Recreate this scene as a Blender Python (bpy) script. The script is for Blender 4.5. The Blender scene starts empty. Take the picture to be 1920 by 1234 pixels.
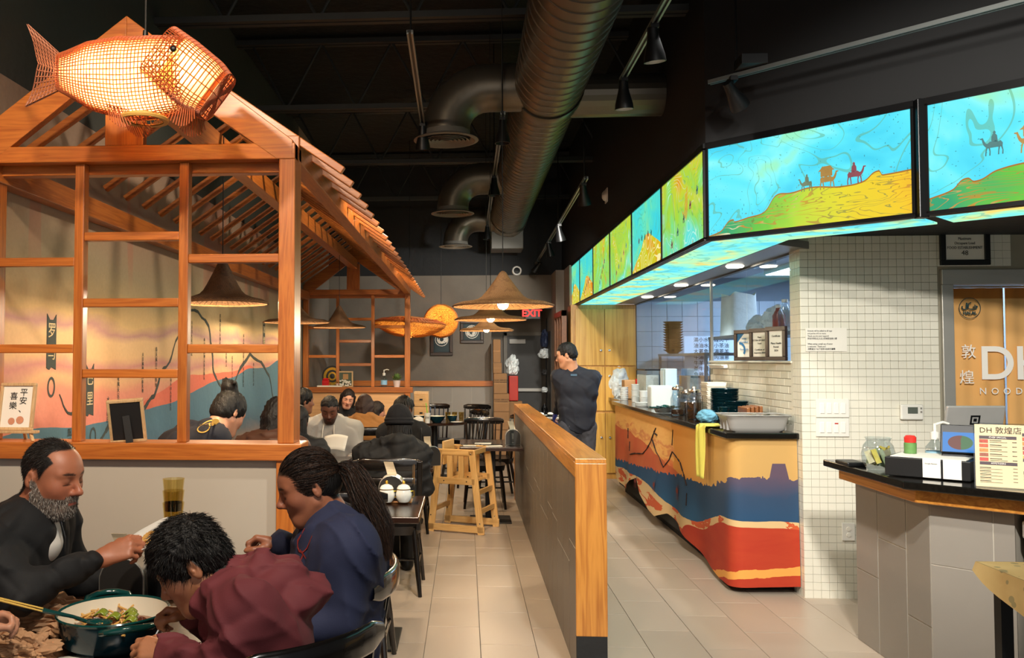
import bpy, bmesh, math, random
import numpy as np
from mathutils import Vector, Matrix, Euler, Quaternion
R = math.radians
random.seed(7); rng = np.random.default_rng(7)
scn = bpy.context.scene; COL = scn.collection
# ---------------------------------------------------------------- camera
F_PX, PPX, PPY = 1610., 770., 617.; YAW, PIT = R(3.66), R(2.08); CAM = np.array([0, 0, 1.57])
cd = bpy.data.cameras.new('camera'); cam = bpy.data.objects.new('camera', cd); COL.objects.link(cam)
cam.location = CAM; cam.rotation_euler = (R(90) + PIT, 0, YAW)
cd.sensor_width = 36; cd.lens = F_PX / 1920 * 36; cd.shift_x = (960 - PPX) / 1920; cd.clip_start = .05
scn.camera = cam
# ---------------------------------------------------------------- world, exposure
w = bpy.data.worlds.new('world'); scn.world = w; w.use_nodes = True
w.node_tree.nodes['Background'].inputs[0].default_value = (.9, .85, .8, 1); w.node_tree.nodes['Background'].inputs[1].default_value = .42
vs = scn.view_settings; vs.view_transform = 'Standard'; vs.look = 'None'; vs.gamma = 1; vs.use_curve_mapping = False; vs.exposure = 1.0
scn.display_settings.display_device = 'sRGB'
# room spots: some at real track bars, others added as fill from above
def lamp(kind, loc, power, col=(1, .85, .65), size=.08, aim=None, spot=70, blend=.6):
    l = bpy.data.lights.new('lamp_light', kind); l.energy = power; l.color = col
    if kind == 'AREA': l.size = size
    else: l.shadow_soft_size = size
    if kind == 'SPOT': l.spot_size = R(spot); l.spot_blend = blend
    o = bpy.data.objects.new('lamp_light', l); COL.objects.link(o); o.location = loc
    if aim is not None: o.rotation_euler = (Vector(aim) - Vector(loc)).to_track_quat('-Z', 'Y').to_euler()
    return o
WARM = (1, .80, .58); NEUT = (1, .95, .87); COOL = (.72, .88, 1)
for x, y, z, ax, ay, az, p, c, sp in [
    (-.55, 1.1, 3.5, -1.25, 3.5, 1.3, 95, WARM, 75), (-1.5, 1.2, 3.4, -1.2, 3.6, 2.4, 85, WARM, 70), (.1, .9, 3.5, -.5, 2.8, .9, 95, NEUT, 70),
    (.96, 4.3, 3.2, 1.7, 6.6, .7, 95, NEUT, 80), (.96, 2.6, 3.2, .5, 5.0, .4, 120, NEUT, 85), (1.0, 1.2, 3.3, 2.5, 4.5, .9, 150, NEUT, 80),
    (-.2, 5.0, 3.3, -.6, 6.5, .8, 70, WARM, 80), (-.2, 8.6, 3.3, -.6, 10.5, .8, 80, WARM, 85),
    (.98, 8.6, 2.95, .6, 12.6, 1.2, 75, NEUT, 75), (.98, 10.8, 2.95, -.6, 13.4, 1.5, 95, NEUT, 85), (.98, 7.4, 2.95, 1.6, 9.4, .9, 70, NEUT, 80),
    (1.3, 1.6, 2.9, 3.2, 5.9, 1.4, 230, NEUT, 62), (-.3, 5.3, 3.2, -2.15, 5.6, 2.0, 42, WARM, 95), (-.3, 7.6, 3.2, -2.15, 8.4, 1.9, 28, WARM, 95)]:  # these spots added to brighten the door wall and the mural
    lamp('SPOT', (x, y, z), p, c, .06, (ax, ay, az), sp)

# ---------------------------------------------------------------- pixel -> place helpers
FWD = np.array([-math.sin(YAW) * math.cos(PIT), math.cos(YAW) * math.cos(PIT), math.sin(PIT)])
RT = np.array([math.cos(YAW), math.sin(YAW), 0]); UP = np.cross(RT, FWD)
def ray(x, y): return FWD + RT * (x - PPX) / F_PX - UP * (y - PPY) / F_PX
def PY(x, y, v): d = ray(x, y); return CAM + d * (v / d[1])
def PX(x, y, v): d = ray(x, y); return CAM + d * (v / d[0])
def PZ(x, y, v): d = ray(x, y); return CAM + d * ((v - CAM[2]) / d[2])
# ---------------------------------------------------------------- materials
MATS = {}
def srgb(h):
    if isinstance(h, str): h = tuple(int(h[i:i + 2], 16) / 255 for i in (0, 2, 4))
    else: return (*h, 1)
    return (*[(c / 12.92 if c <= .04045 else ((c + .055) / 1.055) ** 2.4) for c in h], 1)
class N:
    """tiny node-tree writer"""
    def __init__(s, name):
        s.m = bpy.data.materials.new(name); s.m.use_nodes = True; s.t = s.m.node_tree; s.n = s.t.nodes; s.b = s.n['Principled BSDF']
    def new(s, t, **kw):
        n = s.n.new('ShaderNode' + t)
        for k, v in kw.items():
            if k == 'i':
                for kk, vv in v.items(): s.put(n.inputs[kk], vv)
            else: setattr(n, k, v)
        return n
    def put(s, sock, v):
        if isinstance(v, bpy.types.NodeSocket): s.t.links.new(v, sock)
        elif isinstance(v, (bpy.types.Node,)): s.t.links.new(v.outputs[0], sock)
        else:
            if isinstance(v, str): v = srgb(v)
            if sock.type == 'RGBA' and isinstance(v, (int, float)): v = (v, v, v, 1)
            sock.default_value = v
    def math(s, op, a, b=0., c=None, clamp=False):
        n = s.new('Math', operation=op, use_clamp=clamp); s.put(n.inputs[0], a); s.put(n.inputs[1], b)
        if c is not None: s.put(n.inputs[2], c)
        return n.outputs[0]
    def mix(s, f, a, b, bt='MIX'):
        n = s.new('Mix', data_type='RGBA', blend_type=bt); s.put(n.inputs[0], f); s.put(n.inputs[6], a); s.put(n.inputs[7], b); return n.outputs[2]
    def ramp(s, f, stops, interp='LINEAR'):
        n = s.new('ValToRGB'); n.color_ramp.interpolation = interp; e = n.color_ramp.elements
        while len(e) < len(stops): e.new(.5)
        for q, (p, c) in zip(e, stops): q.position = p; q.color = srgb(c)
        s.put(n.inputs[0], f); return n.outputs[0]
    def curve(s, x, pts, lo, hi, zlo, zhi, ht='AUTO_CLAMPED'):
        """height profile z(x) drawn through pts"""
        u = s.math('DIVIDE', s.math('SUBTRACT', x, lo), hi - lo, clamp=True)
        n = s.new('FloatCurve'); c = n.mapping.curves[0]; P = [((a - lo) / (hi - lo), (b - zlo) / (zhi - zlo)) for a, b in pts]
        while len(c.points) < len(P): c.points.new(.5, .5)
        for q, p in zip(c.points, P): q.location = p; q.handle_type = ht
        n.mapping.update(); s.put(n.inputs['Value'], u)
        return s.math('MULTIPLY_ADD', n.outputs[0], zhi - zlo, zlo)
    def noise(s, scale=5, vec=None, detail=3, rough=.5, dist=0):
        n = s.new('TexNoise'); n.inputs['Scale'].default_value = scale; n.inputs['Detail'].default_value = detail
        n.inputs['Roughness'].default_value = rough; n.inputs['Distortion'].default_value = dist
        if vec is not None: s.put(n.inputs['Vector'], vec)
        return n.outputs['Fac']
    def coord(s, kind='Object', scale=None, rot=None, loc=None):
        c = s.new('TexCoord').outputs[kind]
        if scale is None and rot is None and loc is None: return c
        m = s.new('Mapping'); s.put(m.inputs[0], c)
        if scale: m.inputs['Scale'].default_value = scale
        if rot: m.inputs['Rotation'].default_value = rot
        if loc: m.inputs['Location'].default_value = loc
        return m.outputs[0]
    def xyz(s, v=None):
        n = s.new('SeparateXYZ'); s.put(n.inputs[0], v if v is not None else s.coord()); return n.outputs
    def bump(s, h, st=.3, d=.01):
        n = s.new('Bump'); n.inputs['Strength'].default_value = st; n.inputs['Distance'].default_value = d; s.put(n.inputs['Height'], h); s.put(s.b.inputs['Normal'], n.outputs[0])
    def out(s, col=None, rough=.5, metal=0., **kw):
        if col is not None: s.put(s.b.inputs['Base Color'], col)
        s.put(s.b.inputs['Roughness'], rough); s.put(s.b.inputs['Metallic'], metal)
        for k, v in kw.items(): s.put(s.b.inputs[k], v)
        return s.m
def plain(name, col, rough=.5, metal=0., var=.12, scale=8, bump=0., bscale=60, bd=.004, **kw):
    if name in MATS: return MATS[name]
    n = N(name); c = srgb(col)
    nz = n.noise(scale, n.coord())
    f = n.math('MULTIPLY_ADD', nz, 2 * var, 1 - var)
    cc = n.mix(1., c, f, 'MULTIPLY') if var else c
    if bump: n.bump(n.noise(bscale, n.coord(), 4), bump, bd)
    MATS[name] = n.out(cc, rough, metal, **kw); return MATS[name]
def glow(name, col, st):
    if name in MATS: return MATS[name]
    n = N(name); MATS[name] = n.out(col, .5, **{'Emission Color': col, 'Emission Strength': st}); return MATS[name]
def wood(name, c1, c2, axis='x', rough=.38, sc=1., coat=.25, objrand=True):
    key = name + axis
    if key in MATS: return MATS[key]
    n = N(key); s = {'x': (.55, 9, 9), 'y': (9, .55, 9), 'z': (9, 9, .55)}[axis]
    off = n.new('ObjectInfo').outputs['Random']
    v = n.coord('Object', tuple(q * sc for q in s)); va = n.new('VectorMath', operation='ADD'); n.put(va.inputs[0], v)
    cx = n.new('CombineXYZ'); o2 = n.math('MULTIPLY', off, 37.)
    for k in range(3): n.put(cx.inputs[k], o2)
    n.put(va.inputs[1], cx.outputs[0]); v = va.outputs[0]
    n1 = n.noise(1.6, v, 4, .55, .6); n2 = n.noise(9, v, 3, .6)
    ring = n.math('FRACT', n.math('MULTIPLY', n1, 7.))
    f = n.math('ADD', n.math('MULTIPLY', ring, .55), n.math('MULTIPLY', n2, .5))
    col = n.ramp(f, [(.1, c1), (.55, c2), (.95, c1)])
    col = n.mix(1., col, n.math('MULTIPLY_ADD', off, .22, .89), 'MULTIPLY')
    n.bump(f, .08, .002)
    MATS[key] = n.out(col, rough, **{'Coat Weight': coat, 'Coat Roughness': .25}); return MATS[key]
# ---------------------------------------------------------------- mesh builder
def frame(d, up=(0, 0, 1)):
    d = Vector(d).normalized(); u = Vector(up)
    if abs(d.dot(u)) > .99: u = Vector((1, 0, 0))
    a = d.cross(u).normalized(); return a, a.cross(d).normalized(), d
class MB:
    def __init__(s): s.v = []; s.f = []; s.mi = []; s.cur = 0
    def add(s, vs, fs):
        o = len(s.v); s.v += [tuple(map(float, q)) for q in vs]; s.f += [tuple(i + o for i in q) for q in fs]; s.mi += [s.cur] * len(fs); return s
    def box(s, x0, x1, y0, y1, z0, z1, M=None):
        vs = [(x, y, z) for z in (z0, z1) for y in (y0, y1) for x in (x0, x1)]
        if M is not None: vs = [M @ Vector(q) for q in vs]
        return s.add(vs, [(0, 2, 3, 1), (4, 5, 7, 6), (0, 1, 5, 4), (2, 6, 7, 3), (0, 4, 6, 2), (1, 3, 7, 5)])
    def bar(s, a, b, wd, ht, up=(0, 0, 1)):
        """box from a to b, wd across, ht along up"""
        a, b = Vector(a), Vector(b); p, q, d = frame(b - a, up)
        vs = [e + p * sx * wd / 2 + q * sz * ht / 2 for e in (a, b) for sx, sz in ((-1, -1), (1, -1), (1, 1), (-1, 1))]
        return s.add(vs, [(0, 1, 2, 3), (7, 6, 5, 4), (0, 4, 5, 1), (1, 5, 6, 2), (2, 6, 7, 3), (3, 7, 4, 0)])
    def tube(s, pts, r, n=10, cap=True):
        pts = [Vector(p) for p in pts]; m = len(pts); rs = r if hasattr(r, '__len__') else [r] * m; vs = []
        up = Vector((0, 0, 1)); d0 = (pts[1] - pts[0]).normalized()
        if abs(d0.z) > .95: up = Vector((1, 0, 0))
        for i, p in enumerate(pts):
            d = (pts[min(i + 1, m - 1)] - pts[max(i - 1, 0)]).normalized(); a = d.cross(up)
            if a.length < 1e-5: a = Vector((0, 1, 0))
            a.normalize(); b = a.cross(d).normalized(); up = b
            vs += [p + (a * math.cos(t) + b * math.sin(t)) * rs[i] for t in (2 * math.pi * k / n for k in range(n))]
        fs = [(i * n + k, i * n + (k + 1) % n, (i + 1) * n + (k + 1) % n, (i + 1) * n + k) for i in range(m - 1) for k in range(n)]
        if cap: fs += [tuple(range(n))[::-1], tuple((m - 1) * n + k for k in range(n))]
        return s.add(vs, fs)
    def lathe(s, prof, n=24, c=(0, 0, 0), M=None, wob=None):
        vs = []; m = len(prof)
        for r, z in prof:
            for k in range(n):
                t = 2 * math.pi * k / n; rr = r * (wob(t, z) if wob else 1)
                q = Vector((rr * math.cos(t), rr * math.sin(t), z))
                if M is not None: q = M @ q
                vs.append(q + Vector(c))
        fs = [(i * n + k, i * n + (k + 1) % n, (i + 1) * n + (k + 1) % n, (i + 1) * n + k) for i in range(m - 1) for k in range(n)]
        return s.add(vs, fs)
    def prism(s, poly, o, ux, uy, depth):
        """2-D polygon at o in plane (ux,uy), extruded by depth along ux x uy"""
        o, ux, uy = Vector(o), Vector(ux).normalized(), Vector(uy).normalized(); nz = ux.cross(uy) * depth; n = len(poly)
        a = [o + ux * x + uy * y for x, y in poly]
        return s.add(a + [q + nz for q in a], [tuple(range(n))[::-1], tuple(range(n, 2 * n))] + [(i, (i + 1) % n, n + (i + 1) % n, n + i) for i in range(n)])
    def grid(s, fn, nu, nv, closed_u=False):
        vs = [fn(i / (nu - (0 if closed_u else 1)), j / (nv - 1)) for j in range(nv) for i in range(nu)]
        fs = [(j * nu + i, j * nu + (i + 1) % nu, (j + 1) * nu + (i + 1) % nu, (j + 1) * nu + i) for j in range(nv - 1) for i in range(nu if closed_u else nu - 1)]
        return s.add(vs, fs)
    def sphere(s, c, r, n=14, m=9, M=None):
        r = r if hasattr(r, '__len__') else (r, r, r)
        pr = [(math.sin(math.pi * j / m), -math.cos(math.pi * j / m)) for j in range(m + 1)]; vs = []
        for a, z in pr:
            for k in range(n):
                q = Vector((r[0] * a * math.cos(2 * math.pi * k / n), r[1] * a * math.sin(2 * math.pi * k / n), r[2] * z))
                vs.append((M @ q if M is not None else q) + Vector(c))
        return s.add(vs, [(i * n + k, i * n + (k + 1) % n, (i + 1) * n + (k + 1) % n, (i + 1) * n + k) for i in range(m) for k in range(n)])
    def mesh(s, name):
        me = bpy.data.meshes.new(name); me.from_pydata(s.v, [], s.f); me.update(); return me
    def build(s, name, mat, parent=None, world=False, smooth=None, bevel=0, solid=0, label=None, cat=None, group=None, kind=None, rec=True, sub=0, origin=None):
        me = s.mesh(name)
        for m in (mat if isinstance(mat, (list, tuple)) else [mat]): me.materials.append(m)
        if any(s.mi): me.polygons.foreach_set('material_index', s.mi)
        o = bpy.data.objects.new(name, me); COL.objects.link(o)
        if parent is not None:
            o.parent = parent
            if world: me.transform(Matrix.Translation(-wloc(parent)))
        else:
            if origin is None:
                a = np.array(s.v); origin = ((a[:, 0].min() + a[:, 0].max()) / 2, (a[:, 1].min() + a[:, 1].max()) / 2, a[:, 2].min())
            me.transform(Matrix.Translation(-Vector(origin))); o.location = origin
        if rec:
            b = bmesh.new(); b.from_mesh(me); bmesh.ops.remove_doubles(b, verts=b.verts, dist=1e-6); bmesh.ops.recalc_face_normals(b, faces=b.faces); b.to_mesh(me); b.free()
        if smooth is not False and (smooth or len(s.f) > 30):
            me.polygons.foreach_set('use_smooth', [True] * len(me.polygons))
            if smooth != 'full': me.set_sharp_from_angle(angle=R(40))
        if solid: q = o.modifiers.new('solid', 'SOLIDIFY'); q.thickness = solid; q.offset = 0
        if bevel: q = o.modifiers.new('bevel', 'BEVEL'); q.width = bevel; q.segments = 2; q.limit_method = 'ANGLE'; q.harden_normals = False
        if sub: q = o.modifiers.new('sub', 'SUBSURF'); q.levels = sub; q.render_levels = sub
        tag(o, label, cat, group, kind); return o
def wloc(o):
    p = Vector(o.location); q = o.parent
    while q is not None: p = p + Vector(q.location); q = q.parent
    return p
def tag(o, label=None, cat=None, group=None, kind=None):
    for k, v in (('label', label), ('category', cat), ('group', group), ('kind', kind)):
        if v: o[k] = v
    return o
def thing(name, label, cat, loc=(0, 0, 0), rotz=0., group=None, kind=None):
    o = bpy.data.objects.new(name, None); COL.objects.link(o); o.location = loc; o.rotation_euler = (0, 0, rotz); o.empty_display_size = .1
    return tag(o, label, cat, group, kind)
def kids(o): return [c for c in CH.get(o.name, [])]
def dup(root, loc, rotz=None, label=None, group=None):
    def cp(o, par):
        c = o.copy(); COL.objects.link(c); c.parent = par
        for ch in [q for q in COL.objects if q.parent == o]: cp(ch, c)
        return c
    r = cp(root, None); r.location = loc
    if rotz is not None: r.rotation_euler = (0, 0, rotz)
    if label: r['label'] = label
    if group: r['group'] = group
    return r
def clone(o, name, loc, parent=None, rot=None):
    """one more object that shares o's mesh"""
    c = bpy.data.objects.new(name, o.data); COL.objects.link(c); c.location = loc; c.parent = parent
    if rot is not None: c.rotation_euler = rot
    for m in o.modifiers:
        q = c.modifiers.new(m.name, m.type)
        if m.type == 'BEVEL': q.width = m.width; q.segments = m.segments; q.limit_method = m.limit_method
    return c
def text(body, size, mat, M, parent=None, world=True, name='lettering', align='CENTER', depth=.0006, bold=0., shear=0., spacing=1., res=2, squash=1.):
    """flat lettering laid at matrix M (x along the line, y up)"""
    c = bpy.data.curves.new('t', 'FONT'); c.body = body; c.size = size; c.align_x = align; c.align_y = 'CENTER'; c.extrude = depth; c.offset = bold; c.shear = shear
    c.space_character = spacing; c.resolution_u = res
    o = bpy.data.objects.new('t', c); COL.objects.link(o)
    me = bpy.data.meshes.new_from_object(o.evaluated_get(bpy.context.evaluated_depsgraph_get())); bpy.data.objects.remove(o); bpy.data.curves.remove(c)
    me.transform(Matrix.Diagonal((squash, 1, 1, 1))); me.transform(M)
    if parent is not None and world: me.transform(Matrix.Translation(-wloc(parent)))
    me.materials.clear(); me.materials.append(mat); me.name = name
    q = bpy.data.objects.new(name, me); COL.objects.link(q); q.parent = parent; return q
def plane_M(o, ux, uy):
    ux, uy = Vector(ux).normalized(), Vector(uy).normalized(); nz = ux.cross(uy); M = Matrix((ux, uy, nz)).transposed().to_4x4(); M.translation = Vector(o); return M
def boxthing(name, mat, b, label, cat, bevel=.003, **kw): return MB().box(*b).build(name, mat, bevel=bevel, label=label, cat=cat, **kw)
# ================================================================ STRUCTURE
XL, YB, ZC = -2.15, 13.4, 4.6
m_black = plain('black_paint', '16181a', .75, var=.2, scale=3, bump=.3, bscale=14, bd=.02)
m_deck = plain('deck_paint', '141717', .85, var=.35, scale=2.5, bump=.6, bscale=9, bd=.03)
m_plaster = plain('plaster', '736b60', .8, var=.3, scale=2.6, bump=.25, bscale=18, bd=.01)
m_plaster_d = plain('plaster_side', '9a9084', .8, var=.14, scale=2.4, bump=.2, bscale=18, bd=.01)
m_steel = plain('stainless', 'b9b6ae', .42, .6, var=.1, scale=4)
m_grout = plain('grout', '6f6a62', .9); m_groutl = plain('grout_light', 'b0a99c', .9); m_groutm = plain('grout_mosaic', '9a9482', .9)
m_blackmetal = plain('black_metal', '0d0d0e', .35, .3, var=.1)
m_chrome = plain('chrome', 'd8d6d0', .15, 1., var=.03)
m_white = plain('white_plastic', 'e6e3da', .4, var=.03)
m_paper = plain('paper', 'ece7db', .7, var=.05)
m_ink = plain('ink', '1c1b1a', .8, var=0)
W1, W2 = '954a17', 'bf702c'
def wd(ax): return wood('pine_', W1, W2, ax, .36, 1.)
def wdb(ax): return wood('ply_', '9a5a20', 'c98a3c', ax, .3, .7, .4)
def tilemat(name, c, rough=.45, rnd=.1, var=.12, scale=2., bump=.1):
    if name in MATS: return MATS[name]
    n = N(name); off = n.new('ObjectInfo').outputs['Random']
    nz = n.noise(scale, n.coord('Object', (1, .35, 1)), 5, .6); g = n.noise(60, n.coord(), 2)
    f = n.math('ADD', n.math('MULTIPLY_ADD', nz, 2 * var, 1 - var - rnd), n.math('MULTIPLY', off, 2 * rnd))
    n.bump(g, bump, .002); MATS[name] = n.out(n.mix(1., srgb(c), f, 'MULTIPLY'), rough); return MATS[name]
m_ftile = tilemat('floor_tile_mat', 'b3a493', .34, .05, .10)
m_wtile = tilemat('grey_tile_mat', '8d877e', .38, .05, .12)
m_stile = tilemat('white_mosaic', 'e6e2d2', .2, .04, .03, 1, .03)
def struct(name, mb, mat, **kw): return mb.build(name, mat, kind='structure', **kw)
floor = struct('floor', MB().box(XL, 4.7, -2.5, 16.2, -.12, -.006), m_grout, origin=(0, 0, 0))
t0 = MB().box(-.1508, .1508, -.3035, .3035, -.012, 0).build('floor_tile', m_ftile, floor, bevel=.0015)
first = True; nt = 0
for k in range(-1, 13):
    x = -.227 + .3045 * k - .15225; off = 4.824 - .612 * 8 + (.306 if k % 2 else 0)
    for j in range(0, 40):
        y = off + .612 * j + .306
        if y < 2.6 or y > 13.6 or (x > 2.3 and y < 3.6): continue
        if nt > 290: continue
        if first: t0.location = (x, y, 0); first = False
        else: clone(t0, 'floor_tile', (x, y, 0), floor)
        nt += 1
struct('ceiling', MB().box(XL - .1, 4.8, -2.6, 16.3, ZC, ZC + .1), m_deck)
# left wall with the painted desert mural
n = N('mural'); X, Y, Z = n.xyz(n.coord())
nz = n.noise(1.1, n.coord('Object', (1, 1, 2.2)), 5, .6, .4); fine = n.noise(45, n.coord(), 3)
band = n.math('ADD', Z, n.math('MULTIPLY_ADD', n.noise(.9, n.coord('Object', (1, .9, 3)), 4, .5, .3), .34, -.17))
sky = n.ramp(n.math('DIVIDE', n.math('SUBTRACT', band, 1.2), 1.5), [(0, 'd98473'), (.10, 'dd9079'), (.16, 'dfb084'), (.21, 'c98a82'), (.26, 'dfb688'), (.34, 'e0ba8c'), (.38, 'bd8f88'), (.43, 'dcb983'), (.52, 'b7a27c'), (.62, 'a8987b'), (.78, 'a99079'), (1, '9c8472')])
red = n.math('LESS_THAN', Z, n.math('ADD', n.curve(Y, [(3.6, .9), (6.0, 1.36), (6.5, 1.45), (7.2, 1.46), (7.9, 1.47), (8.4, 1.52), (8.95, 1.43), (9.9, 1.48), (11, 1.4)], 3.6, 11, .8, 2), n.math('MULTIPLY_ADD', nz, .05, -.025)))
mtn = n.math('LESS_THAN', Z, n.math('ADD', n.curve(Y, [(3.6, 1.2), (4.15, 1.23), (4.7, 1.2), (5.45, 1.23), (6.28, 1.27), (6.6, 1.31), (7.22, 1.39), (7.9, 1.42), (8.5, 1.49), (9.1, 1.49), (9.8, 1.58), (11, 1.62)], 3.6, 11, .8, 2), n.math('MULTIPLY_ADD', nz, .04, -.02)))
c = n.mix(red, sky, n.mix(nz, 'e0664f', 'd97a60'))
c = n.mix(mtn, c, n.ramp(n.math('SUBTRACT', Z, n.math('MULTIPLY', nz, .25)), [(.55, 'c47a55'), (.72, '8d7f7a'), (.85, '4f6b7c'), (1, '527688'), ]))
drip = n.math('MULTIPLY', n.math('GREATER_THAN', n.noise(2.2, n.coord('Object', (1, 1, .12)), 2), .56), n.math('SMOOTH_MIN', n.math('MULTIPLY_ADD', Z, 1.6, -3.2, clamp=True), .35, .1))
c = n.mix(drip, c, 'b9705a'); c = n.mix(1., c, n.math('MULTIPLY_ADD', fine, .16, .92), 'MULTIPLY')
zone = n.math('GREATER_THAN', Z, 2.9); c = n.mix(zone, c, '3a3d3a'); zone2 = n.math('GREATER_THAN', Y, 10.9); c = n.mix(zone2, c, '877f74')
n.bump(n.noise(16, n.coord(), 5), .3, .012); m_mural = n.out(c, .78)
wl = struct('wall_left', MB().box(XL - .12, XL, -2.5, 16.2, -.12, ZC), m_mural, origin=(0, 0, 0))
m_mink = plain('mural_ink', '3f4644', .85, var=.1)
def wall_pt(y, z): return Vector((XL + .002, y, z))
def ink_line(pts, wds, name='ink_branch'):
    mb = MB(); P = []
    for (a, b) in zip(pts[:-1], pts[1:]):
        for t in (0, .33, .66): P.append((a[0] + (b[0] - a[0]) * t + random.uniform(-.012, .012), a[1] + (b[1] - a[1]) * t + random.uniform(-.012, .012)))
    P.append(pts[-1]); L = len(P)
    for i in range(L - 1):
        w0 = np.interp(i / (L - 1), np.linspace(0, 1, len(wds)), wds) * random.uniform(.7, 1.3)
        mb.bar(wall_pt(*P[i]), wall_pt(*P[i + 1]), .002, w0, up=(0, 1, 0) if abs(P[i + 1][1] - P[i][1]) > abs(P[i + 1][0] - P[i][0]) else (0, 0, 1))
    return mb.build(name, m_mink, wl, world=True, smooth=False)
ink_line([(6.45, 1.86), (6.26, 1.71), (6.13, 1.55), (5.93, 1.48), (5.83, 1.33), (5.66, 1.26), (5.46, 1.21), (5.1, 1.19), (4.9, 1.05)], [.012, .02, .026, .034, .02])
ink_line([(6.5, 1.97), (6.79, 1.96), (7.08, 1.86), (7.17, 1.64), (7.22, 1.46), (7.45, 1.34)], [.018, .03, .03, .018])
ink_line([(7.75, 1.3), (7.9, 1.37), (8.09, 1.5), (8.45, 1.63), (8.94, 1.54), (9.32, 1.4), (9.53, 1.12)], [.018, .03, .034, .03, .018])
ink_line([(4.42, 1.38), (4.5, 1.31), (4.62, 1.27), (4.7, 1.2)], [.008, .018, .018])
for yy, zz in ((4.34, 1.43), (4.85, 1.13)):
    mb = MB(); mb.grid(lambda u, v, yy=yy, zz=zz: wall_pt(yy + math.cos(u * 2 * math.pi) * (.028 + .014 * v), zz + math.sin(u * 2 * math.pi) * (.04 + .014 * v)), 20, 2, True); mb.build('ink_ring', m_mink, wl, world=True, smooth=False)
MW = lambda y, z: plane_M((XL + .003, y, z), (0, 1, 0), (0, 0, 1))
MW = lambda y, z: plane_M((XL + .004, y, z), (0, 1, 0), (0, 0, 1))
m_cream = plain('cream_paint', 'd8c39a', .8, var=.05)
for (y0, y1, z0, z1, chars) in [(4.285, 4.385, 1.52, 1.81, '罗马'), (4.745, 4.85, 1.25, 1.55, '巴里'), (9.0, 9.09, 1.66, 1.98, '敦煌')]:
    MB().prism([(y0, z0 + .01), (y0 + .03, z0), (y0 + .05, z0 + .015), (y1, z0), (y1, z1), (y1 - .03, z1 - .03), (y0 + .03, z1 - .03), (y0, z1)], (XL, 0, 0), (0, 1, 0), (0, 0, 1), .003).build('ink_banner', m_mink, wl, world=True, smooth=False)
    for k, ch in enumerate(chars): text(ch, .085, m_cream, MW((y0 + y1) / 2, z1 - .09 - .115 * k), wl, depth=.001, name='banner_character')
rs = random.Random(3)
for yy, z1, z0, sz in [(5.2, 1.5, 1.2, .035), (5.05, 1.35, 1.15, .04), (4.55, 1.22, 1.03, .05), (5.6, 1.62, 1.35, .03), (5.85, 1.66, 1.38, .035), (6.15, 1.5, 1.2, .03), (6.62, 1.88, 1.6, .035), (6.95, 1.76, 1.4, .035), (7.4, 1.98, 1.65, .04), (7.6, 1.72, 1.5, .035), (7.8, 1.6, 1.3, .035), (8.2, 1.83, 1.3, .04), (8.6, 1.55, 1.3, .04)]:
    t = '\n'.join(rs.choice('山水天地人云月日風花春大') for _ in range(int((z1 - z0) / sz / .95)))
    text(t, sz, m_mink, MW(yy, (z0 + z1) / 2), wl, name='ink_writing')
# back wall
bw = struct('wall_back', MB().box(XL, .40, YB, YB + .12, 1.2, 2.893), m_plaster, origin=(0, 0, 0)); MB().box(XL, .40, YB, YB + .12, -.1, 1.2).build('tile_backing', m_groutl, bw, world=True)
MB().box(XL, 1.5, YB - .02, YB + .12, 2.893, ZC).build('wall_back_upper', m_black, bw, world=True)
MB().box(.40, 1.5, YB, YB + .12, 2.37, 2.893).build('wall_back_header', m_plaster, bw, world=True)
k0 = None
for i in range(0, 9):
    for j in range(-1, 3):
        x = .245 - .305 * i - (0 if i else 0); zz = [-.3, .31, .92, 1.0][j + 1] + (.305 if i % 2 else 0)
        z0, z1 = -.3 + .61 * (j + 1) + (.305 if i % 2 else 0), 0
        z1 = min(z0 + .606, 1.16); z0 = max(z0, 0)
        if z1 - z0 < .03: continue
        MB().box(x - .1505, x + .1505, YB - .002, YB + .01, z0, z1).build('wall_tile', m_wtile, bw, world=True, bevel=.001)
struct('trim_1', MB().box(XL, .42, YB - .035, YB, 1.165, 1.25), wd('x'), bevel=.004)
# hallway beyond the back wall, right-hand wall of the passage
struct('wall_hall', MB().box(.3, 1.6, 15.3, 15.42, -.1, 3), m_plaster_d); struct('wall_hall_left', MB().box(.30, .40, YB + .12, 15.3, -.1, 3), m_plaster)
struct('ceiling_hall', MB().box(.3, 1.6, YB + .12, 15.4, 2.7, 2.8), m_plaster)
wr = struct('wall_passage', MB().box(1.33, 1.45, 12.75, 15.3, -.1, 2.9), m_plaster_d, origin=(1.39, 13.3, 0))
MB().box(1.325, 1.33, 13.5, 13.95, .05, 2.03).build('doorway', plain('dark_door', '4a4844', .6), wr, world=True)
struct('wall_passage_near', MB().box(1.45, 1.6, 12.08, 12.75, -.1, 2.9), m_plaster_d)
d1 = thing('door_1', 'dark grey exit door with panic bar at the end of the hallway', 'door', (1.03, 15.2, 0), kind='structure')
MB().box(-.30, .33, .02, .06, .01, 2.0).build('door_leaf', plain('door_grey', '4b4a48', .5), d1)
MB().box(-.36, -.30, 0, .08, 0, 2.06).box(.33, .39, 0, .08, 0, 2.06).box(-.36, .39, 0, .08, 2.0, 2.06).build('door_frame', plain('door_frame_paint', '9d968b', .6), d1, bevel=.003)
MB().box(-.27, .31, -.04, .0, 1.02, 1.08).build('panic_bar', m_steel, d1, bevel=.005)
MB().box(-.26, .02, -.035, .02, 1.86, 1.94).build('door_closer', m_white, d1, bevel=.005)
ex = thing('exit_sign', 'red lit exit sign above the hallway door', 'sign', PY(997, 588, 13.36))
MB().box(-.10, .13, -.02, .05, -.085, .085).build('sign_box', plain('sign_dark', '2a2a28', .5), ex, bevel=.004)
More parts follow.
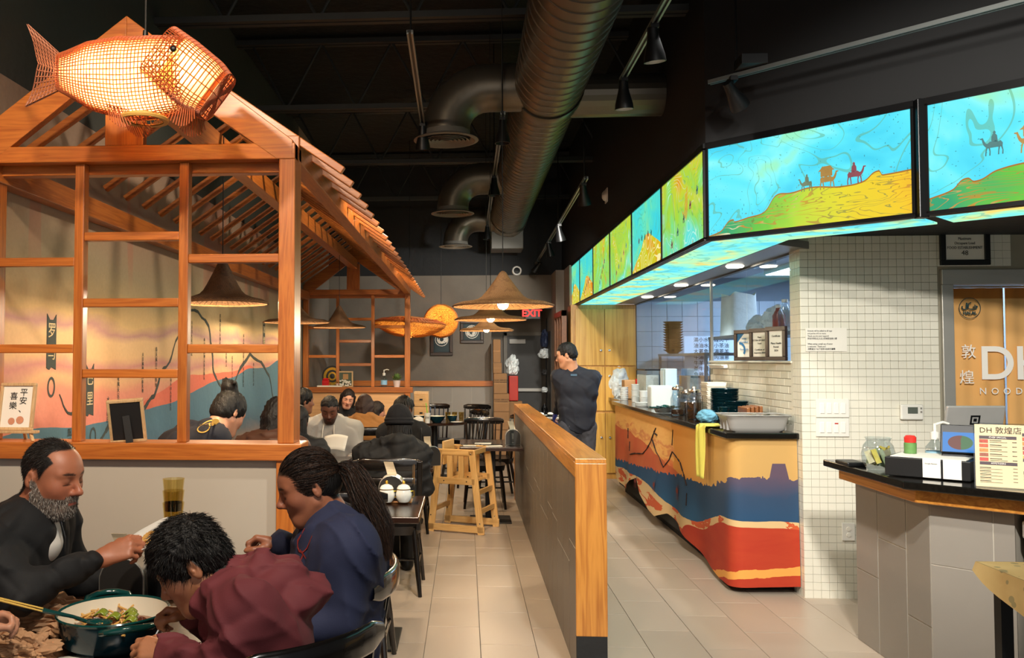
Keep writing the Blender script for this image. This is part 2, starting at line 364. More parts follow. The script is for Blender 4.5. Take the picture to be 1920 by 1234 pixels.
text('EXIT', .15, glow('exit_red', 'e8140c', 1.1), plane_M((.0, -.023, 0), (1, 0, 0), (0, 0, 1)), ex, world=False, bold=.004)
# soffit above the menu, 45-degree front, and the white mosaic wall
MA = Vector(PZ(1327, 448, 2.32)); MBd = Vector(PZ(1920, 380, 2.32)) - MA; MBd.z = 0; MBd.normalize(); MN = Vector((MBd.y, -MBd.x, 0))   # MN faces the room
if MN.y > 0: MN = -MN
Xs, Zb, Zt = 1.49, 2.32, 2.885
ME = MA + MBd * 3.3
ms = MB(); ms.prism([(Xs, MA.y), (Xs, 13.4), (1.62, 13.4), (1.62, MA.y + .1), (ME.x + .1, ME.y + .1), (ME.x, ME.y)], (0, 0, Zt + .03), (1, 0, 0), (0, 1, 0), ZC - Zt - .03)
struct('wall_soffit', ms, plain('soffit_black', '0c0d0e', .8, var=.2), smooth=False)
sm = MB(); inn = .1
sm.prism([(Xs + .52, MA.y + .25), (Xs + .52, 11.6), (2.30, 11.6), (2.30, 5.89)], (0, 0, 2.315), (1, 0, 0), (0, 1, 0), .05)
strip = struct('ceiling_soffit_strip', sm, plain('soffit_metal', '8f8d8a', .4, .5, var=.06), smooth=False)
struct('ceiling_soffit_deck', MB().prism([(Xs + .05, MA.y + .05), (Xs + .05, 11.6), (2.30, 11.6), (2.30, 5.9), (4.7, 5.9), (4.7, 3.2), (ME.x, ME.y)], (0, 0, 2.40), (1, 0, 0), (0, 1, 0), .03), m_black, smooth=False)
for k, (px, py) in enumerate([(1410, 500), (1306, 535), (1236, 557), (1187, 573)]):
    p = PZ(px, py, 2.31); p[0] = 2.13
    dl = thing('downlight', ('recessed round downlight nearest the mosaic column', 'second recessed downlight from the mosaic column', 'third recessed downlight from the mosaic column', 'recessed round downlight beside the tall cabinet')[k], 'downlight', p, group='downlights over the serving counter')
    MB().lathe([(.001, -.004), (.052, -.004), (.06, -.006), (.068, 0.003)], 20).build('lens', glow('downlight_glow', 'fff4dc', 14.), dl)
    lamp('SPOT', (p[0], p[1], 2.28), 26, NEUT, .05, (p[0] - .1, p[1], 0), 120)
# mosaic wall: front at Y=5.89 with a doorway, side at X=2.236, knee wall along the counter
YW, XW = 5.89, 2.236; DX0, DX1, DZ = 3.14, 4.3, 2.17
mw = struct('wall_right', MB().box(XW + .006, DX0, YW + .006, YW + .16, -.1, 2.62).box(DX0, 4.7, YW + .006, YW + .16, DZ, 2.62).box(DX1, 4.7, YW + .006, YW + .16, -.1, DZ), m_groutm, origin=(XW, YW, 0))
P_ = .0522; s_ = .0252
st = MB().box(-s_, s_, -.002, .006, -s_, s_).build('mosaic_tile', m_stile, mw, bevel=.002); rest = MB(); cnt = 0
for r in range(48):
    for q in range(26):
        x = q * P_ + P_ / 2; z = 2.40 - P_ / 2 - r * P_
        if z < .02 and z < 0: continue
        wx = x + XW
        if wx > DX0 and z < DZ: continue
        if wx > 3.6: continue
        vis = z > .95 and wx < 3.16
        if vis and cnt < 296:
            if cnt == 0: st.location = (x, 0, z)
            else: clone(st, 'mosaic_tile', (x, 0, z), mw)
            cnt += 1
        else: rest.box(x - s_, x + s_, -.002, .006, z - s_, z + s_)
for r in range(46):
    for q in range(4):
        y = q * .046 + .012; z = 2.40 - P_ / 2 - r * P_
        if z < 0: continue
        rest.box(-.002, .006, y - .012, y + .031, z - s_, z + s_)
rest.build('mosaic_field', m_stile, mw, kind='stuff', smooth=False)
kn = struct('wall_knee', MB().box(XW + .008, XW + .14, 6.05, 8.05, -.1, 1.548), m_groutm, origin=(XW, 6.05, 0))
k0 = MB().box(0, .008, .002, .150, -.0245, .0245).build('white_tile', m_stile, kn, bevel=.002); c0 = 0
for r in range(9):
    for q in range(14):
        y = q * .1525 - (.076 if r % 2 else 0); z = 1.545 - .026 - r * .0522
        if y > 1.87: continue
        if y < -.01:
            MB().box(0, .008, .002, .074, -.0245, .0245).build('white_tile', m_stile, kn, bevel=.002).location = (0, 0, z); continue
        if c0 == 0: k0.location = (0, y, z)
        else: clone(k0, 'white_tile', (0, y, z), kn)
        c0 += 1
MB().box(-.012, .16, 0, 2.0, 1.549, 1.565).build('ledge', m_stile, kn, bevel=.004)
# door frame + split curtain
df = thing('door_2', 'stainless steel door frame in the white mosaic wall', 'door', (DX0, YW, 0), kind='structure')
MB().box(0, .075, -.02, .18, 0, DZ - .10).build('door_jamb', m_steel, df, bevel=.004); MB().box(DX1 - DX0 - .075, DX1 - DX0, -.02, .18, 0, DZ - .10).build('door_jamb', m_steel, df, bevel=.004)
MB().box(0, DX1 - DX0, -.025, .18, DZ - .10, DZ).build('door_lintel', m_steel, df, bevel=.004)
# kitchen shell
m_kt = plain('kitchen_wall', 'b9c6cf', .35, var=.05)
kw = struct('wall_kitchen_far', MB().box(2.27, 4.7, 11.6, 11.7, -.1, 3), plain('kitchen_grout', '7d8c98', .8), origin=(2.27, 11.6, 0)); q0 = None
for i in range(12):
    for j in range(11):
        x, z = .1 + i * .2, .25 + j * .2
        if q0 is None: q0 = MB().box(-.098, .098, -.008, 0, -.098, .098).build('kitchen_tile', m_kt, kw, bevel=.002); q0.location = (x, 0, z)
        else: clone(q0, 'kitchen_tile', (x, 0, z), kw)
struct('wall_kitchen_side', MB().box(4.7, 4.8, -2.5, 16.2, -.1, ZC), plain('kitchen_side', '93a3b2', .6)); struct('ceiling_kitchen', MB().box(2.31, 4.7, 6.06, 11.6, 2.66, 2.72), plain('kitchen_ceiling', 'c5ccd2', .7))
for yy in (7.6, 10.0):
    kl = thing('kitchen_light', 'white kitchen ceiling light panel nearer the ' + ('mosaic wall' if yy < 8 else 'far tiled wall'), 'light', (3.9, yy, 2.60), group='kitchen ceiling lights')
    MB().box(-.3, .3, -.6, .6, .0, .06).build('housing', m_white, kl); MB().box(-.28, .28, -.58, .58, -.008, 0).build('diffuser', glow('kitchen_glow', 'cfe4ff', 16.), kl)
gl = N('clear_glass'); m_glass = gl.out((.93, .97, 1, 1), .03, **{'Transmission Weight': 1., 'IOR': 1.25})
def thin_glass(name, col, alpha, rough=.04):
    if name in MATS: return MATS[name]
    n = N(name); g = n.new('BsdfGlossy', i={'Color': 'ffffff', 'Roughness': rough}); t = n.new('BsdfTransparent', i={'Color': col}); fr = n.new('LayerWeight', i={'Blend': .5})
    mx = n.new('MixShader'); n.put(mx.inputs[0], n.math('MULTIPLY_ADD', n.math('POWER', fr.outputs['Facing'], 6.), .45, alpha)); n.put(mx.inputs[1], t.outputs[0]); n.put(mx.inputs[2], g.outputs[0])
    n.t.links.new(mx.outputs[0], n.n['Material Output'].inputs[0]); MATS[name] = n.m; return n.m
m_pane = thin_glass('pane_glass', 'e6f2ff', .05)
sg = thing('sneeze_guard', 'clear glass screen between the serving counter and the kitchen', 'glass screen', (2.26, 6.05, 1.57))
for a, b, c in ((0, 1.0, 0), (1.01, 2.0, 0), (2.03, 5.5, -.47)): MB().add([(0, a, c), (0, b, c), (0, b, .735), (0, a, .735)], [(0, 1, 2, 3)]).build('pane', m_pane, sg)
MB().box(-.02, .02, 0, 5.5, .73, .748).build('top_channel', m_blackmetal, sg); MB().box(-.01, .01, 1.99, 2.02, -.45, .73).build('edge_strip', m_steel, sg)
# ================================================================ PAVILION (timber booth frame)
YF, YR, XP = 3.6, 11.2, -1.468
pav = thing('timber_pavilion', 'long pitched-roof pine frame booth with open lattice ends and slatted roof', 'booth', (-1.43, YF, 0))
def pb(name, b, ax, bevel=.004): return MB().box(*b).build(name, wd(ax), pav, world=True, bevel=bevel)
def pbar(name, a, b, wdt, ht, ax, up=(0, 0, 1)): return MB().bar(a, b, wdt, ht, up).build(name, wd(ax), pav, world=True, bevel=.004)
m_pan = plain('panel_grey', 'b9b0a2', .55, var=.06, scale=3)
m_pan2 = wood('panel_wood_', 'd09a68', 'e0b07c', 'x', .4, .5)
for Y0, s in ((YF, 1), (YR, -1)):
    y0, y1 = (Y0, Y0 + .14) if s > 0 else (Y0, Y0 + .10)
    pb('post', (-.795, -.725, y0, y1, 1.218, 2.50), 'z'); pb('post', (-2.14, -2.07, y0, y1, 1.218, 2.50), 'z')
    pb('post', (-.80, -.725, y0 + .002, y1, 0, 1.15), 'z')
    pb('sill', (-2.14, -.69, y0 - .012, y1 + .012, 1.146, 1.218), 'x'); pb('tie_beam', (-2.14, -.725, y0 - .004, y0 + .06, 2.43, 2.50), 'x')
    pb('tie_beam', (-2.14, -.80, y0 + .08, y1, 2.39, 2.44), 'x')
    MB().box(-2.14, -.80, y0 + .03, y1 - .02, .0, 1.146).build('lower_panel', m_pan if s > 0 else m_pan2, pav, world=True)
    for xa in (-1.704, -1.239): pb('mullion', (xa, xa + .042, y0 + .03, y0 + .08, 1.218, 2.43), 'z')
    for xa, xb, zs in ((-2.07, -1.704, (2.0, 1.62)), (-1.662, -1.239, (2.11, 1.82, 1.512)), (-1.197, -.795, (2.01, 1.62))):
        for zz in zs: pb('rail', (xa, xb, y0 + .034, y0 + .076, zz - .019, zz + .019), 'x')
    # gable rafters
    for sx in (-1, 1):
        ex_ = -.735 if sx > 0 else -2.14
        poly = [(XP, 3.068), (ex_, 3.068 - abs(ex_ - XP) * .76), (ex_, 2.43), (ex_ - sx * .07, 2.43), (XP, 2.90)] if sx > 0 else [(XP, 3.068), (XP, 2.90), (ex_ + .07, 2.43), (ex_, 2.43), (ex_, 3.068 - abs(ex_ - XP) * .76)]
        MB().prism([(x, z) for x, z in poly], (0, y0 + .04, 0), (1, 0, 0), (0, 0, 1), .045).build('gable_rafter', wd('x'), pav, world=True, bevel=.003)
    pb('king_post', (-1.56, -1.39, y0 + .0, y0 + .045, 2.50, 2.84), 'z')
pb('ridge_beam', (-1.515, -1.42, YF + .05, YR + .05, 2.77, 2.89), 'y')
pb('eave_beam', (-.80, -.725, YF + .09, YR + .06, 2.44, 2.555), 'y'); pb('eave_beam', (-2.14, -2.06, YF + .045, YR + .06, 2.36, 2.47), 'y')
sl = .70; bt = None
for k in range(26):
    yy = YF + .12 + .303 * k
    pbar('roof_batten', (XP + .0, yy, 3.045), (-.535, yy, 3.045 - sl * .92), .032, .034, 'x'); pbar('roof_batten', (XP, yy, 3.045), (-2.13, yy, 3.045 - sl * .66), .034, .038, 'x')
# ================================================================ HALF WALL in the aisle
HX0, HX1, HY0, HY1, HZ = .545, .70, 4.36, 9.80, 1.078
hw = thing('divider_wall', 'long low divider wall with wood cap and grey tiled sides along the aisle', 'divider', (.62, HY0, 0))
MB().box(HX0 + .0065, HX1 - .0065, HY0 + .02, HY1 - .02, 0, 1.05).build('core', m_groutl, hw, world=True)
mp = wdb('y')
MB().box(HX0, HX1, HY0, HY1, 1.055, HZ).build('wood_cap', mp, hw, world=True, bevel=.003)
MB().box(HX0 - .001, HX0 + .013, HY0, HY1, .985, 1.056).build('side_trim', mp, hw, world=True); MB().box(HX1 - .013, HX1 + .001, HY0, HY1, .985, 1.056).build('side_trim', mp, hw, world=True)
MB().box(HX0, HX1, HY0 - .004, HY0 + .02, .20, 1.055).build('end_board', wdb('z'), hw, world=True, bevel=.003); MB().box(HX0 + .002, HX1 - .002, HY0 - .002, HY0 + .02, 0, .20).build('end_kick', m_black, hw, world=True)
MB().box(HX0, HX1, HY1 - .02, HY1, .0, 1.055).build('end_board', wdb('z'), hw, world=True)
for k in range(18):
    ya = HY0 + .02 + .3 * k; yb = min(ya + .294, HY1 - .02); sp = [.28, .5, .38, .6][k % 4] if k % 2 else [.62, .3, .5, .42][k % 4]
    for z0, z1 in ((.003, sp - .003), (sp + .003, .984)):
        for xx in (HX0 + .005, HX1 - .013): MB().box(xx, xx + .008, ya, yb, z0, z1).build('side_tile', tilemat('divider_tile', '6f6962', .38, .04, .1), hw, world=True, bevel=.001)
# ================================================================ CEILING: joists, ducts, tracks
m_joist = plain('joist_paint', '2a2c2b', .6, var=.2)
for (px, py), jl in zip(((700, 40), (650, 207), (720, 308), (720, 376)), ('black open-web roof joist crossing in front of the first round diffuser', 'black open-web roof joist between the first and second round diffusers', 'black open-web roof joist just behind the second round diffuser', 'black open-web roof joist closest to the back wall')):
    yy = PZ(px, py, 3.9)[1]; jb = thing('ceiling_joist', jl, 'joist', (0, yy, 3.9), group='open-web joists under the roof deck')
    for zz in (0, .62): MB().box(XL, 1.5, -.055, -.01, zz, zz + .045).box(XL, 1.5, .01, .055, zz, zz + .045).build('chord', m_joist, jb)
    for i in range(11):
        x = XL + .15 + i * .33; MB().tube([(x, 0, .02 if i % 2 else .64), (x + .33, 0, .64 if i % 2 else .02)], .012, 6).build('web_rod', m_joist, jb)
m_duct = plain('duct_metal', '6d675c', .36, .75, var=.12, scale=3)
du = thing('spiral_duct', 'large round spiral ventilation duct running under the ceiling', 'duct', (.61, 2.2, 3.585))
mb = MB(); prof = []; nr = 0
L_ = 10.2; yy = 0
while yy < L_:
    for dy, r in ((0, .25), (.118, .25), (.122, .256), (.130, .256), (.134, .25)): prof.append((r, yy + dy))
    yy += .136
mb.lathe(prof, 40, M=Matrix.Rotation(-math.pi / 2, 4, 'X').to_3x3()); mb.build('duct_body', m_duct, du, smooth=True)
MB().lathe([(.262, 0), (.266, .01), (.266, .16), (.262, .17)], 40, (0, 4.05, 0), Matrix.Rotation(-math.pi / 2, 4, 'X').to_3x3()).build('sleeve', m_duct, du)
mb = MB(); mb.grid(lambda u, v: Vector((math.cos(u * 6.283) * (.256 + .012 * math.sin(u * 47 + v * 5)), 9.75 + v * .42, math.sin(u * 6.283) * (.256 + .012 * math.sin(u * 31 + v * 9)))), 60, 8, True); mb.build('foil_wrap', plain('foil', 'a8a294', .3, .9, bump=.8, bscale=25, bd=.02), du)
MB().box(-.24, .22, 10.1, 10.6, -.42, .2).build('plenum_box', plain('duct_box', '5c5a54', .5, .4), du, bevel=.01)
for yy in (PZ(837, 262, 3.2)[1], PZ(845, 400, 3.2)[1], PZ(852, 462, 3.2)[1]):
    pts = [(.61 - .1, yy, 3.58), (.30, yy, 3.58)] + [(.17 - .31 * math.sin(a), yy, 3.27 + .31 * math.cos(a)) for a in np.linspace(.0, math.pi / 2, 7)] + [(-.14, yy, 3.215)]
    MB().tube(pts, .175, 24, False).build('branch', m_duct, du, world=True)
    for a in (.05, .6): pass
    MB().lathe([(.175, .06), (.18, .02), (.235, 0), (.24, -.006), (.215, -.012), (.18, .01)], 32, (-.14, yy, 3.2)).build('diffuser_rim', plain('diffuser_paint', '6e6a63', .5, .2), du, world=True)
    mb = MB()
    for rr in (.03, .06, .09, .12, .15): mb.lathe([(rr, .0), (rr + .018, -.012), (rr + .02, -.01), (rr + .004, .004)], 28, (-.14, yy, 3.2))
    mb.build('diffuser_rings', plain('diffuser_paint', '6e6a63', .5, .2), du, world=True); MB().lathe([(.001, .03), (.175, .03)], 24, (-.14, yy, 3.2)).build('diffuser_back', m_black, du, world=True)
MB().tube([(.8, 6.54, 3.58), (1.487, 6.54, 3.58)], .16, 24).build('branch', m_duct, du, world=True)
m_can = plain('track_black', '101112', .4, .2, var=.05); m_track = plain('track_metal', '8b8f8c', .35, .7)
def track(label, a, b, heads, rods=(), z_aim=None):
    a, b = Vector(a), Vector(b); d = (b - a); L = d.length; d.normalize()
    t = thing('track_light', label, 'track light', a)
    sd = Vector((d.y, -d.x, 0))
    for s in (-.012, .012): MB().bar(a + sd * s, b + sd * s, .010, .022).build('rail_edge', m_track, t, world=True)
    MB().bar(a + Vector((0, 0, .006)), b + Vector((0, 0, .006)), .030, .016).build('rail', m_can, t, world=True)
    for f in rods:
        p = a + d * (L * f); MB().tube([p, (p.x, p.y, ZC)], .006, 6).build('hanger', m_can, t, world=True)
    for f, aim, lit in heads:
        p = a + d * (L * f); aim = Vector(aim).normalized(); e = p - Vector((0, 0, .09)); Q = aim.to_track_quat('Z', 'Y').to_matrix()
        MB().box(p.x - .02, p.x + .02, p.y - .04, p.y + .04, p.z - .03, p.z - .005).tube([p - Vector((0, 0, .02)), e], .008, 8).build('stem', m_can, t, world=True)
        h = MB().lathe([(.001, -.07), (.026, -.07), (.03, -.02), (.034, .0), (.052, .07), (.055, .10), (.05, .10), (.046, .075), (.03, .03), (.001, .03)], 22, e, Q).build('lamp_head', m_can, t, world=True)
        if lit: MB().lathe([(.001, .062), (.04, .062), (.044, .07)], 18, tuple(e), Q).build('bulb', glow('track_glow', 'ffe9c4', 18.), t, world=True)
dn = (.15, .35, -1)
track('black track light bar over the divider with two lit cans', (.94, 2.3, 3.25), (.94, 5.16, 3.25), [(.70, (.1, .15, -1), True), (.985, (.05, .1, -1), True)], (.62,))
track('black track light bar along the menu side near the back wall', (.98, 7.0, 3.05), (1.08, 13.2, 3.05), [(.03, dn, True), (.38, (.2, .2, -1), False), (.6, (.2, .1, -1), False), (.93, (-.6, .5, -.9), False)], (.02, .4, .7))
track('track light bar slanting in front of the menu boards', PZ(1330, 155, 3.15), PZ(1990, -18, 3.15), [(.085, (.65, .55, -.75), False)], (.10,))
p = PZ(1402, 127, 3.17); boxthing('track_power_box', m_can, (p[0] - .06, p[0] + .08, p[1] - .09, p[1] + .05, 3.165, 3.22), 'small black power box on the slanting track bar', 'box')
track('pale track bar hanging left of the spiral duct', (.265, 5.98, 3.3), (.28, 11.1, 3.3), [(.02, (0, 0, -1), False), (.40, (0, 0, -1), False), (.97, (0, 0, -1), False)], (.02, .4))
track('thin track bar over the aisle side of the booth roof', (-.29, 4.46, 3.3), (-.31, 6.26, 3.3), [(.97, (0, .3, -1), False)], (.05,))
track('track light bar over the family table at the window end', (-1.6, 1.1, 3.75), (1.4, 1.1, 3.75), [(.035, (.15, .9, -.5), False), (.35, (-.3, .8, -.8), False), (.57, (-.2, .6, -.9), False), (.87, (.4, .8, -.7), False)], (.2, .8))  # out-of-view bar added to carry the near fill spots
p = PX(1138, 367, 1.49)
sd_ = thing('wall_strobe', 'small white round fire strobe on the black soffit', 'alarm', p); MB().lathe([(.001, .05), (.03, .05), (.05, .035), (.07, 0)], 20, M=Matrix.Rotation(-math.pi / 2, 4, 'Y').to_3x3()).build('dome', m_white, sd_); MB().box(-.012, .0, -.075, .075, -.075, .075).build('base_plate', m_white, sd_, bevel=.01)
p = PY(969, 508, 13.38)
sd_ = thing('ring_speaker', 'round white rimmed wall speaker high on the back wall', 'speaker', p); MB().lathe([(.055, 0), (.05, .03), (.07, .035), (.078, .0)], 24, M=Matrix.Rotation(math.pi / 2, 4, 'X').to_3x3()).build('rim', m_white, sd_); MB().lathe([(.001, .02), (.052, .01)], 20, M=Matrix.Rotation(math.pi / 2, 4, 'X').to_3x3()).build('cone', m_can, sd_)
# ================================================================ MENU LIGHT BOXES
def art(name, mode, seed, st=1.5, dune=None):
    """desert art printed on a backlit panel: x along the panel (0..1.16), z up (0..0.56)"""
    n = N(name); v = n.coord('Object', None, None, (seed * 3.1, seed * 1.7, seed * .9)); X, Y, Z = n.xyz()
    sw = n.noise(1.6, v, 2, .5, 1.1); ln = n.math('FRACT', n.math('MULTIPLY', sw, {'sky': 9, 'under': 8}.get(mode, 20))); lines = n.math('LESS_THAN', n.math('ABSOLUTE', n.math('SUBTRACT', ln, .5)), .035 if mode == 'sky' else .09)
    fine = n.noise(55, v, 2); big = n.noise(2.2, v, 3, .5, .8)
    if mode == 'sky':
        h = n.curve(X, dune, 0, 1.2, 0, .6); hh = n.math('SUBTRACT', Z, h)
        sky = n.ramp(big, [(.34, '3cc6e2'), (.48, '55dcee'), (.58, '7ce8ec'), (.66, '8fe4bc')])
        sky = n.mix(n.math('MULTIPLY', lines, .55), sky, '5fa06e'); sky = n.mix(n.math('MULTIPLY', n.math('GREATER_THAN', n.noise(95, v, 0), .79), .6), sky, '2a5a55')
        str_ = n.math('FRACT', n.math('MULTIPLY', n.noise(1.7, n.coord('Object', (1, 1, 5), (0, .35, 0), (seed, 0, 0)), 3, .5, .7), 14))
        gnd = n.ramp(n.math('ADD', n.math('MULTIPLY', X, .62), n.math('MULTIPLY', big, .35)), [(.2, '2a9a6a'), (.36, '5fb83a'), (.48, '9fcc30'), (.62, 'd9cc2c'), (.8, 'e6bd22'), (1, 'd88b1c')])
        gnd = n.mix(n.math('MULTIPLY', n.math('LESS_THAN', str_, .16), .75), gnd, n.ramp(sw, [(.4, '2b8a50'), (.55, 'c97a18'), (.7, 'eaf5d0')]))
        col = n.mix(n.math('LESS_THAN', hh, 0.), sky, gnd); col = n.mix(n.math('LESS_THAN', n.math('ABSOLUTE', hh), .004), col, 'a06a20')
        dots = n.math('MULTIPLY', n.math('GREATER_THAN', fine, .68), n.math('LESS_THAN', n.math('ABSOLUTE', n.math('SUBTRACT', hh, -.02)), .06)); col = n.mix(n.math('MULTIPLY', dots, .6), col, '6a6a20')
    elif mode == 'swirl':
        col = n.ramp(n.math('ADD', n.math('MULTIPLY', big, .8), n.math('MULTIPLY', Z, -.3)), [(.10, 'd89a2a'), (.20, 'c4cc36'), (.32, '9fd240'), (.42, '7fd87c'), (.52, '62dcd2')])
        col = n.mix(n.math('MULTIPLY', lines, .6), col, n.ramp(big, [(.35, 'f0f2c0'), (.5, '58a04a'), (.62, 'd2f5e4')]))
        col = n.mix(n.math('MULTIPLY', n.math('GREATER_THAN', n.noise(3.4, v, 2, .5, .8), .67), .55), col, 'd9862a')
    elif mode == 'hill':
        h = n.curve(X, dune, 0, 1.2, 0, .6); hh = n.math('SUBTRACT', Z, h)
        sky = n.mix(n.math('MULTIPLY', lines, .5), n.ramp(big, [(.35, '35cfe0'), (.55, '58ddc4'), (.7, '8edf8a')]), '4fb39a')
        gnd = n.mix(n.math('MULTIPLY', lines, .8), n.ramp(big, [(.35, 'd8b022'), (.5, 'c8c82a'), (.65, 'dd8f1e')]), 'f6f0b0'); col = n.mix(n.math('LESS_THAN', hh, 0.), sky, gnd)
    else:
        col = n.ramp(big, [(.36, '5ad6ee'), (.47, '7fe6dc'), (.56, 'a8ecb8'), (.66, 'e6d070')]); col = n.mix(n.math('MULTIPLY', lines, .5), col, '58a89a')
    return n.out('101010', .7, **{'Emission Color': col, 'Emission Strength': st, 'Specular IOR Level': .2})
def board(label, A, d, length, mat, under, ulen=.50, marks=None, gap=.012):
    """one backlit panel standing on line A..A+d*length with its lit underside"""
    A = Vector(A); d = Vector(d).normalized(); ang = math.atan2(d.y, d.x)
    t = thing('menu_light_box', label, 'light box', A, ang, group='backlit art panels of the menu soffit')
    MB().box(0, length - .03, -.008, 0, 0, Zt - Zb - .02).build('art_panel', mat, t).location = (.015, 0, .012)
    fr = MB().box(0, length, -.016, .02, -.012, .010).box(0, length, -.016, .02, Zt - Zb - .01, Zt - Zb + .03).box(0, .015, -.016, .02, .0, Zt - Zb).box(length - .015, length, -.016, .02, .0, Zt - Zb)
    fr.build('frame', m_blackmetal, t)
    MB().box(0, length - .028, .03, ulen, .0, .010).build('underside_panel', under, t).location = (.014, 0, -.008)
    MB().box(0, length, .0, .035, -.014, .0).build('lower_lip', m_blackmetal, t)
    if marks: marks(t)
    return t
m_camel = [plain('camel_' + c, c, .7, var=.2, scale=40, **{'Emission Color': srgb(c), 'Emission Strength': .55}) for c in ('3c4a3a', '6e5526', '5a2b33', '274b4d')]
def camel(t, x, z, s, fl=1, mat=0, house=False):
    body = [(-.5, .0), (-.52, .25), (-.40, .42), (-.25, .36), (-.1, .50), (.05, .36), (.2, .44), (.36, .30), (.46, .34), (.56, .55), (.62, .74), (.80, .72), (.80, .66), (.68, .62), (.66, .45), (.58, .22), (.46, .06), (.36, 0)]
    mb = MB(); q = lambda P: [(x + fl * a * s, z + b * s) for a, b in P]
    def pr(P): P = q(P); mb.prism(P if fl > 0 else P[::-1], (0, -.0105, 0), (1, 0, 0), (0, 0, 1), .002)
    pr(body)
    for lx, kx in ((-.46, -.52), (-.33, -.28), (.26, .22), (.4, .46)): pr([(lx - .04, .02), (kx - .03, -.25), (kx - .02, -.52), (kx + .05, -.52), (kx + .03, -.25), (lx + .05, .02)])
    if house:
        pr([(-.48, .42), (-.48, .85), (.36, .85), (.36, .42)]); pr([(-.66, .84), (-.5, .98), (-.36, 1.18), (.24, 1.18), (.38, .98), (.54, .84)])
    else: pr([(-.24, .36), (-.2, .8), (-.1, .94), (-.14, 1.02), (-.06, 1.14), (.04, 1.04), (.02, .94), (.12, .76), (.14, .38)])
    mb.build('camel_print', m_camel[mat], t, smooth=False)
def marks_a(t): camel(t, .615, .235, .058, -1, 0); camel(t, .73, .24, .075, 1, 1, True); camel(t, .875, .245, .072, 1, 2)
def marks_b(t): camel(t, .30, .285, .072, -1, 3); camel(t, .45, .28, .082, -1, 1, True); camel(t, .62, .30, .07, -1, 2)
dA = [(0, 0), (.07, .02), (.16, .085), (.165, .07), (.25, .085), (.34, .10), (.45, .20), (.50, .195), (.62, .21), (.80, .19), (.90, .20), (.98, .245), (1.0, .22), (1.2, .23)]
dB = [(0, .06), (.1, .09), (.17, .14), (.2, .12), (.3, .16), (.45, .18), (.62, .19), (.8, .24), (1.0, .28), (1.2, .3)]
UND = [art('under_art%d' % k, 'under', 4 + 2.3 * k, .62) for k in range(9)]; UI = iter(UND)
board('wide cyan light box with three camels crossing a yellow dune', MA, MBd, 1.17, art('art_camels', 'sky', 2, .60, dA), next(UI), .36, marks_a)
board('cyan light box whose camels walk away from the tall corner divider', MA + MBd * 1.22, MBd, 1.17, art('art_camels_two', 'sky', 5, .60, dB), next(UI), .36, marks_b)
board('cyan and yellow light box beyond the second camel panel', MA + MBd * 2.42, MBd, .85, art('art_camels_three', 'sky', 8, .60, dB), next(UI), .36)
MB().box(-.025, .025, -.03, .03, -.02, Zt - Zb + .03).build('panel_divider', m_blackmetal, None, origin=(0, 0, 0), label='black upright divider between the two camel light boxes', cat='divider', bevel=.004).location = MA + MBd * 1.195
names = ['yellow green light box with swirling dune lines beside the corner', 'blue sky light box with a golden hill and tiny pagoda', 'green light box with a slanting caravan', 'narrow light box with orange and black stripes', 'narrow blue-edged light box with dune ripples', 'last cyan light box with a yellow peak by the back wall']
hill = [(0, .02), (.1, .06), (.35, .16), (.6, .27), (.9, .2), (1.2, .1)]
kinds = [('swirl', 1), ('hill', 3), ('swirl', 6), ('swirl', 9), ('hill', 7), ('hill', 11)]
def marks_s(k):
    def f(t):
        for i in range(5):
            x, z = [(1.0 - i * .17, .33 - i * .065), (.8 - .12 * i, .26 + .01 * (i % 2)), (.9 - .13 * i, .3 - .05 * i), (.5 + .08 * i, .1 + .05 * i), (.4 + .12 * i, .1 + .03 * i), (.5, .2 + .02 * i)][k]
            camel(t, x, z, .030 if k else .036, 1, [3, 2, 0, 3, 2][i])
    return f
for k in range(6):
    y1 = MA.y + 1.165 * (k + 1); board(names[k], (Xs, y1, Zb), (0, -1, 0), 1.165, art('art_side%d' % k, *kinds[k], .55, hill), next(UI), .50, marks_s(k))
# ================================================================ LAMPS
def weave(name, c1, c2, sc=60, rough=.7, trans=0.):
    if name in MATS: return MATS[name]
    n = N(name); v = n.coord('UV', (sc, sc * .5, 1)); ck = n.new('TexChecker', i={'Scale': 1.}); n.put(ck.inputs['Vector'], v)
    nz = n.noise(25, n.coord(), 3); col = n.mix(n.math('MULTIPLY', ck.outputs['Fac'], .6), srgb(c1), srgb(c2)); col = n.mix(n.math('MULTIPLY', n.math('GREATER_THAN', nz, .58), .6), col, srgb(c1))
    n.bump(n.math('ADD', ck.outputs['Fac'], nz), .8, .006); MATS[name] = n.out(col, rough, **({'Subsurface Weight': 0.} if not trans else {'Transmission Weight': 0.})); return MATS[name]
def set_uv(o, nu, nv):
    me = o.data; uv = me.uv_layers.new(name='uv'); a = np.array([v.co for v in me.vertices]); th = np.arctan2(a[:, 1], a[:, 0]) / (2 * math.pi); L = np.hypot(a[:, 0], a[:, 1])
    idx = np.empty(len(me.loops), int); me.loops.foreach_get('vertex_index', idx); out = np.stack([th[idx] * nu, L[idx] * nv], 1).astype(np.float32); uv.data.foreach_set('uv', out.ravel())
m_straw = weave('straw_hat', '4a2f1a', '85603a', 1.); m_strawl = weave('straw_light', '6a4826', 'a67c4a', 1.)
m_bulb = glow('bulb_glow', 'ffdf9e', 45.)
m_cord = plain('cord', '0b0b0b', .6, var=0)
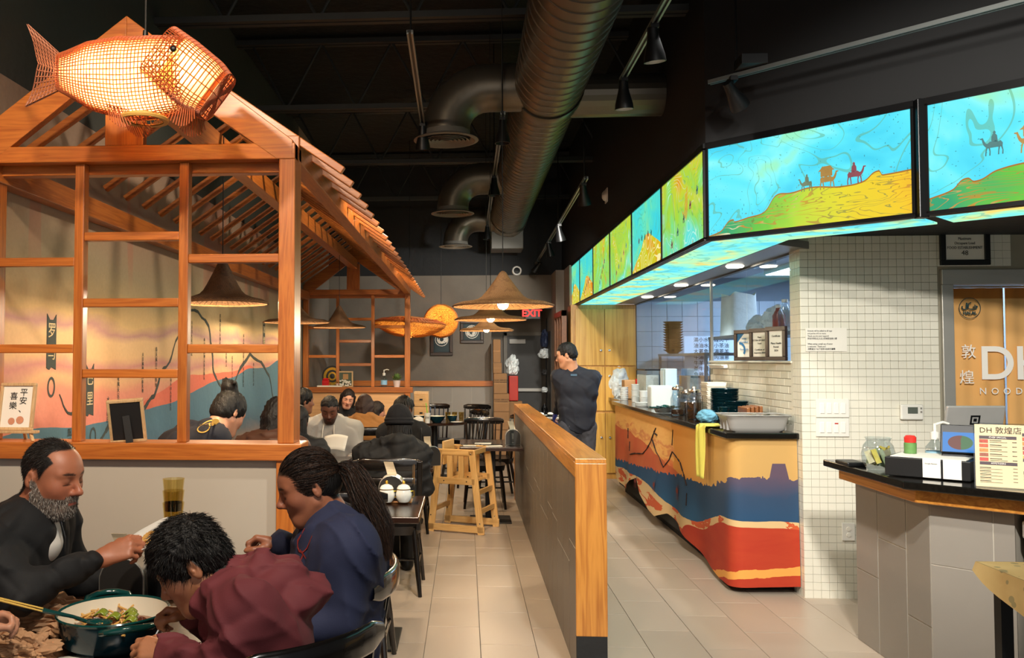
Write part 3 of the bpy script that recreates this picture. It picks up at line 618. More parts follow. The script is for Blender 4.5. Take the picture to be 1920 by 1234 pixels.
def hat_lamp(label, p, r=.30, h=.165, ztop=ZC, mat=m_straw, power=14, bz=.05):
    t = thing('hat_pendant', label, 'pendant lamp', p, group='conical straw hat pendants')
    s = r / .30
    prof = [(.004, h + .03), (.018 * s, h + .02), (.03 * s, h), (.07 * s, h * .66), (.10 * s, h * .42), (.125 * s, h * .25), (.15 * s, h * .15), (.20 * s, h * .07), (.26 * s, .004), (.296 * s, -.01), (.30 * s, -.016)]
    w = lambda th, z: 1 + (.012 * math.sin(th * 23) if z < .0 else 0) + .006 * math.sin(th * 7)
    sh = MB().lathe(prof, 64, wob=w).build('shade', mat, t, smooth='full', solid=.006); set_uv(sh, 150, 300)
    mb = MB()
    for k in range(44):
        a = k * 2 * math.pi / 44; mb.tube([(math.cos(a) * q[0] * 1.01, math.sin(a) * q[0] * 1.01, q[1] - .004) for q in prof[2:]], .0022, 4)
    mb.build('ribs', mat, t)
    MB().tube([(math.cos(a) * .3 * s * (1 + .012 * math.sin(a * 23)), math.sin(a) * .3 * s * (1 + .012 * math.sin(a * 23)), -.016) for a in np.linspace(0, 2 * math.pi, 65)], .006, 6).build('brim_binding', m_strawl, t)
    MB().tube([(0, 0, h), (0, 0, ztop - p[2])], .003, 6).build('cord', m_cord, t); MB().lathe([(.001, h - .01), (.016, h - .01), (.018, h - .07), (.001, h - .07)], 14).build('socket', m_can, t)
    MB().sphere((0, 0, bz), .034).build('bulb', m_bulb, t); lamp('POINT', (p[0], p[1], p[2] + bz - .045), power, (1, .80, .54), .034)
    return t
hat_lamp('conical straw hat pendant over the first table beside the divider', PY(943, 569, 5.2), .30, .165, mat=m_strawl, power=14, bz=-.004)
hat_lamp('conical straw hat pendant between two others along the divider', PY(920, 596, 7.3), .30, .14, mat=m_strawl, power=14, bz=-.004)
hat_lamp('farthest conical straw hat pendant along the divider', PY(912, 617, 9.65), .30, .12, mat=m_strawl, power=14, bz=-.004)
hat_lamp('dark straw hat pendant hanging inside the booth above the bun-haired diner', PY(417, 563, 4.6), .245, .20, 2.8, power=18)
hat_lamp('straw hat pendant in the middle of the booth behind the front post', PY(556, 601, 7.8), .30, .13, 2.8, power=17)
hat_lamp('straw hat pendant deep in the booth near its far lattice', PY(636, 611, 9.7), .30, .20, 2.8, power=15)
# rattan lattice lamps
m_rattan = plain('rattan', 'a4552a', .6, var=.3, scale=30); m_rattan_l = plain('rattan_light', 'a8682a', .6, var=.25, scale=30)
def lattice(mb, name, mat, t, th, **kw):
    o = mb.build(name, mat, t, smooth=False, **kw); q = o.modifiers.new('w', 'WIREFRAME'); q.thickness = th; q.use_even_offset = False; q.use_relative_offset = False; q.use_replace = True; return o
nl = N('added_weave_liner'); tl = nl.new('BsdfTranslucent', i={'Color': 'd9a04a'}); df_ = nl.new('BsdfDiffuse', i={'Color': '9a6228'}); mx_ = nl.new('MixShader', i={0: nl.math('GREATER_THAN', nl.noise(150, nl.coord(), 1), .5)}); nl.put(mx_.inputs[1], tl.outputs[0]); nl.put(mx_.inputs[2], df_.outputs[0]); nl.t.links.new(mx_.outputs[0], nl.n['Material Output'].inputs[0]); m_weave = nl.m  # translucent lining added so the globe and saucer glow through
p = PY(827, 602, 12.5); t = thing('rattan_globe_lamp', 'round woven rattan globe lamp hanging before the back wall', 'pendant lamp', p)
r = .252; lattice(MB().lathe([(r * math.sin(a), r * math.cos(a) * .98) for a in np.linspace(.25, math.pi - .1, 34)], 84), 'shade', m_rattan_l, t, .005)
MB().lathe([(r * .97 * math.sin(a), r * .95 * math.cos(a)) for a in np.linspace(.3, math.pi - .2, 20)], 40).build('added_inner_liner', m_weave, t, smooth='full')
MB().lathe([(.03, .245), (.065, .243), (.065, .235), (.03, .237)], 24).build('top_ring', m_rattan, t); MB().tube([(0, 0, .24), (0, 0, ZC - p[2])], .004, 6).build('cord', m_cord, t); MB().sphere((0, 0, .1), .04).build('bulb', m_bulb, t); MB().lathe([(.001, .24), (.014, .24), (.016, .13), (.001, .13)], 12).build('socket', m_can, t)
lamp('POINT', (p[0], p[1], p[2] + .045), 3.5, (1, .72, .4), .04)
p = PY(768, 612, 11.75); t = thing('rattan_saucer_lamp', 'wide tilted woven rattan saucer lamp behind the far booth post', 'pendant lamp', p)
TM = Matrix.Rotation(R(3), 3, 'Y')
SP = [(.05, -.15), (.16, -.145), (.28, -.115), (.40, -.055), (.48, .0), (.50, .035), (.46, .055), (.38, .085), (.27, .115), (.17, .128)]; SL = np.linspace(0, 9, 40); SP2 = [(float(np.interp(q, range(10), [a for a, b in SP])), float(np.interp(q, range(10), [b for a, b in SP]))) for q in SL]
lattice(MB().lathe(SP2, 130, M=TM), 'shade', m_rattan_l, t, .006); MB().lathe([(a * .975, b * .96) for a, b in SP2], 60, M=TM).build('added_inner_liner', m_weave, t, smooth='full')
lattice(MB().lathe([(.495, .04), (.505, .046), (.46, .065), (.38, .096)], 60, M=TM), 'rim', m_rattan, t, .01)
MB().tube([(0, 0, .0), (0, 0, ZC - p[2])], .004, 6).build('cord', m_cord, t); MB().sphere((0, 0, .02), .04).build('bulb', m_bulb, t); lamp('POINT', (p[0], p[1], p[2] - .06), 16, (1, .76, .45), .04)
# fish lamp
fc = PY(262, 142, 3.1); t = thing('fish_lamp', 'glowing woven bamboo fish lamp hanging before the booth gable', 'pendant lamp', fc)
m_bam = plain('bamboo_strip', 'a4512a', .55, var=.3, scale=40); m_baml = plain('bamboo_pale', 'c79a4e', .5, var=.2, scale=40)
def fish_pt(u, v, sc=1.):
    # u round, v along: tail (0) -> head (1)
    x = -.315 + v * .50; e = np.interp(v, [0, .08, .25, .5, .75, 1.], [.068, .085, .125, .15, .148, .135]); wdt = np.interp(v, [0, .1, .3, .6, .85, 1.], [.02, .04, .085, .115, .115, .10])
    zc = np.interp(v, [0, .3, .6, 1], [.02, .0, -.012, .0]); a = u * 2 * math.pi
    ca, sa = math.cos(a), math.sin(a)
    return Vector((x, wdt * sc * math.copysign(abs(ca) ** .9, ca), zc + e * sc * math.copysign(abs(sa) ** .85, sa)))
lattice(MB().grid(lambda u, v: fish_pt(u, v), 60, 38, True), 'woven_body', m_bam, t, .0062)
nl = N('added_glow_liner'); tl = nl.new('BsdfTranslucent', i={'Color': 'f6d9a0'}); nl.t.links.new(tl.outputs[0], nl.n['Material Output'].inputs[0]); m_liner = nl.m  # translucent liner added so the bulb brightens the gaps in the weave
MB().grid(lambda u, v: fish_pt(u, .03 + v * .93, .93), 40, 24, True).build('added_body_liner', m_liner, t, smooth='full')
def head_pt(u, v):
    a = u * 2 * math.pi; ca, sa = math.cos(a), math.sin(a); hgt = np.interp(v, [0, .35, .8, 1], [.112, .115, .11, .095]); wdt = np.interp(v, [0, .4, 1], [.118, .112, .06])
    q = Vector((-.085 + v * .25, wdt * math.copysign(abs(ca) ** .5, ca), hgt * math.copysign(abs(sa) ** .4, sa))); return Matrix.Rotation(R(37), 3, 'Y') @ q + Vector((.165, 0, .012))
MB().grid(lambda u, v: head_pt(u, .25 + v * .7) * .0 + (head_pt(u, .25 + v * .7) - Vector((.165, 0, .012))) * .93 + Vector((.165, 0, .012)), 40, 10, True).build('added_head_liner', m_liner, t, smooth='full')
lattice(MB().grid(head_pt, 52, 17, True), 'woven_head', m_bam, t, .0066)
tail = lambda u, v: Vector((-.300 - .085 * v - .055 * abs(u - .5) * 2 * v, .012 * math.sin(u * 9) * v, .02 + (u - .5) * (.13 + .19 * v) + .03 * v))
lattice(MB().grid(tail, 15, 10), 'tail_fin', plain('bamboo_dark', 'a3674c', .6), t, .0085)
lattice(MB().grid(lambda u, v: head_pt(u, 1.) * (1 - v) + v * (head_pt(0., 1.) + head_pt(.5, 1.)) * .5, 28, 7, True), 'mouth_mesh', m_bam, t, .006)
for s in (-1, 1): MB().sphere(Vector((.168, s * .118, .055)), (.012, .008, .012)).build('eye', m_can, t)
MB().lathe([(.072, 0), (.088, .006), (.09, .0), (.086, -.008), (.07, -.006)], 32, (.02, 0, -.165)).build('bottom_ring', m_baml, t)
lattice(MB().lathe([(.072, -.166), (.06, -.15), (.03, -.146), (.005, -.145)], 24, (.02, 0, 0)), 'bottom_mesh', m_baml, t, .005)
for fx, fs, fl in ((-.10, -1, 1), (.155, -1, -1), (-.09, 1, 1), (.15, 1, -1)):
    mb = MB()
    for k in range(11): mb.tube([(fx + k * .007, fs * .055, -.12 - .002 * k), (fx + k * .009 * 1.1 + .02 * fl, fs * .075, -.185 - .03 * math.sin(k * .3))], .0022, 5)
    mb.build('belly_fin', m_bam, t)
MB().tube([(.02, 0, .13), (.02, 0, ZC - fc[2])], .004, 6).build('cord', m_cord, t); MB().lathe([(.001, .17), (.009, .17), (.011, .14), (.001, .135)], 12, (.02, 0, 0)).build('cord_grip', m_can, t)
MB().sphere((.02, 0, .02), (.03, .03, .04)).build('bulb', glow('fish_bulb', 'ffc878', 25.), t); MB().tube([(.02, 0, .06), (.02, 0, .13)], .014, 10).build('socket', m_can, t)
for dx in (-.17, .19): lamp('POINT', (fc[0] + dx, fc[1], fc[2] + .01), 2.2, (1, .66, .30), .03)
lamp('POINT', (fc[0] + .02, fc[1], fc[2] - .045), 4, (1, .66, .30), .03)
# ================================================================ SERVING COUNTER
m_gran = plain('granite', '14120f', .12, var=.5, scale=60, bump=.05, bscale=80)
CX0, CX1, CY0, CY1, CZ = 1.75, XW - .004, 5.935, 10.47, 1.08
sc_ = thing('serving_counter', 'long serving counter with black stone top beside the kitchen glass', 'counter', (2.0, 8.2, 0))
MB().box(1.83, CX1, CY0 + .10, CY1, .10, CZ - .04).build('body', plain('counter_body', '1c1a18', .8), sc_, world=True); MB().box(CX0, CX1, CY0, CY1 + .02, CZ - .04, CZ).build('stone_top', m_gran, sc_, world=True, bevel=.006); MB().box(1.88, CX1, CY1 + .02, 11.5, CZ - .04, CZ).build('stone_top', m_gran, sc_, world=True); MB().box(1.9, CX1, CY0 + .16, CY1, 0, .10).build('plinth', m_black, sc_, world=True)
# printed cloth round the counter, u = run in metres from the far end, v = height
n = N('printed_cloth'); uv = n.coord('UV'); U_, V_, _ = n.xyz(uv); nz = n.noise(2.2, uv, 4, .55, .3); nzb = n.noise(5, n.coord('UV', (.6, 2.2, 1)), 4, .55, .5)
def s_of(px, py):
    if px > 1366: q = PY(px, py, CY0 + .04); return (4.43 + (q[0] - 1.79), q[2])
    q = PX(px, py, 1.79); return (CY1 - q[1], q[2])
def prof(P): return sorted([s_of(*q) for q in P])
sky = n.ramp(n.math('ADD', V_, n.math('MULTIPLY_ADD', nzb, .5, -.25)), [(.55, 'd9603a'), (.66, 'e58a4a'), (.74, 'efb563'), (.80, 'dc8a50'), (.86, 'efb866'), (1.0, 'e9a95a')])
sky = n.mix(n.math('GREATER_THAN', n.math('ADD', U_, n.math('MULTIPLY', nz, .5)), 3.1), sky, n.ramp(n.math('ADD', n.math('MULTIPLY', U_, .2), n.math('MULTIPLY', nz, .12)), [(.7, 'dc9640'), (.85, 'dba858'), (.98, 'c49c5c')]))
pb_ = prof([(1137, 850), (1165, 862), (1200, 873), (1243, 886), (1280, 893), (1316, 908), (1338, 910), (1352, 903), (1364, 896), (1390, 895), (1435, 897), (1489, 897)])
blue_h = n.curve(U_, pb_, 0, 4.95, 0, 1.1, 'VECTOR'); blue = n.math('LESS_THAN', V_, n.math('ADD', blue_h, n.math('MULTIPLY_ADD', n.noise(16, uv, 2), .10, -.05)))
pr_ = [(a, b - .06) for a, b in prof([(1137, 828), (1200, 845), (1243, 868), (1300, 890), (1330, 905)])] ; a0, a1 = s_of(1449, 870)[0], s_of(1470, 870)[0]; mesa = n.math('MULTIPLY', n.math('LESS_THAN', V_, .872), n.math('LESS_THAN', n.math('ABSOLUTE', n.math('SUBTRACT', U_, (a0 + a1) / 2)), n.math('MULTIPLY_ADD', n.math('SUBTRACT', .872, V_), .22, (a1 - a0) / 2 + .006))); blue = n.math('MAXIMUM', blue, mesa); red_h = n.curve(U_, [(0, .80), (1.2, .78), (2.0, .72), (2.9, .62), (3.5, .56), (4.95, .4)], 0, 4.95, 0, 1.1); redb = n.math('LESS_THAN', V_, n.math('ADD', red_h, n.math('MULTIPLY_ADD', nz, .08, -.04)))
c = n.mix(redb, sky, n.mix(nz, 'c8482a', 'd07a44')); c = n.mix(blue, c, n.ramp(n.math('ADD', V_, n.math('MULTIPLY', nz, .25)), [(.3, '1f5a80'), (.62, '20486c'), (.80, '2c4564'), (.95, '5c4a5c')]))
cream_h = n.curve(U_, [(0, .30), (.6, .33), (1.4, .36), (2.2, .33), (3.0, .26), (3.6, .30), (4.0, .40), (4.43, .47), (4.95, .46)], 0, 4.95, 0, 1.1); cr = n.math('LESS_THAN', V_, n.math('ADD', cream_h, n.math('MULTIPLY_ADD', nz, .05, -.01))); c = n.mix(cr, c, n.mix(n.math('GREATER_THAN', nzb, .55), 'd9b884', 'c9582c'))
rh = n.curve(U_, [(0, .0), (2.9, .05), (3.35, .24), (3.7, .27), (4.0, .36), (4.43, .445), (4.95, .43)], 0, 4.95, 0, 1.1); rr = n.math('LESS_THAN', V_, n.math('ADD', rh, n.math('MULTIPLY_ADD', nz, .03, -.015))); c = n.mix(rr, c, n.mix(nzb, 'a82614', 'bd4420'))
oh = n.curve(U_, [(0, 0.), (3.6, .0), (4.2, .10), (4.5, .17), (4.95, .21)], 0, 4.95, 0, 1.1); oo = n.math('LESS_THAN', n.math('ABSOLUTE', n.math('SUBTRACT', V_, n.math('SUBTRACT', oh, n.math('MULTIPLY', nzb, .08)))), .03); c = n.mix(oo, c, 'e8a24c')
n.bump(n.noise(300, uv, 1), .1, .001); m_cloth = n.out(c, .85)
rc = random.Random(5); fold = [(rc.uniform(2, 9), rc.uniform(0, 6), rc.uniform(.3, 1)) for _ in range(6)]
def hem_f(s): return np.interp(s, [0, .3, .8, 1.2, 1.45, 1.6, 2.0, 2.3, 2.6, 3.2, 3.7, 4.2, 4.6, 4.98], [.30, .17, .14, .30, .36, .22, .13, .12, .2, .13, .06, .03, .05, .06])
def cloth_pt(u, v):
    s = u * 4.87; zt = CZ - .045; hem = hem_f(s); z = zt + (hem - zt) * v
    b = sum(a * math.sin(f * s + ph + v * 1.2) for f, ph, a in fold) * .010 * v + .03 * v * v * math.sin(s * 1.3)
    if s < 4.36: x, y = 1.79 - b - .015 * v, CY1 - s
    elif s > 4.52: x, y = 1.79 + (s - 4.43), CY0 + .04 - b * .6 - .03 * v
    else:
        f = (s - 4.36) / .16; a = f * math.pi / 2; x, y = 1.87 - .08 * math.cos(a) - b * math.cos(a) - .015 * v * math.cos(a), CY0 + .12 - .08 * math.sin(a) - (b * .6 + .03 * v) * math.sin(a)
    return Vector((x, y, z))
mb = MB().grid(cloth_pt, 180, 30); cl = mb.build('counter_cloth', m_cloth, rec=False, smooth='full', label='long printed desert landscape cloth draped round the serving counter', cat='cloth')
uvl = cl.data.uv_layers.new(name='uv'); idx = np.empty(len(cl.data.loops), int); cl.data.loops.foreach_get('vertex_index', idx)
uvs = np.array([((k % 180) / 179 * 4.87, mb.v[k][2]) for k in range(len(mb.v))], np.float32); uvl.data.foreach_set('uv', uvs[idx].ravel())
# ink branches and camels printed on the cloth
m_cink = plain('cloth_ink', '2a1a16', .85, var=0); m_ccam = plain('cloth_camel', '7a2f24', .85, var=.1)
def cl_pt(s, z, off=.004):
    v = (CZ - .045 - z) / (CZ - .045 - hem_f(s)); q = cloth_pt(min(max(s / 4.87, 0), 1), max(0, min(v, 1))); return Vector((q.x - off, q.y, z))
def cl_line(px, w):
    mb = MB(); P = [s_of(*q) for q in px]
    for a, b in zip(P[:-1], P[1:]):
        for k in range(3):
            f0, f1 = k / 3, (k + 1) / 3; mb.tube([cl_pt(a[0] + (b[0] - a[0]) * f0, a[1] + (b[1] - a[1]) * f0), cl_pt(a[0] + (b[0] - a[0]) * f1, a[1] + (b[1] - a[1]) * f1)], w * .6 * rc.uniform(.6, 1.3), 5)
    mb.build('ink_branch', m_cink, cl, world=True)
cl_line([(1187, 852), (1196, 850), (1208, 851), (1216, 840), (1223, 825), (1228, 810), (1231, 803)], .010); cl_line([(1228, 812), (1234, 816)], .012); cl_line([(1225, 825), (1234, 848), (1240, 856), (1247, 876), (1255, 862), (1260, 847), (1268, 858), (1277, 868), (1285, 890), (1290, 910)], .010); cl_line([(1262, 806), (1260, 835)], .009); cl_line([(1178, 803), (1178, 822)], .009); cl_line([(1183, 828), (1184, 846)], .008); cl_line([(1290, 925), (1289, 948)], .008)
for px, py, s in ((1200, 905, .09), (1233, 912, .085), (1268, 925, .11)):
    a, z = s_of(px, py); mb = MB()
    for P in ([(-.5, 0), (-.5, .3), (-.3, .38), (-.1, .55), (.05, .36), (.2, .5), (.35, .3), (.5, .5), (.6, .75), (.8, .7), (.65, .55), (.55, .15), (.4, 0)], [(-.45, .05), (-.5, -.55), (-.42, -.55), (-.36, .05)], [(-.25, .05), (-.25, -.55), (-.17, -.55), (-.15, .05)], [(.2, .05), (.2, -.55), (.28, -.55), (.3, .05)], [(.38, .05), (.44, -.55), (.5, -.55), (.5, .05)]):
        q = [cl_pt(a + x * s, z + y * s, .008) for x, y in P]; mb.add(q, [tuple(range(len(q)))])
    mb.build('camel_print', m_ccam, cl, world=True, smooth=False)
# ================================================================ wood cabinet at the end of the counter
cb = thing('tall_cabinet', 'tall plywood cabinet with paired doors at the end of the serving counter', 'cabinet', (1.86, 11.55, 0))
MB().box(-.44, .40, .02, .5, 0, 2.31).build('carcass', wood('cab_', 'b57c34', 'd8a04c', 'z', .35, .6), cb)
m_cd = wood('cabdoor_', 'c08530', 'e2ae52', 'z', .3, .35, .4)
for x0, x1 in ((-.40, -.02), (-.01, .385)):
    for z0, z1, kz in ((1.50, 2.25, 1.70), (.90, 1.48, 1.36), (.08, .87, .55)):
        d = MB().box(x0, x1, -.004, .02, z0, z1).build('door', m_cd, cb, bevel=.003); kx = x1 - .05 if x0 < -.1 else x0 + .05
        MB().lathe([(.001, .03), (.014, .028), (.016, .018), (.007, .008), (.007, 0)], 14, (kx, -.004, kz), Matrix.Rotation(math.pi / 2, 3, 'X')).build('knob', m_chrome, d)
struct('trim_2', MB().box(1.40, 1.43, 11.53, 11.62, 0, 2.31), wood('cab_', 'b57c34', 'd8a04c', 'z', .35, .6))
# windows with timber grid on the passage wall
wn = thing('window_1', 'dark timber-framed window grid on the passage wall', 'window', (1.33, 12.2, 0), kind='structure')
for a, b, c, d in ((11.75, 12.75, 2.17, 2.25), (11.75, 12.75, 1.10, 1.18), (11.75, 12.75, 1.58, 1.63), (11.75, 11.81, 1.1, 2.25), (12.69, 12.75, 1.1, 2.25), (12.05, 12.09, 1.1, 2.25), (12.36, 12.40, 1.1, 2.25)): MB().box(-.03, .04, a - 12.2, b - 12.2, c, d).build('window_bar', wood('dark_', '6e3f1c', '8d5526', 'y', .4), wn, bevel=.003)
MB().add([(.01, -.45, 1.1), (.01, .55, 1.1), (.01, .55, 2.25), (.01, -.45, 2.25)], [(0, 1, 2, 3)]).build('pane', plain('dark_pane', '211f1d', .12), wn)
# ================================================================ COUNTER GOODS
def onc(px, X=2.03): p = PX(px, 700, X); return Vector((p[0], p[1], CZ)), p[1] / F_PX
m_bag = plain('plastic_bag', 'dfe6e6', .3, var=.12, scale=14, bump=.9, bscale=18, bd=.03); m_kraft = plain('kraft', 'b98d5e', .8, var=.15)
def crumple(name, p, size, mat, label, cat, seed=1, parent=None, amp=.35, n=26, fq=3.2):
    rs = np.random.default_rng(seed); ks = rs.normal(size=(14, 3)) * fq; ph = rs.uniform(0, 6.3, 14); mb = MB()
    def f(u, v):
        a, b = u * 2 * math.pi, (v - .5) * math.pi; d = np.array([math.cos(b) * math.cos(a), math.cos(b) * math.sin(a), math.sin(b)])
        k = 1 + amp * float(np.mean(np.abs(np.sin(ks @ d + ph))) * 2 - 1.25); z = d[2] * k
        return Vector((d[0] * k * size[0], d[1] * k * size[1], max(z, -.75) * size[2] + .75 * size[2]))
    mb.grid(f, n, n // 2, True); o = mb.build(name, mat, parent, smooth=False, label=label, cat=cat, origin=(0, 0, 0)); o.location = p; return o
p, m = onc(1158); o = crumple('plastic_bag', p, (.15, .20, .25), m_bag, 'heap of crumpled white plastic bags at the far end of the serving counter', 'bag', 4, n=44)
p, m = onc(1180, 2.08); boxthing('paper_parcel', m_kraft, (p.x - .08, p.x + .08, p.y - .1, p.y + .1, CZ, CZ + .24), 'tan paper parcel tucked behind the plastic bags', 'parcel', .01)
p, m = onc(1197, 2.12); MB().lathe([(.001, 0), (.035, 0), (.04, .26), (.001, .26)], 16, p).build('red_bottle', plain('red_plastic', 'c22418', .35), label='red plastic bottle between the bags on the counter', cat='bottle')
def cupstack(px, X, r, h, label, cnt, mat=None):
    p, m = onc(px, X); t = thing('cup_stack', label, 'cups', p, group='white takeaway cups and lids on the serving counter')
    for k in range(cnt):
        z = h * k / cnt; MB().lathe([(.001, z + .004), (r * .88, z + .003), (r * .94, z + h / cnt * .8), (r, z + h / cnt * .9), (r, z + h / cnt * .98), (r * .93, z + h / cnt), (.001, z + h / cnt)], 22).build('cup', mat or plain('white_cup', 'dfe3e0', .35, var=.03), t)
cupstack(1170, 1.95, .052, .16, 'short stack of white paper cups by the plastic bags', 6); cupstack(1191, 1.98, .048, .21, 'tall stack of translucent white cups behind the lids', 3); cupstack(1207, 1.98, .052, .15, 'pair of white tubs stacked beside the tall cups', 2); cupstack(1203, 1.86, .075, .045, 'low stack of white plastic lids near the counter edge', 3)
p, m = onc(1237, 1.99); boxthing('white_tub', plain('tub', 'd9e4e4', .4, var=.03), (p.x - .11, p.x + .11, p.y - .1, p.y + .1, CZ, CZ + .23), 'square white plastic tub on the serving counter', 'tub', .02)
t = thing('tall_box', 'tall pale blue-white dispenser box behind the white tub', 'box', (2.15, onc(1250, 2.13)[0].y, CZ)); MB().box(-.06, .06, -.12, .12, 0, .40).build('body', plain('pale_blue', 'bcd9e6', .4, var=.04), t, bevel=.006); MB().box(-.063, -.055, -.03, .11, .02, .38).build('front_panel', plain('pale_blue2', 'd3e6ee', .4, var=.04), t)
t = thing('clear_crate', 'low clear sided crate full of folded white packets behind the cups', 'crate', (2.14, onc(1212, 2.13)[0].y, CZ)); MB().box(-.07, .08, -.26, .26, 0, .32).build('folded_packets', plain('packets', 'cdd8d6', .5, var=.25, scale=22, bump=.8, bscale=22, bd=.02), t, bevel=.01); MB().box(-.08, .09, -.27, .27, .37, .385).build('dark_rim', m_can, t)
p, m = onc(1244, 1.84); t = thing('foil_tray', 'crimped foil tray holding green soup spoons', 'tray', p)
MB().lathe([(.001, .004), (.075, .004), (.095, .05), (.108, .055)], 40, wob=lambda a, z: 1 + (.02 * math.sin(a * 40) if z > .01 else 0)).build('tray', plain('foil2', 'c9c9c4', .25, .9, bump=.4, bscale=60), t)
m_teal = plain('teal_enamel', '0e3f3c', .12, var=.1); m_teal_d = plain('teal_dark', '0a2a33', .15, var=.08)
def spoon(p, yaw, tilt, label=None, mat=None, L=.13, parent=None, group=None):
    M3 = Matrix.Rotation(yaw, 3, 'Z') @ Matrix.Rotation(tilt, 3, 'Y'); t = thing('soup_spoon', label, 'spoon', p, group=group) if parent is None else parent
    MB().grid(lambda u, v: M3 @ Vector((.03 * v * math.cos(u * 6.283) * 1.25, .03 * v * math.sin(u * 6.283), -.014 * (1 - v * v))), 18, 6, True).build('spoon_bowl', mat or m_teal, t, solid=.002); MB().tube([M3 @ Vector((-.034, 0, 0)), M3 @ Vector((-.07, 0, .012)), M3 @ Vector((-L, 0, .03))], [.006, .005, .007], 8).build('spoon_handle', mat or m_teal, t); return t
for k in range(5): spoon(p + Vector((-.03 + .02 * k, -.06 + .03 * k, .055 + .01 * (k % 2))), .4 + k * .5, -.2, 'green soup spoon piled in the foil tray', group='soup spoons in the foil tray')
m_glassc = thin_glass('carafe_glass', 'e8eef0', .10); m_tea = plain('tea', '3a2314', .1, var=0)
def carafe(px, X, label, tea, h=.24):
    p, m = onc(px, X); t = thing('glass_carafe', label, 'carafe', p, group='glass carafes on the serving counter')
    MB().lathe([(.001, 0), (.055, 0), (.062, .02), (.062, h * .6), (.045, h * .8), (.042, h * .9), (.05, h)], 26).build('glass_body', m_glassc, t); MB().lathe([(.001, h * .92), (.047, h * .92), (.05, h * .97), (.045, h * 1.04), (.015, h * 1.06), (.012, h * 1.12), (.001, h * 1.13)], 24).build('lid', m_chrome, t)
    MB().tube([(0, -.055, h * .85), (-.01, -.105, h * .82), (-.01, -.11, h * .4), (0, -.062, h * .25)], .007, 8).build('handle', m_glassc, t)
    if tea: MB().lathe([(.001, .006), (.056, .006), (.058, tea), (.001, tea)], 24).build('drink', m_tea, t)
carafe(1270, 1.90, 'clear glass carafe with steel lid, nearly empty', .05); carafe(1301, 1.90, 'glass carafe of dark tea with steel lid', .14); carafe(1286, 2.0, 'squat glass carafe behind the tea carafe', .11, .2)
t = thing('cutlery_tub', 'clear tub of upright cutlery behind the carafes', 'tub', onc(1316, 2.0)[0]); MB().lathe([(.001, 0), (.05, 0), (.056, .14)], 20).build('tub', m_glassc, t)
mb = MB()
for k in range(14): a = k * .9; mb.tube([(.03 * math.cos(a), .03 * math.sin(a), .01), (.045 * math.cos(a), .045 * math.sin(a), .17 + .03 * math.sin(k * 3))], .003, 5)
mb.build('cutlery', m_chrome, t)
def stack(name, part, label, p, prof, cnt, dz, mat, cat, seg=28, group=None):
    t = thing(name, label, cat, p, group=group); q = MB().lathe(prof, seg).build(part, mat, t)
    for k in range(1, cnt): clone(q, part, (random.uniform(-.003, .003), random.uniform(-.003, .003), k * dz), t)
    return t
t = thing('tray_stack', 'tall stack of off-white square trays behind the teal plates', 'trays', onc(1337, 2.10)[0])
q = MB().box(-.07, .07, -.09, .09, 0, .006).prism([(-.085, .018), (-.07, 0), (.07, 0), (.085, .018)], (0, -.1, 0), (1, 0, 0), (0, 0, 1), -.2).build('tray', plain('tray_white', 'e8e0d2', .5, var=.04), t, bevel=.002)
for k in range(1, 17): clone(q, 'tray', (random.uniform(-.004, .004), random.uniform(-.004, .004), k * .0178), t)
PL = [(.001, .002), (.07, .002), (.10, .010), (.11, .018), (.108, .020), (.07, .007), (.001, .007)]
stack('plate_stack', 'plate', 'tall stack of dark teal plates on the serving counter', onc(1358, 2.06)[0], PL, 24, .0107, m_teal_d, 'plates', group='stacks of teal tableware'); stack('plate_stack', 'plate', 'lower stack of dark teal plates behind the wooden boards', onc(1376, 2.12)[0], PL, 15, .0107, m_teal_d, 'plates', group='stacks of teal tableware')
stack('bowl_stack', 'bowl', 'short stack of small teal bowls in front of the plates', onc(1356, 1.93)[0], [(.001, .002), (.025, .002), (.04, .018), (.042, .022), (.001, .012)], 10, .013, m_teal_d, 'bowls', 20, group='stacks of teal tableware')
t = thing('board_stack', 'stack of small brown wooden serving boards stood against the tiled wall', 'boards', onc(1414, 2.13)[0])
for k in range(4): MB().box(-.09 + .028 * k, -.066 + .028 * k, -.11 - .006 * k, .11 - .006 * k, 0, .145 + .004 * k).build('board', wood('walnut_', '6b3c1c', '9a5f30', 'y', .4, 2.), t, bevel=.006)
# grey cutlery bin
t = thing('cutlery_bin', 'grey plastic cutlery bin with four scoops on the counter end', 'bin', (1.99, 6.13, CZ)); m_binp = plain('bin_plastic', '9a9894', .45, var=.05)
def bin_pt(u, v):
    a = u * 2 * math.pi; ca, sa = math.cos(a), math.sin(a); sx, sy = np.interp(v, [0, .12, .9, 1], [.17, .185, .205, .212]), np.interp(v, [0, .12, .9, 1], [.11, .125, .145, .152])
    x = math.copysign(abs(ca) ** .25, ca) * sx; y = math.copysign(abs(sa) ** .25, sa) * sy; k = 1 - .035 * abs(math.sin(y * 34)) if (x < -.12 and v < .9) else 1
    return Vector((x * k, y, .105 * v))
MB().grid(bin_pt, 120, 8, True).add([(bin_pt(k / 120, 0)) for k in range(120)], [tuple(range(120))]).build('bin_body', m_binp, t, smooth=True); MB().grid(lambda u, v: bin_pt(u, 1.) * (1 + .05 * v) + Vector((0, 0, .004 - .012 * (v > .5) * 0)), 120, 2, True).build('rim', m_binp, t, solid=.006)
for k in range(3): MB().box(-.2, .2, -.075 + .075 * k - .003, -.075 + .075 * k + .003, .01, .095).build('divider', m_binp, t)
mb = MB()
for k in range(26): mb.tube([(random.uniform(-.18, .0), random.uniform(-.13, .13), .085), (random.uniform(.02, .2), random.uniform(-.13, .13), random.uniform(.085, .112))], .004, 5)
mb.build('cutlery', m_chrome, t)
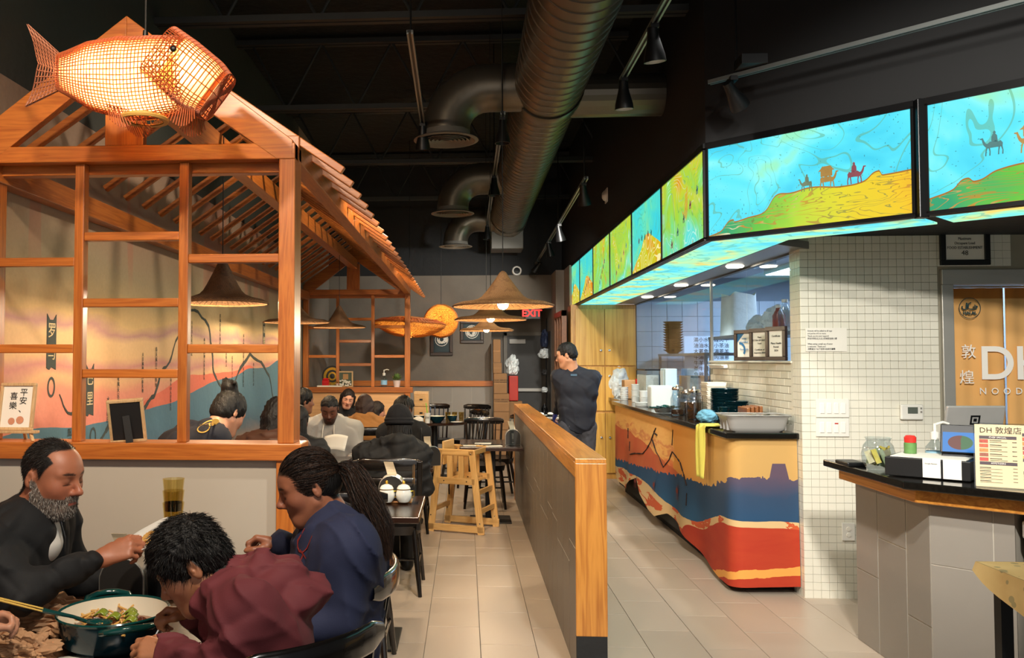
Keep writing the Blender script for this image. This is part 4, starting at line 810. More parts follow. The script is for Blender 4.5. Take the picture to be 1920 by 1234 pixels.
m_yel = plain('yellow_cloth', 'd9cf5e', .85, var=.08, bump=.4, bscale=90, bd=.003); p, m = onc(1335, 1.80)
def towel(u, v):
    # lies on the counter then hangs over the edge
    L = v * .52; w_ = (u - .5) * .19 * (1 - .2 * v); wr = .012 * math.sin(u * 9 + v * 3)
    if L < .14: return Vector((CX0 + .12 - L, p.y + .06 + w_ * 1.3, CZ + .012 + .008 * math.sin(u * 12)))
    d = L - .14; return Vector((CX0 - .025 + wr - .0 * d, p.y + .06 + w_, CZ + .008 - d))
MB().grid(towel, 22, 28).build('yellow_towel', m_yel, smooth='full', solid=.006, label='yellow towel hanging over the edge of the serving counter', cat='towel')
p, m = onc(1325, 1.92); crumple('blue_cloth', p, (.075, .13, .055), plain('blue_cloth', '6aa6c4', .85, var=.1), 'crumpled light blue cloth lying beside the yellow towel', 'cloth', 9, n=34)
p = PX(1345, 690, XW - .03); t = thing('paper_rail', 'white ticket rail fixed to the tiled knee wall', 'rail', p); MB().box(-.01, .028, -.22, .22, 0, .03).box(-.03, -.008, -.22, .22, .02, .028).build('rail_body', m_white, t, bevel=.004)
# framed certificates on the ledge
def wall_text(lines, t, M, size, mat, gap=1.3, align='CENTER', **kw):
    for k, l in enumerate(lines):
        if l: text(l, size, mat, M @ Matrix.Translation((0, -k * size * gap, 0)), t, world=False, align=align, **kw)
m_fr = plain('dark_frame', '2a1c17', .35, var=.1); m_blue = plain('print_blue', '2f6f9e', .6, var=0)
for k, (a, b) in enumerate(((7.16, 6.82), (6.79, 6.47), (6.46, 6.11))):
    t = thing('certificate_frame', ['dark framed certificate with blue curved print on the ledge', 'dark framed white letter standing in the middle of the ledge', 'dark framed pale certificate beside the mosaic column'][k], 'picture frame', (2.215, (a + b) / 2, 1.566), (.50, .42, .38)[k]); w_ = .10; h_ = .245
    for y0, y1, z0, z1 in ((-w_, w_, 0, .03), (-w_, w_, h_ - .03, h_), (-w_, -w_ + .03, .03, h_ - .03), (w_ - .03, w_, .03, h_ - .03)): MB().box(-.014, .010, y0, y1, z0, z1).build('frame_bar', m_fr, t, bevel=.003)
    MB().box(-.002, .006, -w_ + .02, w_ - .02, .02, h_ - .02).build('paper_sheet', m_paper, t)
    M = plane_M((-.004, 0, h_ * .72), (0, -1, 0), (0, 0, 1))
    if k == 0:
        MB().grid(lambda u, v: Vector((-.0035, .05 - (.045 + .02 * v) * math.cos(u * 2.2 - .6), .085 + (.045 + .02 * v) * math.sin(u * 2.2 - .6))), 14, 2).build('blue_arc', m_blue, t); MB().add([(-.0035, w_ - .03, h_ - .03), (-.0035, w_ - .1, h_ - .03), (-.0035, w_ - .03, h_ - .1)], [(0, 1, 2)]).build('blue_corner', m_blue, t)
        wall_text(['uniqe', 'Certified', '', 'Food safe'], t, M, .022, m_blue)
    elif k == 1: wall_text(['Plano', 'LETTER OF CREDIT', 'Food', '', 'Certificate of', 'inspection 2024'], t, M, .018, m_ink)
    else: wall_text(['Certificate', '', 'Plano Health', 'Permit', '2024'], t, M, .020, m_ink)
# kitchen goods behind the glass
m_kst = plain('kitchen_steel', '8a8f93', .35, .8)
t = thing('steel_shelf', 'two-tier stainless pass shelf inside the kitchen', 'shelf', (2.78, 10.3, 0))
for z in (1.12, 1.62): MB().box(-.25, .25, -1.0, 1.2, z, z + .03).build('shelf_board', m_kst, t)
for x, y in ((-.23, -.98), (.23, -.98), (-.23, 1.18), (.23, 1.18)): MB().box(x - .015, x + .015, y - .015, y + .015, 0, 1.63).build('shelf_leg', m_kst, t)
t = thing('wire_rack', 'second stainless rack with upper shelf behind the certificates', 'shelf', (2.78, 8.15, 0))
for z in (1.1, 1.78): MB().box(-.25, .25, -.9, 1.0, z, z + .03).build('shelf_board', m_kst, t)
for x, y in ((-.23, -.88), (.23, -.88), (-.23, .98), (.23, .98)): MB().box(x - .015, x + .015, y - .015, y + .015, 0, 1.8).build('shelf_leg', m_kst, t)
crumple('plastic_bag', (2.80, 8.2, 1.81), (.16, .22, .11), m_bag, 'clear bag of takeaway tubs on the upper kitchen rack', 'bag', 12, n=40); crumple('plastic_bag', (2.72, 7.62, 1.81), (.15, .16, .13), m_bag, 'loose white plastic bag at the rack end near the bottles', 'bag', 15, n=40)
t = thing('paper_sack', 'white paper sack standing on the kitchen rack', 'sack', (2.75, 8.85, 1.81)); MB().grid(lambda u, v: Vector(((.15 - .02 * v) * math.copysign(abs(math.cos(u * 6.283)) ** .4, math.cos(u * 6.283)), (.2) * math.copysign(abs(math.sin(u * 6.283)) ** .4, math.sin(u * 6.283)), .42 * v - .02 * math.sin(u * 25) * v)), 40, 8, True).build('sack_body', plain('sack', 'dfe3da', .7, bump=.5, bscale=14, bd=.02), t)
for k, (y, h) in enumerate(((6.92, .22), (6.78, .26))):
    t = thing('sauce_bottle', ['bottle of red chilli sauce on the kitchen rack', 'clear plastic bottle behind the red sauce'][k], 'bottle', (2.62, y + .45, 1.81)); MB().lathe([(.001, 0), (.05, 0), (.052, h * .6), (.025, h * .82), (.022, h * .9)], 20).build('bottle_body', plain('chilli', '8e2a16', .25) if k == 0 else m_glassc, t); MB().lathe([(.024, h * .9), (.026, h), (.001, h)], 16).build('cap', m_white, t)
t = thing('order_sheet', 'large pale sheet of handwritten Chinese notes hung behind the kitchen shelf', 'notice', (3.05, 10.9, 1.25)); MB().box(-.33, .33, 0, .005, 0, .62).build('sheet', plain('sheet_blue', 'd5e6f2', .7, var=.04), t)
for k in range(8): text(''.join(rs.choice('牛肉面羊湯大小辣蔥油飯茶水雞魚') for _ in range(7)), .062, m_ink, plane_M((0, -.002, .57 - .072 * k), (1, 0, 0), (0, 0, 1)), t, world=False, name='handwriting')
t = thing('bowl_tower', 'stacked brown bowls on the kitchen shelf', 'bowls', (2.62, 11.05, 1.65)); q = MB().lathe([(.001, 0), (.05, 0), (.12, .05), (.125, .055), (.001, .02)], 28).build('bowl', plain('brown_bowl', '6b4326', .3), t)
for k in range(1, 12): clone(q, 'bowl', (0, 0, k * .032), t)
boxthing('carton', m_kraft, (2.65, 2.95, 10.5, 10.9, 1.15, 1.38), 'brown carton on the lower kitchen shelf', 'carton', .006); boxthing('black_tray', m_can, (2.65, 2.95, 9.35, 9.6, 1.15, 1.36), 'black plastic crate on the lower kitchen shelf', 'crate', .01)
t = thing('clear_jar', 'clear jar with dark contents on the kitchen shelf', 'jar', (2.64, 10.1, 1.15)); MB().lathe([(.001, 0), (.06, 0), (.06, .2), (.05, .22)], 20).build('jar_body', m_glassc, t); MB().lathe([(.052, .215), (.052, .24), (.001, .24)], 18).build('jar_lid', m_can, t); MB().lathe([(.001, .004), (.056, .004), (.056, .07), (.001, .07)], 18).build('contents', plain('contents', '6a2a18', .4), t)
MB().box(2.66, 2.9, 8.2, 8.5, 2.46, 2.66).build('hood_box', plain('wrapped', '7f93a0', .25, .3, bump=.9, bscale=12, bd=.03), label='foil wrapped box hung from the kitchen ceiling', cat='box')
# ================================================================ MOSAIC WALL FITTINGS
def wbox(px0, py0, px1, py1, dep=.02):
    a, b = PY(px0, py0, YW - .008), PY(px1, py1, YW - .008); return (a[0], b[0], YW - .008 - dep, YW - .008, b[2], a[2])
b = wbox(1510, 615, 1588, 659, .002); t = thing('wall_notice', 'white paper notice with small bilingual print taped to the mosaic wall', 'notice', (b[0], b[3], b[4])); MB().box(0, b[1] - b[0], -.002, 0, 0, b[5] - b[4]).build('paper_sheet', m_paper, t)
wall_text(['Gratuity will be added to all togo', 'and parties of 5 or more.', 'Thank you for your support!', '所有外帶及五人以上堂食將加收小費', '', 'When eating a small cup of water', 'is welcome.  Thank you!', '消費滿五十以下信用卡加收手續費'], t, plane_M((.012, -.0035, b[5] - b[4] - .02), (1, 0, 0), (0, 0, 1)), .0145, m_ink, 1.2, 'LEFT', squash=.82)
for k, (y0, y1) in enumerate(((748, 783), (784, 819))):
    b = wbox(1529, y0, 1592, y1, .006); t = thing('switch_plate', ['upper white four-gang light switch plate on the mosaic wall', 'lower white four-gang switch plate with one red-marked switch'][k], 'light switch', (b[0], b[3], b[4])); W_, H_ = b[1] - b[0], b[5] - b[4]; MB().box(0, W_, -.006, 0, 0, H_).build('plate', m_white, t, bevel=.003)
    for i in range(4): MB().box(W_ * (.12 + .21 * i), W_ * (.25 + .21 * i), -.012, -.005, H_ * .22, H_ * .78).build('rocker', plain('rocker_white', 'f2efe6', .3, var=.02), t, bevel=.002)
    if k: MB().box(W_ * .55, W_ * .66, -.0125, -.011, H_ * .68, H_ * .75).build('red_mark', plain('red_ink', 'b8281c', .5), t)
b = wbox(1686, 758, 1729, 787, .022); t = thing('thermostat', 'white wall thermostat with small grey screen', 'thermostat', (b[0], b[3], b[4])); W_, H_ = b[1] - b[0], b[5] - b[4]; MB().box(0, W_, -.022, 0, 0, H_).build('case', m_white, t, bevel=.008); MB().box(W_ * .3, W_ * .74, -.0235, -.02, H_ * .4, H_ * .82).build('screen', plain('lcd', '5c625a', .2), t)
for zz in (.45, .68): MB().box(W_ * .85, W_ * .93, -.024, -.02, H_ * zz, H_ * (zz + .12)).build('button', plain('grey_btn', '8f8b82', .5), t)
b = wbox(1578, 980, 1603, 1014, .006); t = thing('wall_outlet', 'white duplex power outlet low on the mosaic wall', 'outlet', (b[0], b[3], b[4])); W_, H_ = b[1] - b[0], b[5] - b[4]; MB().box(0, W_, -.006, 0, 0, H_).build('plate', m_white, t, bevel=.003)
for zz in (.32, .66): MB().lathe([(.001, .010), (.014, .010), (.0155, .004)], 16, (W_ / 2, 0, H_ * zz), Matrix.Rotation(math.pi / 2, 3, 'X')).build('socket', m_paper, t)
b = wbox(1760, 428, 1855, 497, .02); t = thing('occupancy_sign', 'black framed maximum occupant load sign above the curtained door', 'sign', (b[0], b[3], b[4])); W_, H_ = b[1] - b[0], b[5] - b[4] + .02
for x0, x1, z0, z1 in ((0, W_, 0, .035), (0, W_, H_ - .035, H_), (0, .035, .035, H_ - .035), (W_ - .035, W_, .035, H_ - .035)): MB().box(x0, x1, -.02, 0, z0, z1).build('frame_bar', m_can, t, bevel=.003)
MB().box(.03, W_ - .03, -.008, 0, .03, H_ - .03).build('paper_sheet', m_paper, t); Mx = plane_M((W_ / 2, -.010, H_ * .84), (1, 0, 0), (0, 0, 1)); g_ = plain('print_grey', '3a3a36', .7, var=0)
text('Plano', .03, g_, Mx, t, world=False); wall_text(['Maximum', 'Occupant Load', 'FOOD ESTABLISHMENT'], t, Mx @ Matrix.Translation((0, -.05, 0)), .026, g_, 1.15, squash=.82); text('48', .045, g_, Mx @ Matrix.Translation((0, -.145, 0)), t, world=False)
# noren curtain
t = thing('door_curtain', 'orange split door curtain printed with white lettering', 'curtain', (3.215, YW + .05, 0)); mt_or = N('noren'); X_, Y_, Z_ = mt_or.xyz(); m_nor = mt_or.out(mt_or.mix(mt_or.math('GREATER_THAN', Z_, 1.98), mt_or.mix(mt_or.noise(3, mt_or.coord()), 'e2a458', 'eebb78'), 'bf7830'), .85)
for x0, x1, sd in ((0, .355, 0), (.365, .74, 3)):
    MB().grid(lambda u, v, x0=x0, x1=x1, sd=sd: Vector((x0 + (x1 - x0) * u, .012 * math.sin(u * 7 + sd) * (1 - v * .5) + .006 * math.sin(u * 19 + sd), .72 + v * 1.33)), 26, 10).build('curtain_panel', m_nor, t, smooth='full', solid=.002)
MB().tube([(-.05, .02, 2.06), (1.0, .02, 2.06)], .008, 8).build('rod', m_chrome, t)
m_ltr = plain('white_print', 'fbf6ec', .8, var=.03); Mn = lambda x, z: plane_M((x, -.028, z), (1, 0, 0), (0, 0, 1)); m_hal = plain('halal_ink', '2b4a4c', .8, var=0)
def cu(px, py): q = PY(px, py, YW + .03); return q[0] - 3.215, q[2]
for ch, q in (('敦', (1815, 661)), ('煌', (1812, 709))): x, z = cu(*q); text(ch, .098, m_ltr, Mn(x, z), t, world=False, name='printed_character')
x, z = cu(1868, 684); text('D', .31, m_ltr, Mn(x, z), t, world=False, name='printed_letter', bold=.004, res=8); x2, _ = cu(1934, 684); text('H', .31, m_ltr, Mn(x2, z), t, world=False, name='printed_letter', bold=.004)
for k, ch in enumerate('NOODLES'): q = cu(1842 + 22.5 * k, 734); text(ch, .062, m_ltr, Mn(*q), t, world=False, name='printed_letter')
x, z = cu(1817, 578); MB().grid(lambda u, v: Vector((x + math.cos(u * 6.283) * (.066 + .004 * v), -.028, z + math.sin(u * 6.283) * (.066 + .004 * v))), 40, 2, True).build('seal_ring', m_hal, t, solid=.001); text('HALAL', .028, m_hal, Mn(x, z - .033), t, world=False, bold=.0015, name='seal_lettering')
mb = MB()
for P in ([(.048, .012), (.04, -.004), (.02, -.008), (.0, -.006), (-.012, .0), (-.006, .03), (.008, .036)], [(.03, .02), (.048, .012), (.02, .006)], [(-.012, .0), (-.018, .034)], [(-.018, -.004), (-.04, -.01), (-.05, .002), (-.048, .014)], [(-.02, .036), (-.024, -.004), (-.03, -.008)]): mb.tube([(x + a, -.029, z + b) for a, b in P], .004, 5)
mb.build('seal_script', m_hal, t)
# ================================================================ ORDER COUNTER (right)
d_ = Vector((MBd.x, MBd.y, 0)); nb = Vector((-d_.y, d_.x, 0));  # nb points behind the counter
if nb.y < 0: nb = -nb
C0 = Vector((2.206, 4.27, 0)); C1 = C0 + d_ * 1.9; oc = thing('order_counter', 'order counter with black stone top, wood trim and grey tiled front', 'counter', C0)
def lin(p, q): return [(p.x, p.y), (q.x, q.y)]
def cprism(pts, z0, z1): return MB().prism([(q[0], q[1]) for q in pts], (0, 0, z0), (1, 0, 0), (0, 0, 1) if False else (0, 1, 0), z1 - z0)
E1 = C1 + nb * .62; L0 = Vector((2.206, 5.05, 0)); back = [(2.80, 5.05), (2.80, 4.55)]
Cf = C0 + d_ * .34                                                     # tiled front ends, fridge bay begins
mb = MB().prism([(C0.x, C0.y), (Cf.x, Cf.y), ((Cf + nb * .5).x, (Cf + nb * .5).y), (2.7, 5.05), (2.206, 5.05)], (0, 0, 0), (1, 0, 0), (0, 1, 0), .98); mb.build('body', m_groutl, oc, world=True, smooth=False)
Cg = C0 + d_ * 1.02; Ch = C1
MB().prism([(Cg.x, Cg.y), (Ch.x, Ch.y), (E1.x, E1.y), ((Cg + nb * .6).x, (Cg + nb * .6).y)], (0, 0, 0), (1, 0, 0), (0, 1, 0), .98).build('body', m_grout, oc, world=True, smooth=False)
MB().prism([((Cf + nb * .62).x, (Cf + nb * .62).y), ((Cg + nb * .62).x, (Cg + nb * .62).y), ((Cg + nb * .66).x, (Cg + nb * .66).y), ((Cf + nb * .66).x, (Cf + nb * .66).y)], (0, 0, 0), (1, 0, 0), (0, 1, 0), .98).build('back_panel', m_black, oc, world=True, smooth=False)
ov = .105; Cc = Vector((2.206 - ov, 0, 0)); 
def corner(o):  # corner of the two front edges pushed out by o
    a = Vector((2.206 - o, 0, 0)); b = C0 - nb * o; t = (a.x - b.x) / d_.x; return b + d_ * t
def slab(o, z0, z1, name, mat, oe=.0, bev=.004):
    c = corner(o); e = c + d_ * 1.95; pts = [(2.206 - o, 5.05 + oe), (c.x, c.y), (e.x, e.y), ((e + nb * .75).x, (e + nb * .75).y), (2.84, 4.78), (2.84, 5.05 + oe)]
    return MB().prism(pts[::1], (0, 0, z0), (1, 0, 0), (0, 1, 0), z1 - z0).build(name, mat, oc, world=True, bevel=bev, smooth=False)
slab(.085, .895, .962, 'wood_trim', wdb('y'), .02); slab(.155, .962, 1.0, 'stone_top', m_gran, .06, .006)
t_l = [(4.27, 4.49), (4.495, 4.79), (4.795, 5.05)]
for k, (a, b) in enumerate(t_l):
    sp = [.30, .62, .40][k]
    for z0, z1 in ((.002, sp - .003), (sp + .003, .894)): MB().box(2.206 - .003, 2.206 + .008, a + .003, b - .003, z0, z1).build('front_tile', m_wtile, oc, world=True, bevel=.001)
for z0, z1 in ((.002, .598), (.604, .894)):
    for s0, s1 in ((.002, .254), (.260, .34)):
        a, b = C0 + d_ * s0 - nb * .003, C0 + d_ * s1 - nb * .003; MB().prism([(a.x, a.y), (b.x, b.y), ((b + nb * .011).x, (b + nb * .011).y), ((a + nb * .011).x, (a + nb * .011).y)], (0, 0, z0), (1, 0, 0), (0, 1, 0), z1 - z0).build('front_tile', m_wtile, oc, world=True, smooth=False)
ang = math.atan2(d_.y, d_.x)
fr = thing('undercounter_fridge', 'stainless undercounter fridge below the order counter', 'fridge', Cf + d_ * .03, ang)
MB().box(0, .60, .03, .56, .05, .86).build('cabinet', m_steel, fr, bevel=.004); MB().box(.04, .56, .0, .03, .30, .74).build('door', plain('fridge_door', 'a8a49c', .3, .85), fr, bevel=.004); MB().box(0, .6, -.02, .03, .78, .86).build('top_rail', m_steel, fr, bevel=.01); MB().box(.0, .6, .0, .03, .05, .28).build('grille_panel', m_can, fr)
for k in range(9): MB().box(.06, .22, -.006, .0, .07 + .022 * k, .082 + .022 * k).build('grille_slat', plain('slat_grey', '55534f', .5), fr)
text('turbo air', .05, plain('emboss', '6f6c66', .4, .6), plane_M((.3, -.001, .69), (1, 0, 0), (0, 0, 1)), fr, world=False, name='embossed_name')
for x in (.05, .55): MB().tube([(x, .1, 0), (x, .1, .05)], .02, 10).build('foot', m_can, fr)
def oz(px, py, z=1.0): return Vector(PZ(px, py, z))
# tip jar
p = oz(1640, 882); p.x += .02; t = thing('tip_jar', 'clear plastic tip jar stuffed with banknotes on the order counter', 'jar', p)
MB().lathe([(.001, .002), (.05, .002), (.075, .04), (.082, .08), (.07, .13), (.055, .15), (.06, .165), (.066, .17)], 26).build('jar_body', m_glassc, t)
for k in range(9):
    a = k * .8; M3 = Matrix.Rotation(a, 3, 'Z') @ Matrix.Rotation(.5 + .2 * math.sin(k * 2.), 3, 'X'); MB().grid(lambda u, v: M3 @ Vector(((u - .5) * .055, .01 * math.sin(u * 7 + k), (v - .5) * .075)) + Vector((.03 * math.cos(a), .03 * math.sin(a), .05 + .005 * k)), 8, 5).build('banknote', plain(['note_green', 'note_cream', 'note_yellow'][k % 3], ['9fae8a', 'c9c09a', 'd6c25c'][k % 3], .8, var=.3, scale=60), t)
p = oz(1598, 872, 1.002); boxthing('card_reader', m_can, (p.x - .05, p.x + .05, p.y - .06, p.y + .1, 1.0, 1.022), 'flat black card reader lying at the end of the order counter', 'card reader', .006)
# cash drawer with printed papers
t = thing('cash_drawer', 'black cash drawer on the order counter with papers taped on its front', 'cash drawer', oz(1655, 893) + Vector((.02, .02, 0)), ang + R(6))
MB().box(0, .36, 0, .30, .004, .095).build('drawer_body', plain('drawer_black', '151515', .45), t, bevel=.004); MB().box(.02, .34, .02, .28, .096, .099).build('white_sheet', m_paper, t)
for x0 in (.165, .25): MB().box(x0, x0 + .075, -.003, 0, -.0 + .008, .098).build('taped_paper', m_paper, t)
text('Google Review', .0085, m_ink, plane_M((.2, -.0036, .075), (1, 0, 0), (0, 0, 1)), t, world=False)
# sanitiser, red-capped shaker, papers
def sanitizer(label, p, s=1., body=None):
    t = thing('sanitizer_bottle', label, 'bottle', p); MB().lathe([(.001, 0), (.03 * s, 0), (.033 * s, .02 * s), (.033 * s, .09 * s), (.014 * s, .115 * s), (.013 * s, .125 * s)], 20).build('bottle_body', body or m_glassc, t); MB().lathe([(.016 * s, .12 * s), (.016 * s, .145 * s), (.006 * s, .15 * s), (.006 * s, .18 * s), (.001, .18 * s)], 14).tube([(0, 0, .175 * s), (.03 * s, 0, .185 * s), (.052 * s, 0, .178 * s)], .005 * s, 8).build('pump', m_white, t); return t
sanitizer('clear pump bottle of hand sanitizer on the order counter', Vector((2.42, 4.62, 1.0)), 1.35); MB().lathe([(.0315 * 1.35, .03), (.0335 * 1.35, .031), (.0335 * 1.35, .1), (.0315 * 1.35, .101)], 20).build('label_band', plain('san_label', '9fc9dd', .5), bpy.data.objects['sanitizer_bottle'])
p = oz(1707, 850, 1.10); t = thing('shaker', 'red capped shaker jar standing on the cash drawer', 'jar', Vector((p.x, p.y, 1.10))); MB().lathe([(.001, 0), (.028, 0), (.029, .05), (.024, .056)], 20).build('jar_body', plain('green_label', '5f8a4a', .5, var=.2, scale=50), t); MB().lathe([(.027, .055), (.028, .08), (.02, .09), (.001, .092)], 20).build('red_cap', plain('red_cap', 'd6322a', .35), t)
for k in range(5): MB().box(2.47 + .004 * k, 2.62 + .003 * k, 4.35 - .003 * k, 4.55, 1.0 + .004 * k, 1.003 + .004 * k).build('loose_paper', m_paper if k % 2 else m_kraft, label='sheet in the loose pile of papers behind the cash drawer', cat='paper', group='papers behind the cash drawer')
# POS screen with food picture
q = oz(1800, 900); t = thing('customer_screen', 'small black customer screen showing a dish on a blue ground', 'screen', Vector((q.x + .06, q.y + .1, 1.0)), ang + R(12))
SM = Matrix.Rotation(R(-22), 4, 'X'); 
MB().box(-.085, .085, -.006, .006, 0, .145, Matrix.Translation((0, 0, .115)) @ SM).build('tablet', m_can, t, bevel=.004); n = N('screen_art'); X_, Y_, Z_ = n.xyz(); v = n.coord('Object', (14, 1, 14)); n1 = n.noise(1.2, v, 3)
rd = n.math('ADD', n.math('POWER', n.math('DIVIDE', X_, .052), 2.), n.math('POWER', n.math('DIVIDE', n.math('SUBTRACT', Z_, .048), .036), 2.)); cc = n.mix(n.math('LESS_THAN', rd, 1.), '2f8fe6', n.mix(n.math('GREATER_THAN', n.math('ADD', X_, n.math('MULTIPLY', n1, .04)), .022), '7a3a30', '3f7a48')); m_scr = n.out('101010', .6, **{'Emission Color': cc, 'Emission Strength': .42})
o = MB().box(-.074, .074, -.002, 0, 0, .1).build('display', m_scr, t); o.matrix_local = Matrix.Translation((0, -.010, .122)) @ SM
MB().prism([(-.05, 0), (.05, 0), (.06, .11), (.02, .13)], (-.08, 0, 0), (0, 1, 0), (0, 0, 1), .16).build('stand', m_can, t, bevel=.005)
# monitor seen from behind
q = PY(1815, 800, 4.75); t = thing('register_monitor', 'large grey register display seen from behind with a square emblem', 'monitor', Vector((q[0], 4.75, 1.0)), R(4))
BM = Matrix.Translation((0, 0, .06)) @ Matrix.Rotation(R(14), 4, 'X')
MB().box(-.155, .155, -.008, .008, 0, .28, BM).build('back_shell', plain('space_grey', 'b4b2ad', .4, .3), t, bevel=.007); MB().box(-.07, .07, -.01, .12, 0, .02).bar((0, .03, .01), (0, .0, .12), .09, .015).build('stand', plain('space_grey', 'b4b2ad', .4, .3), t, bevel=.004)
for (a, b) in ((.025, .017), (.008, 0)):
    mb = MB()
    if b: [mb.box(x0, x1, -.0105, -.008, z0, z1, BM) for x0, x1, z0, z1 in ((-a, a, .205 + b, .205 + a), (-a, a, .205 - a, .205 - b), (-a, -b, .205 - b, .205 + b), (b, a, .205 - b, .205 + b))]
    else: mb.box(-a, a, -.0105, -.008, .205 - a, .205 + a, BM)
    mb.build('emblem', m_can, t)
# acrylic menu holder
q = oz(1830, 912); t = thing('menu_stand', 'printed menu in a clear stand leaning on the order counter', 'menu', Vector((q.x, q.y, 1.001)), ang + R(16))
TM4 = Matrix.Rotation(R(-14), 4, 'X') @ Matrix.Diagonal((1.4, 1., 1.42, 1.)); MB().box(0, .34, -.002, .0, 0, .20, TM4).build('menu_sheet', plain('menu_paper', 'dcc49c', .7, var=.04), t); MB().box(-.004, .344, .0005, .002, -.002, .205, TM4).box(0, .476, -.03, .06, 0, .004).build('acrylic', m_glassc, t)
def mtx(x, z): return TM4 @ plane_M((x, -.0028, z), (1, 0, 0), (0, 0, 1))
m_hdr = plain('menu_header', '3c2c33', .6, var=0); m_food = [plain('food%d' % k, c, .6, var=.5, scale=120) for k, c in enumerate(('a8402a', 'b5502e', 'd0783a', '8c4a34', 'b03c30', 'c9a24a'))]
text('DH 敦煌店', .024, m_ink, mtx(.07, .18), t, world=False)
for c0 in (0, 1, 2):
    x0 = .012 + .115 * c0
    for z, s in ((.158, 'CHEF SPECIAL'), (.075, 'APPETIZERS')) if c0 == 0 else ((.17, 'NOODLES'), (.09, 'FRIED RICE'), (.05, 'HOT POT')): MB().box(x0, x0 + .10, -.0032, -.0028, z - .005, z + .005, TM4).build('header_bar', m_hdr, t); text(s, .0075, m_paper, TM4 @ plane_M((x0 + .05, -.0035, z), (1, 0, 0), (0, 0, 1)), t, world=False)
    for k in range(5):
        z = (.146 if c0 == 0 else .157) - .0145 * k; MB().box(x0, x0 + .024, -.0032, -.0028, z - .006, z + .005, TM4).build('dish_photo', m_food[(k + c0) % 6], t); MB().box(x0 + .028, x0 + .06, -.0031, -.0028, z + .001, z + .003, TM4).box(x0 + .028, x0 + .075, -.0031, -.0028, z - .004, z - .0028, TM4).box(x0 + .088, x0 + .1, -.0031, -.0028, z - .003, z - .001, TM4).build('text_lines', m_ink, t, kind='stuff')
    for k in range(4 if c0 else 5):
        z = (.06 if c0 == 0 else .04) - .0105 * k; MB().box(x0, x0 + .03, -.0031, -.0028, z, z + .002, TM4).box(x0, x0 + .06, -.0031, -.0028, z - .004, z - .003, TM4).box(x0 + .088, x0 + .1, -.0031, -.0028, z, z + .0015, TM4).build('text_lines', m_ink, t, kind='stuff')
# cloth-covered table in the corner
n = N('floral_cloth'); fl = n.new('TexVoronoi'); fl.inputs['Scale'].default_value = 24; n.put(fl.inputs['Vector'], n.coord()); nz = n.noise(9, n.coord(), 3)
m_flor = n.out(n.mix(n.math('MULTIPLY', n.math('LESS_THAN', n.math('ADD', fl.outputs['Distance'], n.math('MULTIPLY', nz, .3)), .44), .55), n.mix(nz, 'b08c50', 'd8bd80'), '5f6a50'), .8)
tx, ty, tz = 1.80, 3.17, .86; t = thing('corner_table', 'small black table under the floral cloth beside the order counter', 'table', (tx + .45, ty - .45, 0)); MB().box(-.45, .45, -.45, .45, tz - .035, tz - .004).build('table_top', m_can, t)
for a in (-.4, .4):
    for b in (-.4, .4): MB().box(a - .02, a + .02, b - .02, b + .02, 0, tz - .03).build('leg', m_can, t)
mb = MB(); mb.grid(lambda u, v: Vector((tx - .006 + u * .92, ty + .006 - v * .92, tz + .001)), 12, 12)
mb.grid(lambda u, v: Vector((tx - .008 - .012 * v * (1 + math.sin(u * 14)), ty + .006 - u * .92, tz + .001 - v * (.03 + .30 * u))), 24, 8); mb.grid(lambda u, v: Vector((tx - .006 + u * .92, ty + .008 + .012 * v * (1 + math.sin(u * 11)), tz + .001 - v * (.03 + .28 * u))), 24, 8)
mb.build('floral_tablecloth', m_flor, smooth=True, label='cream floral tablecloth draped over the corner table', cat='tablecloth')
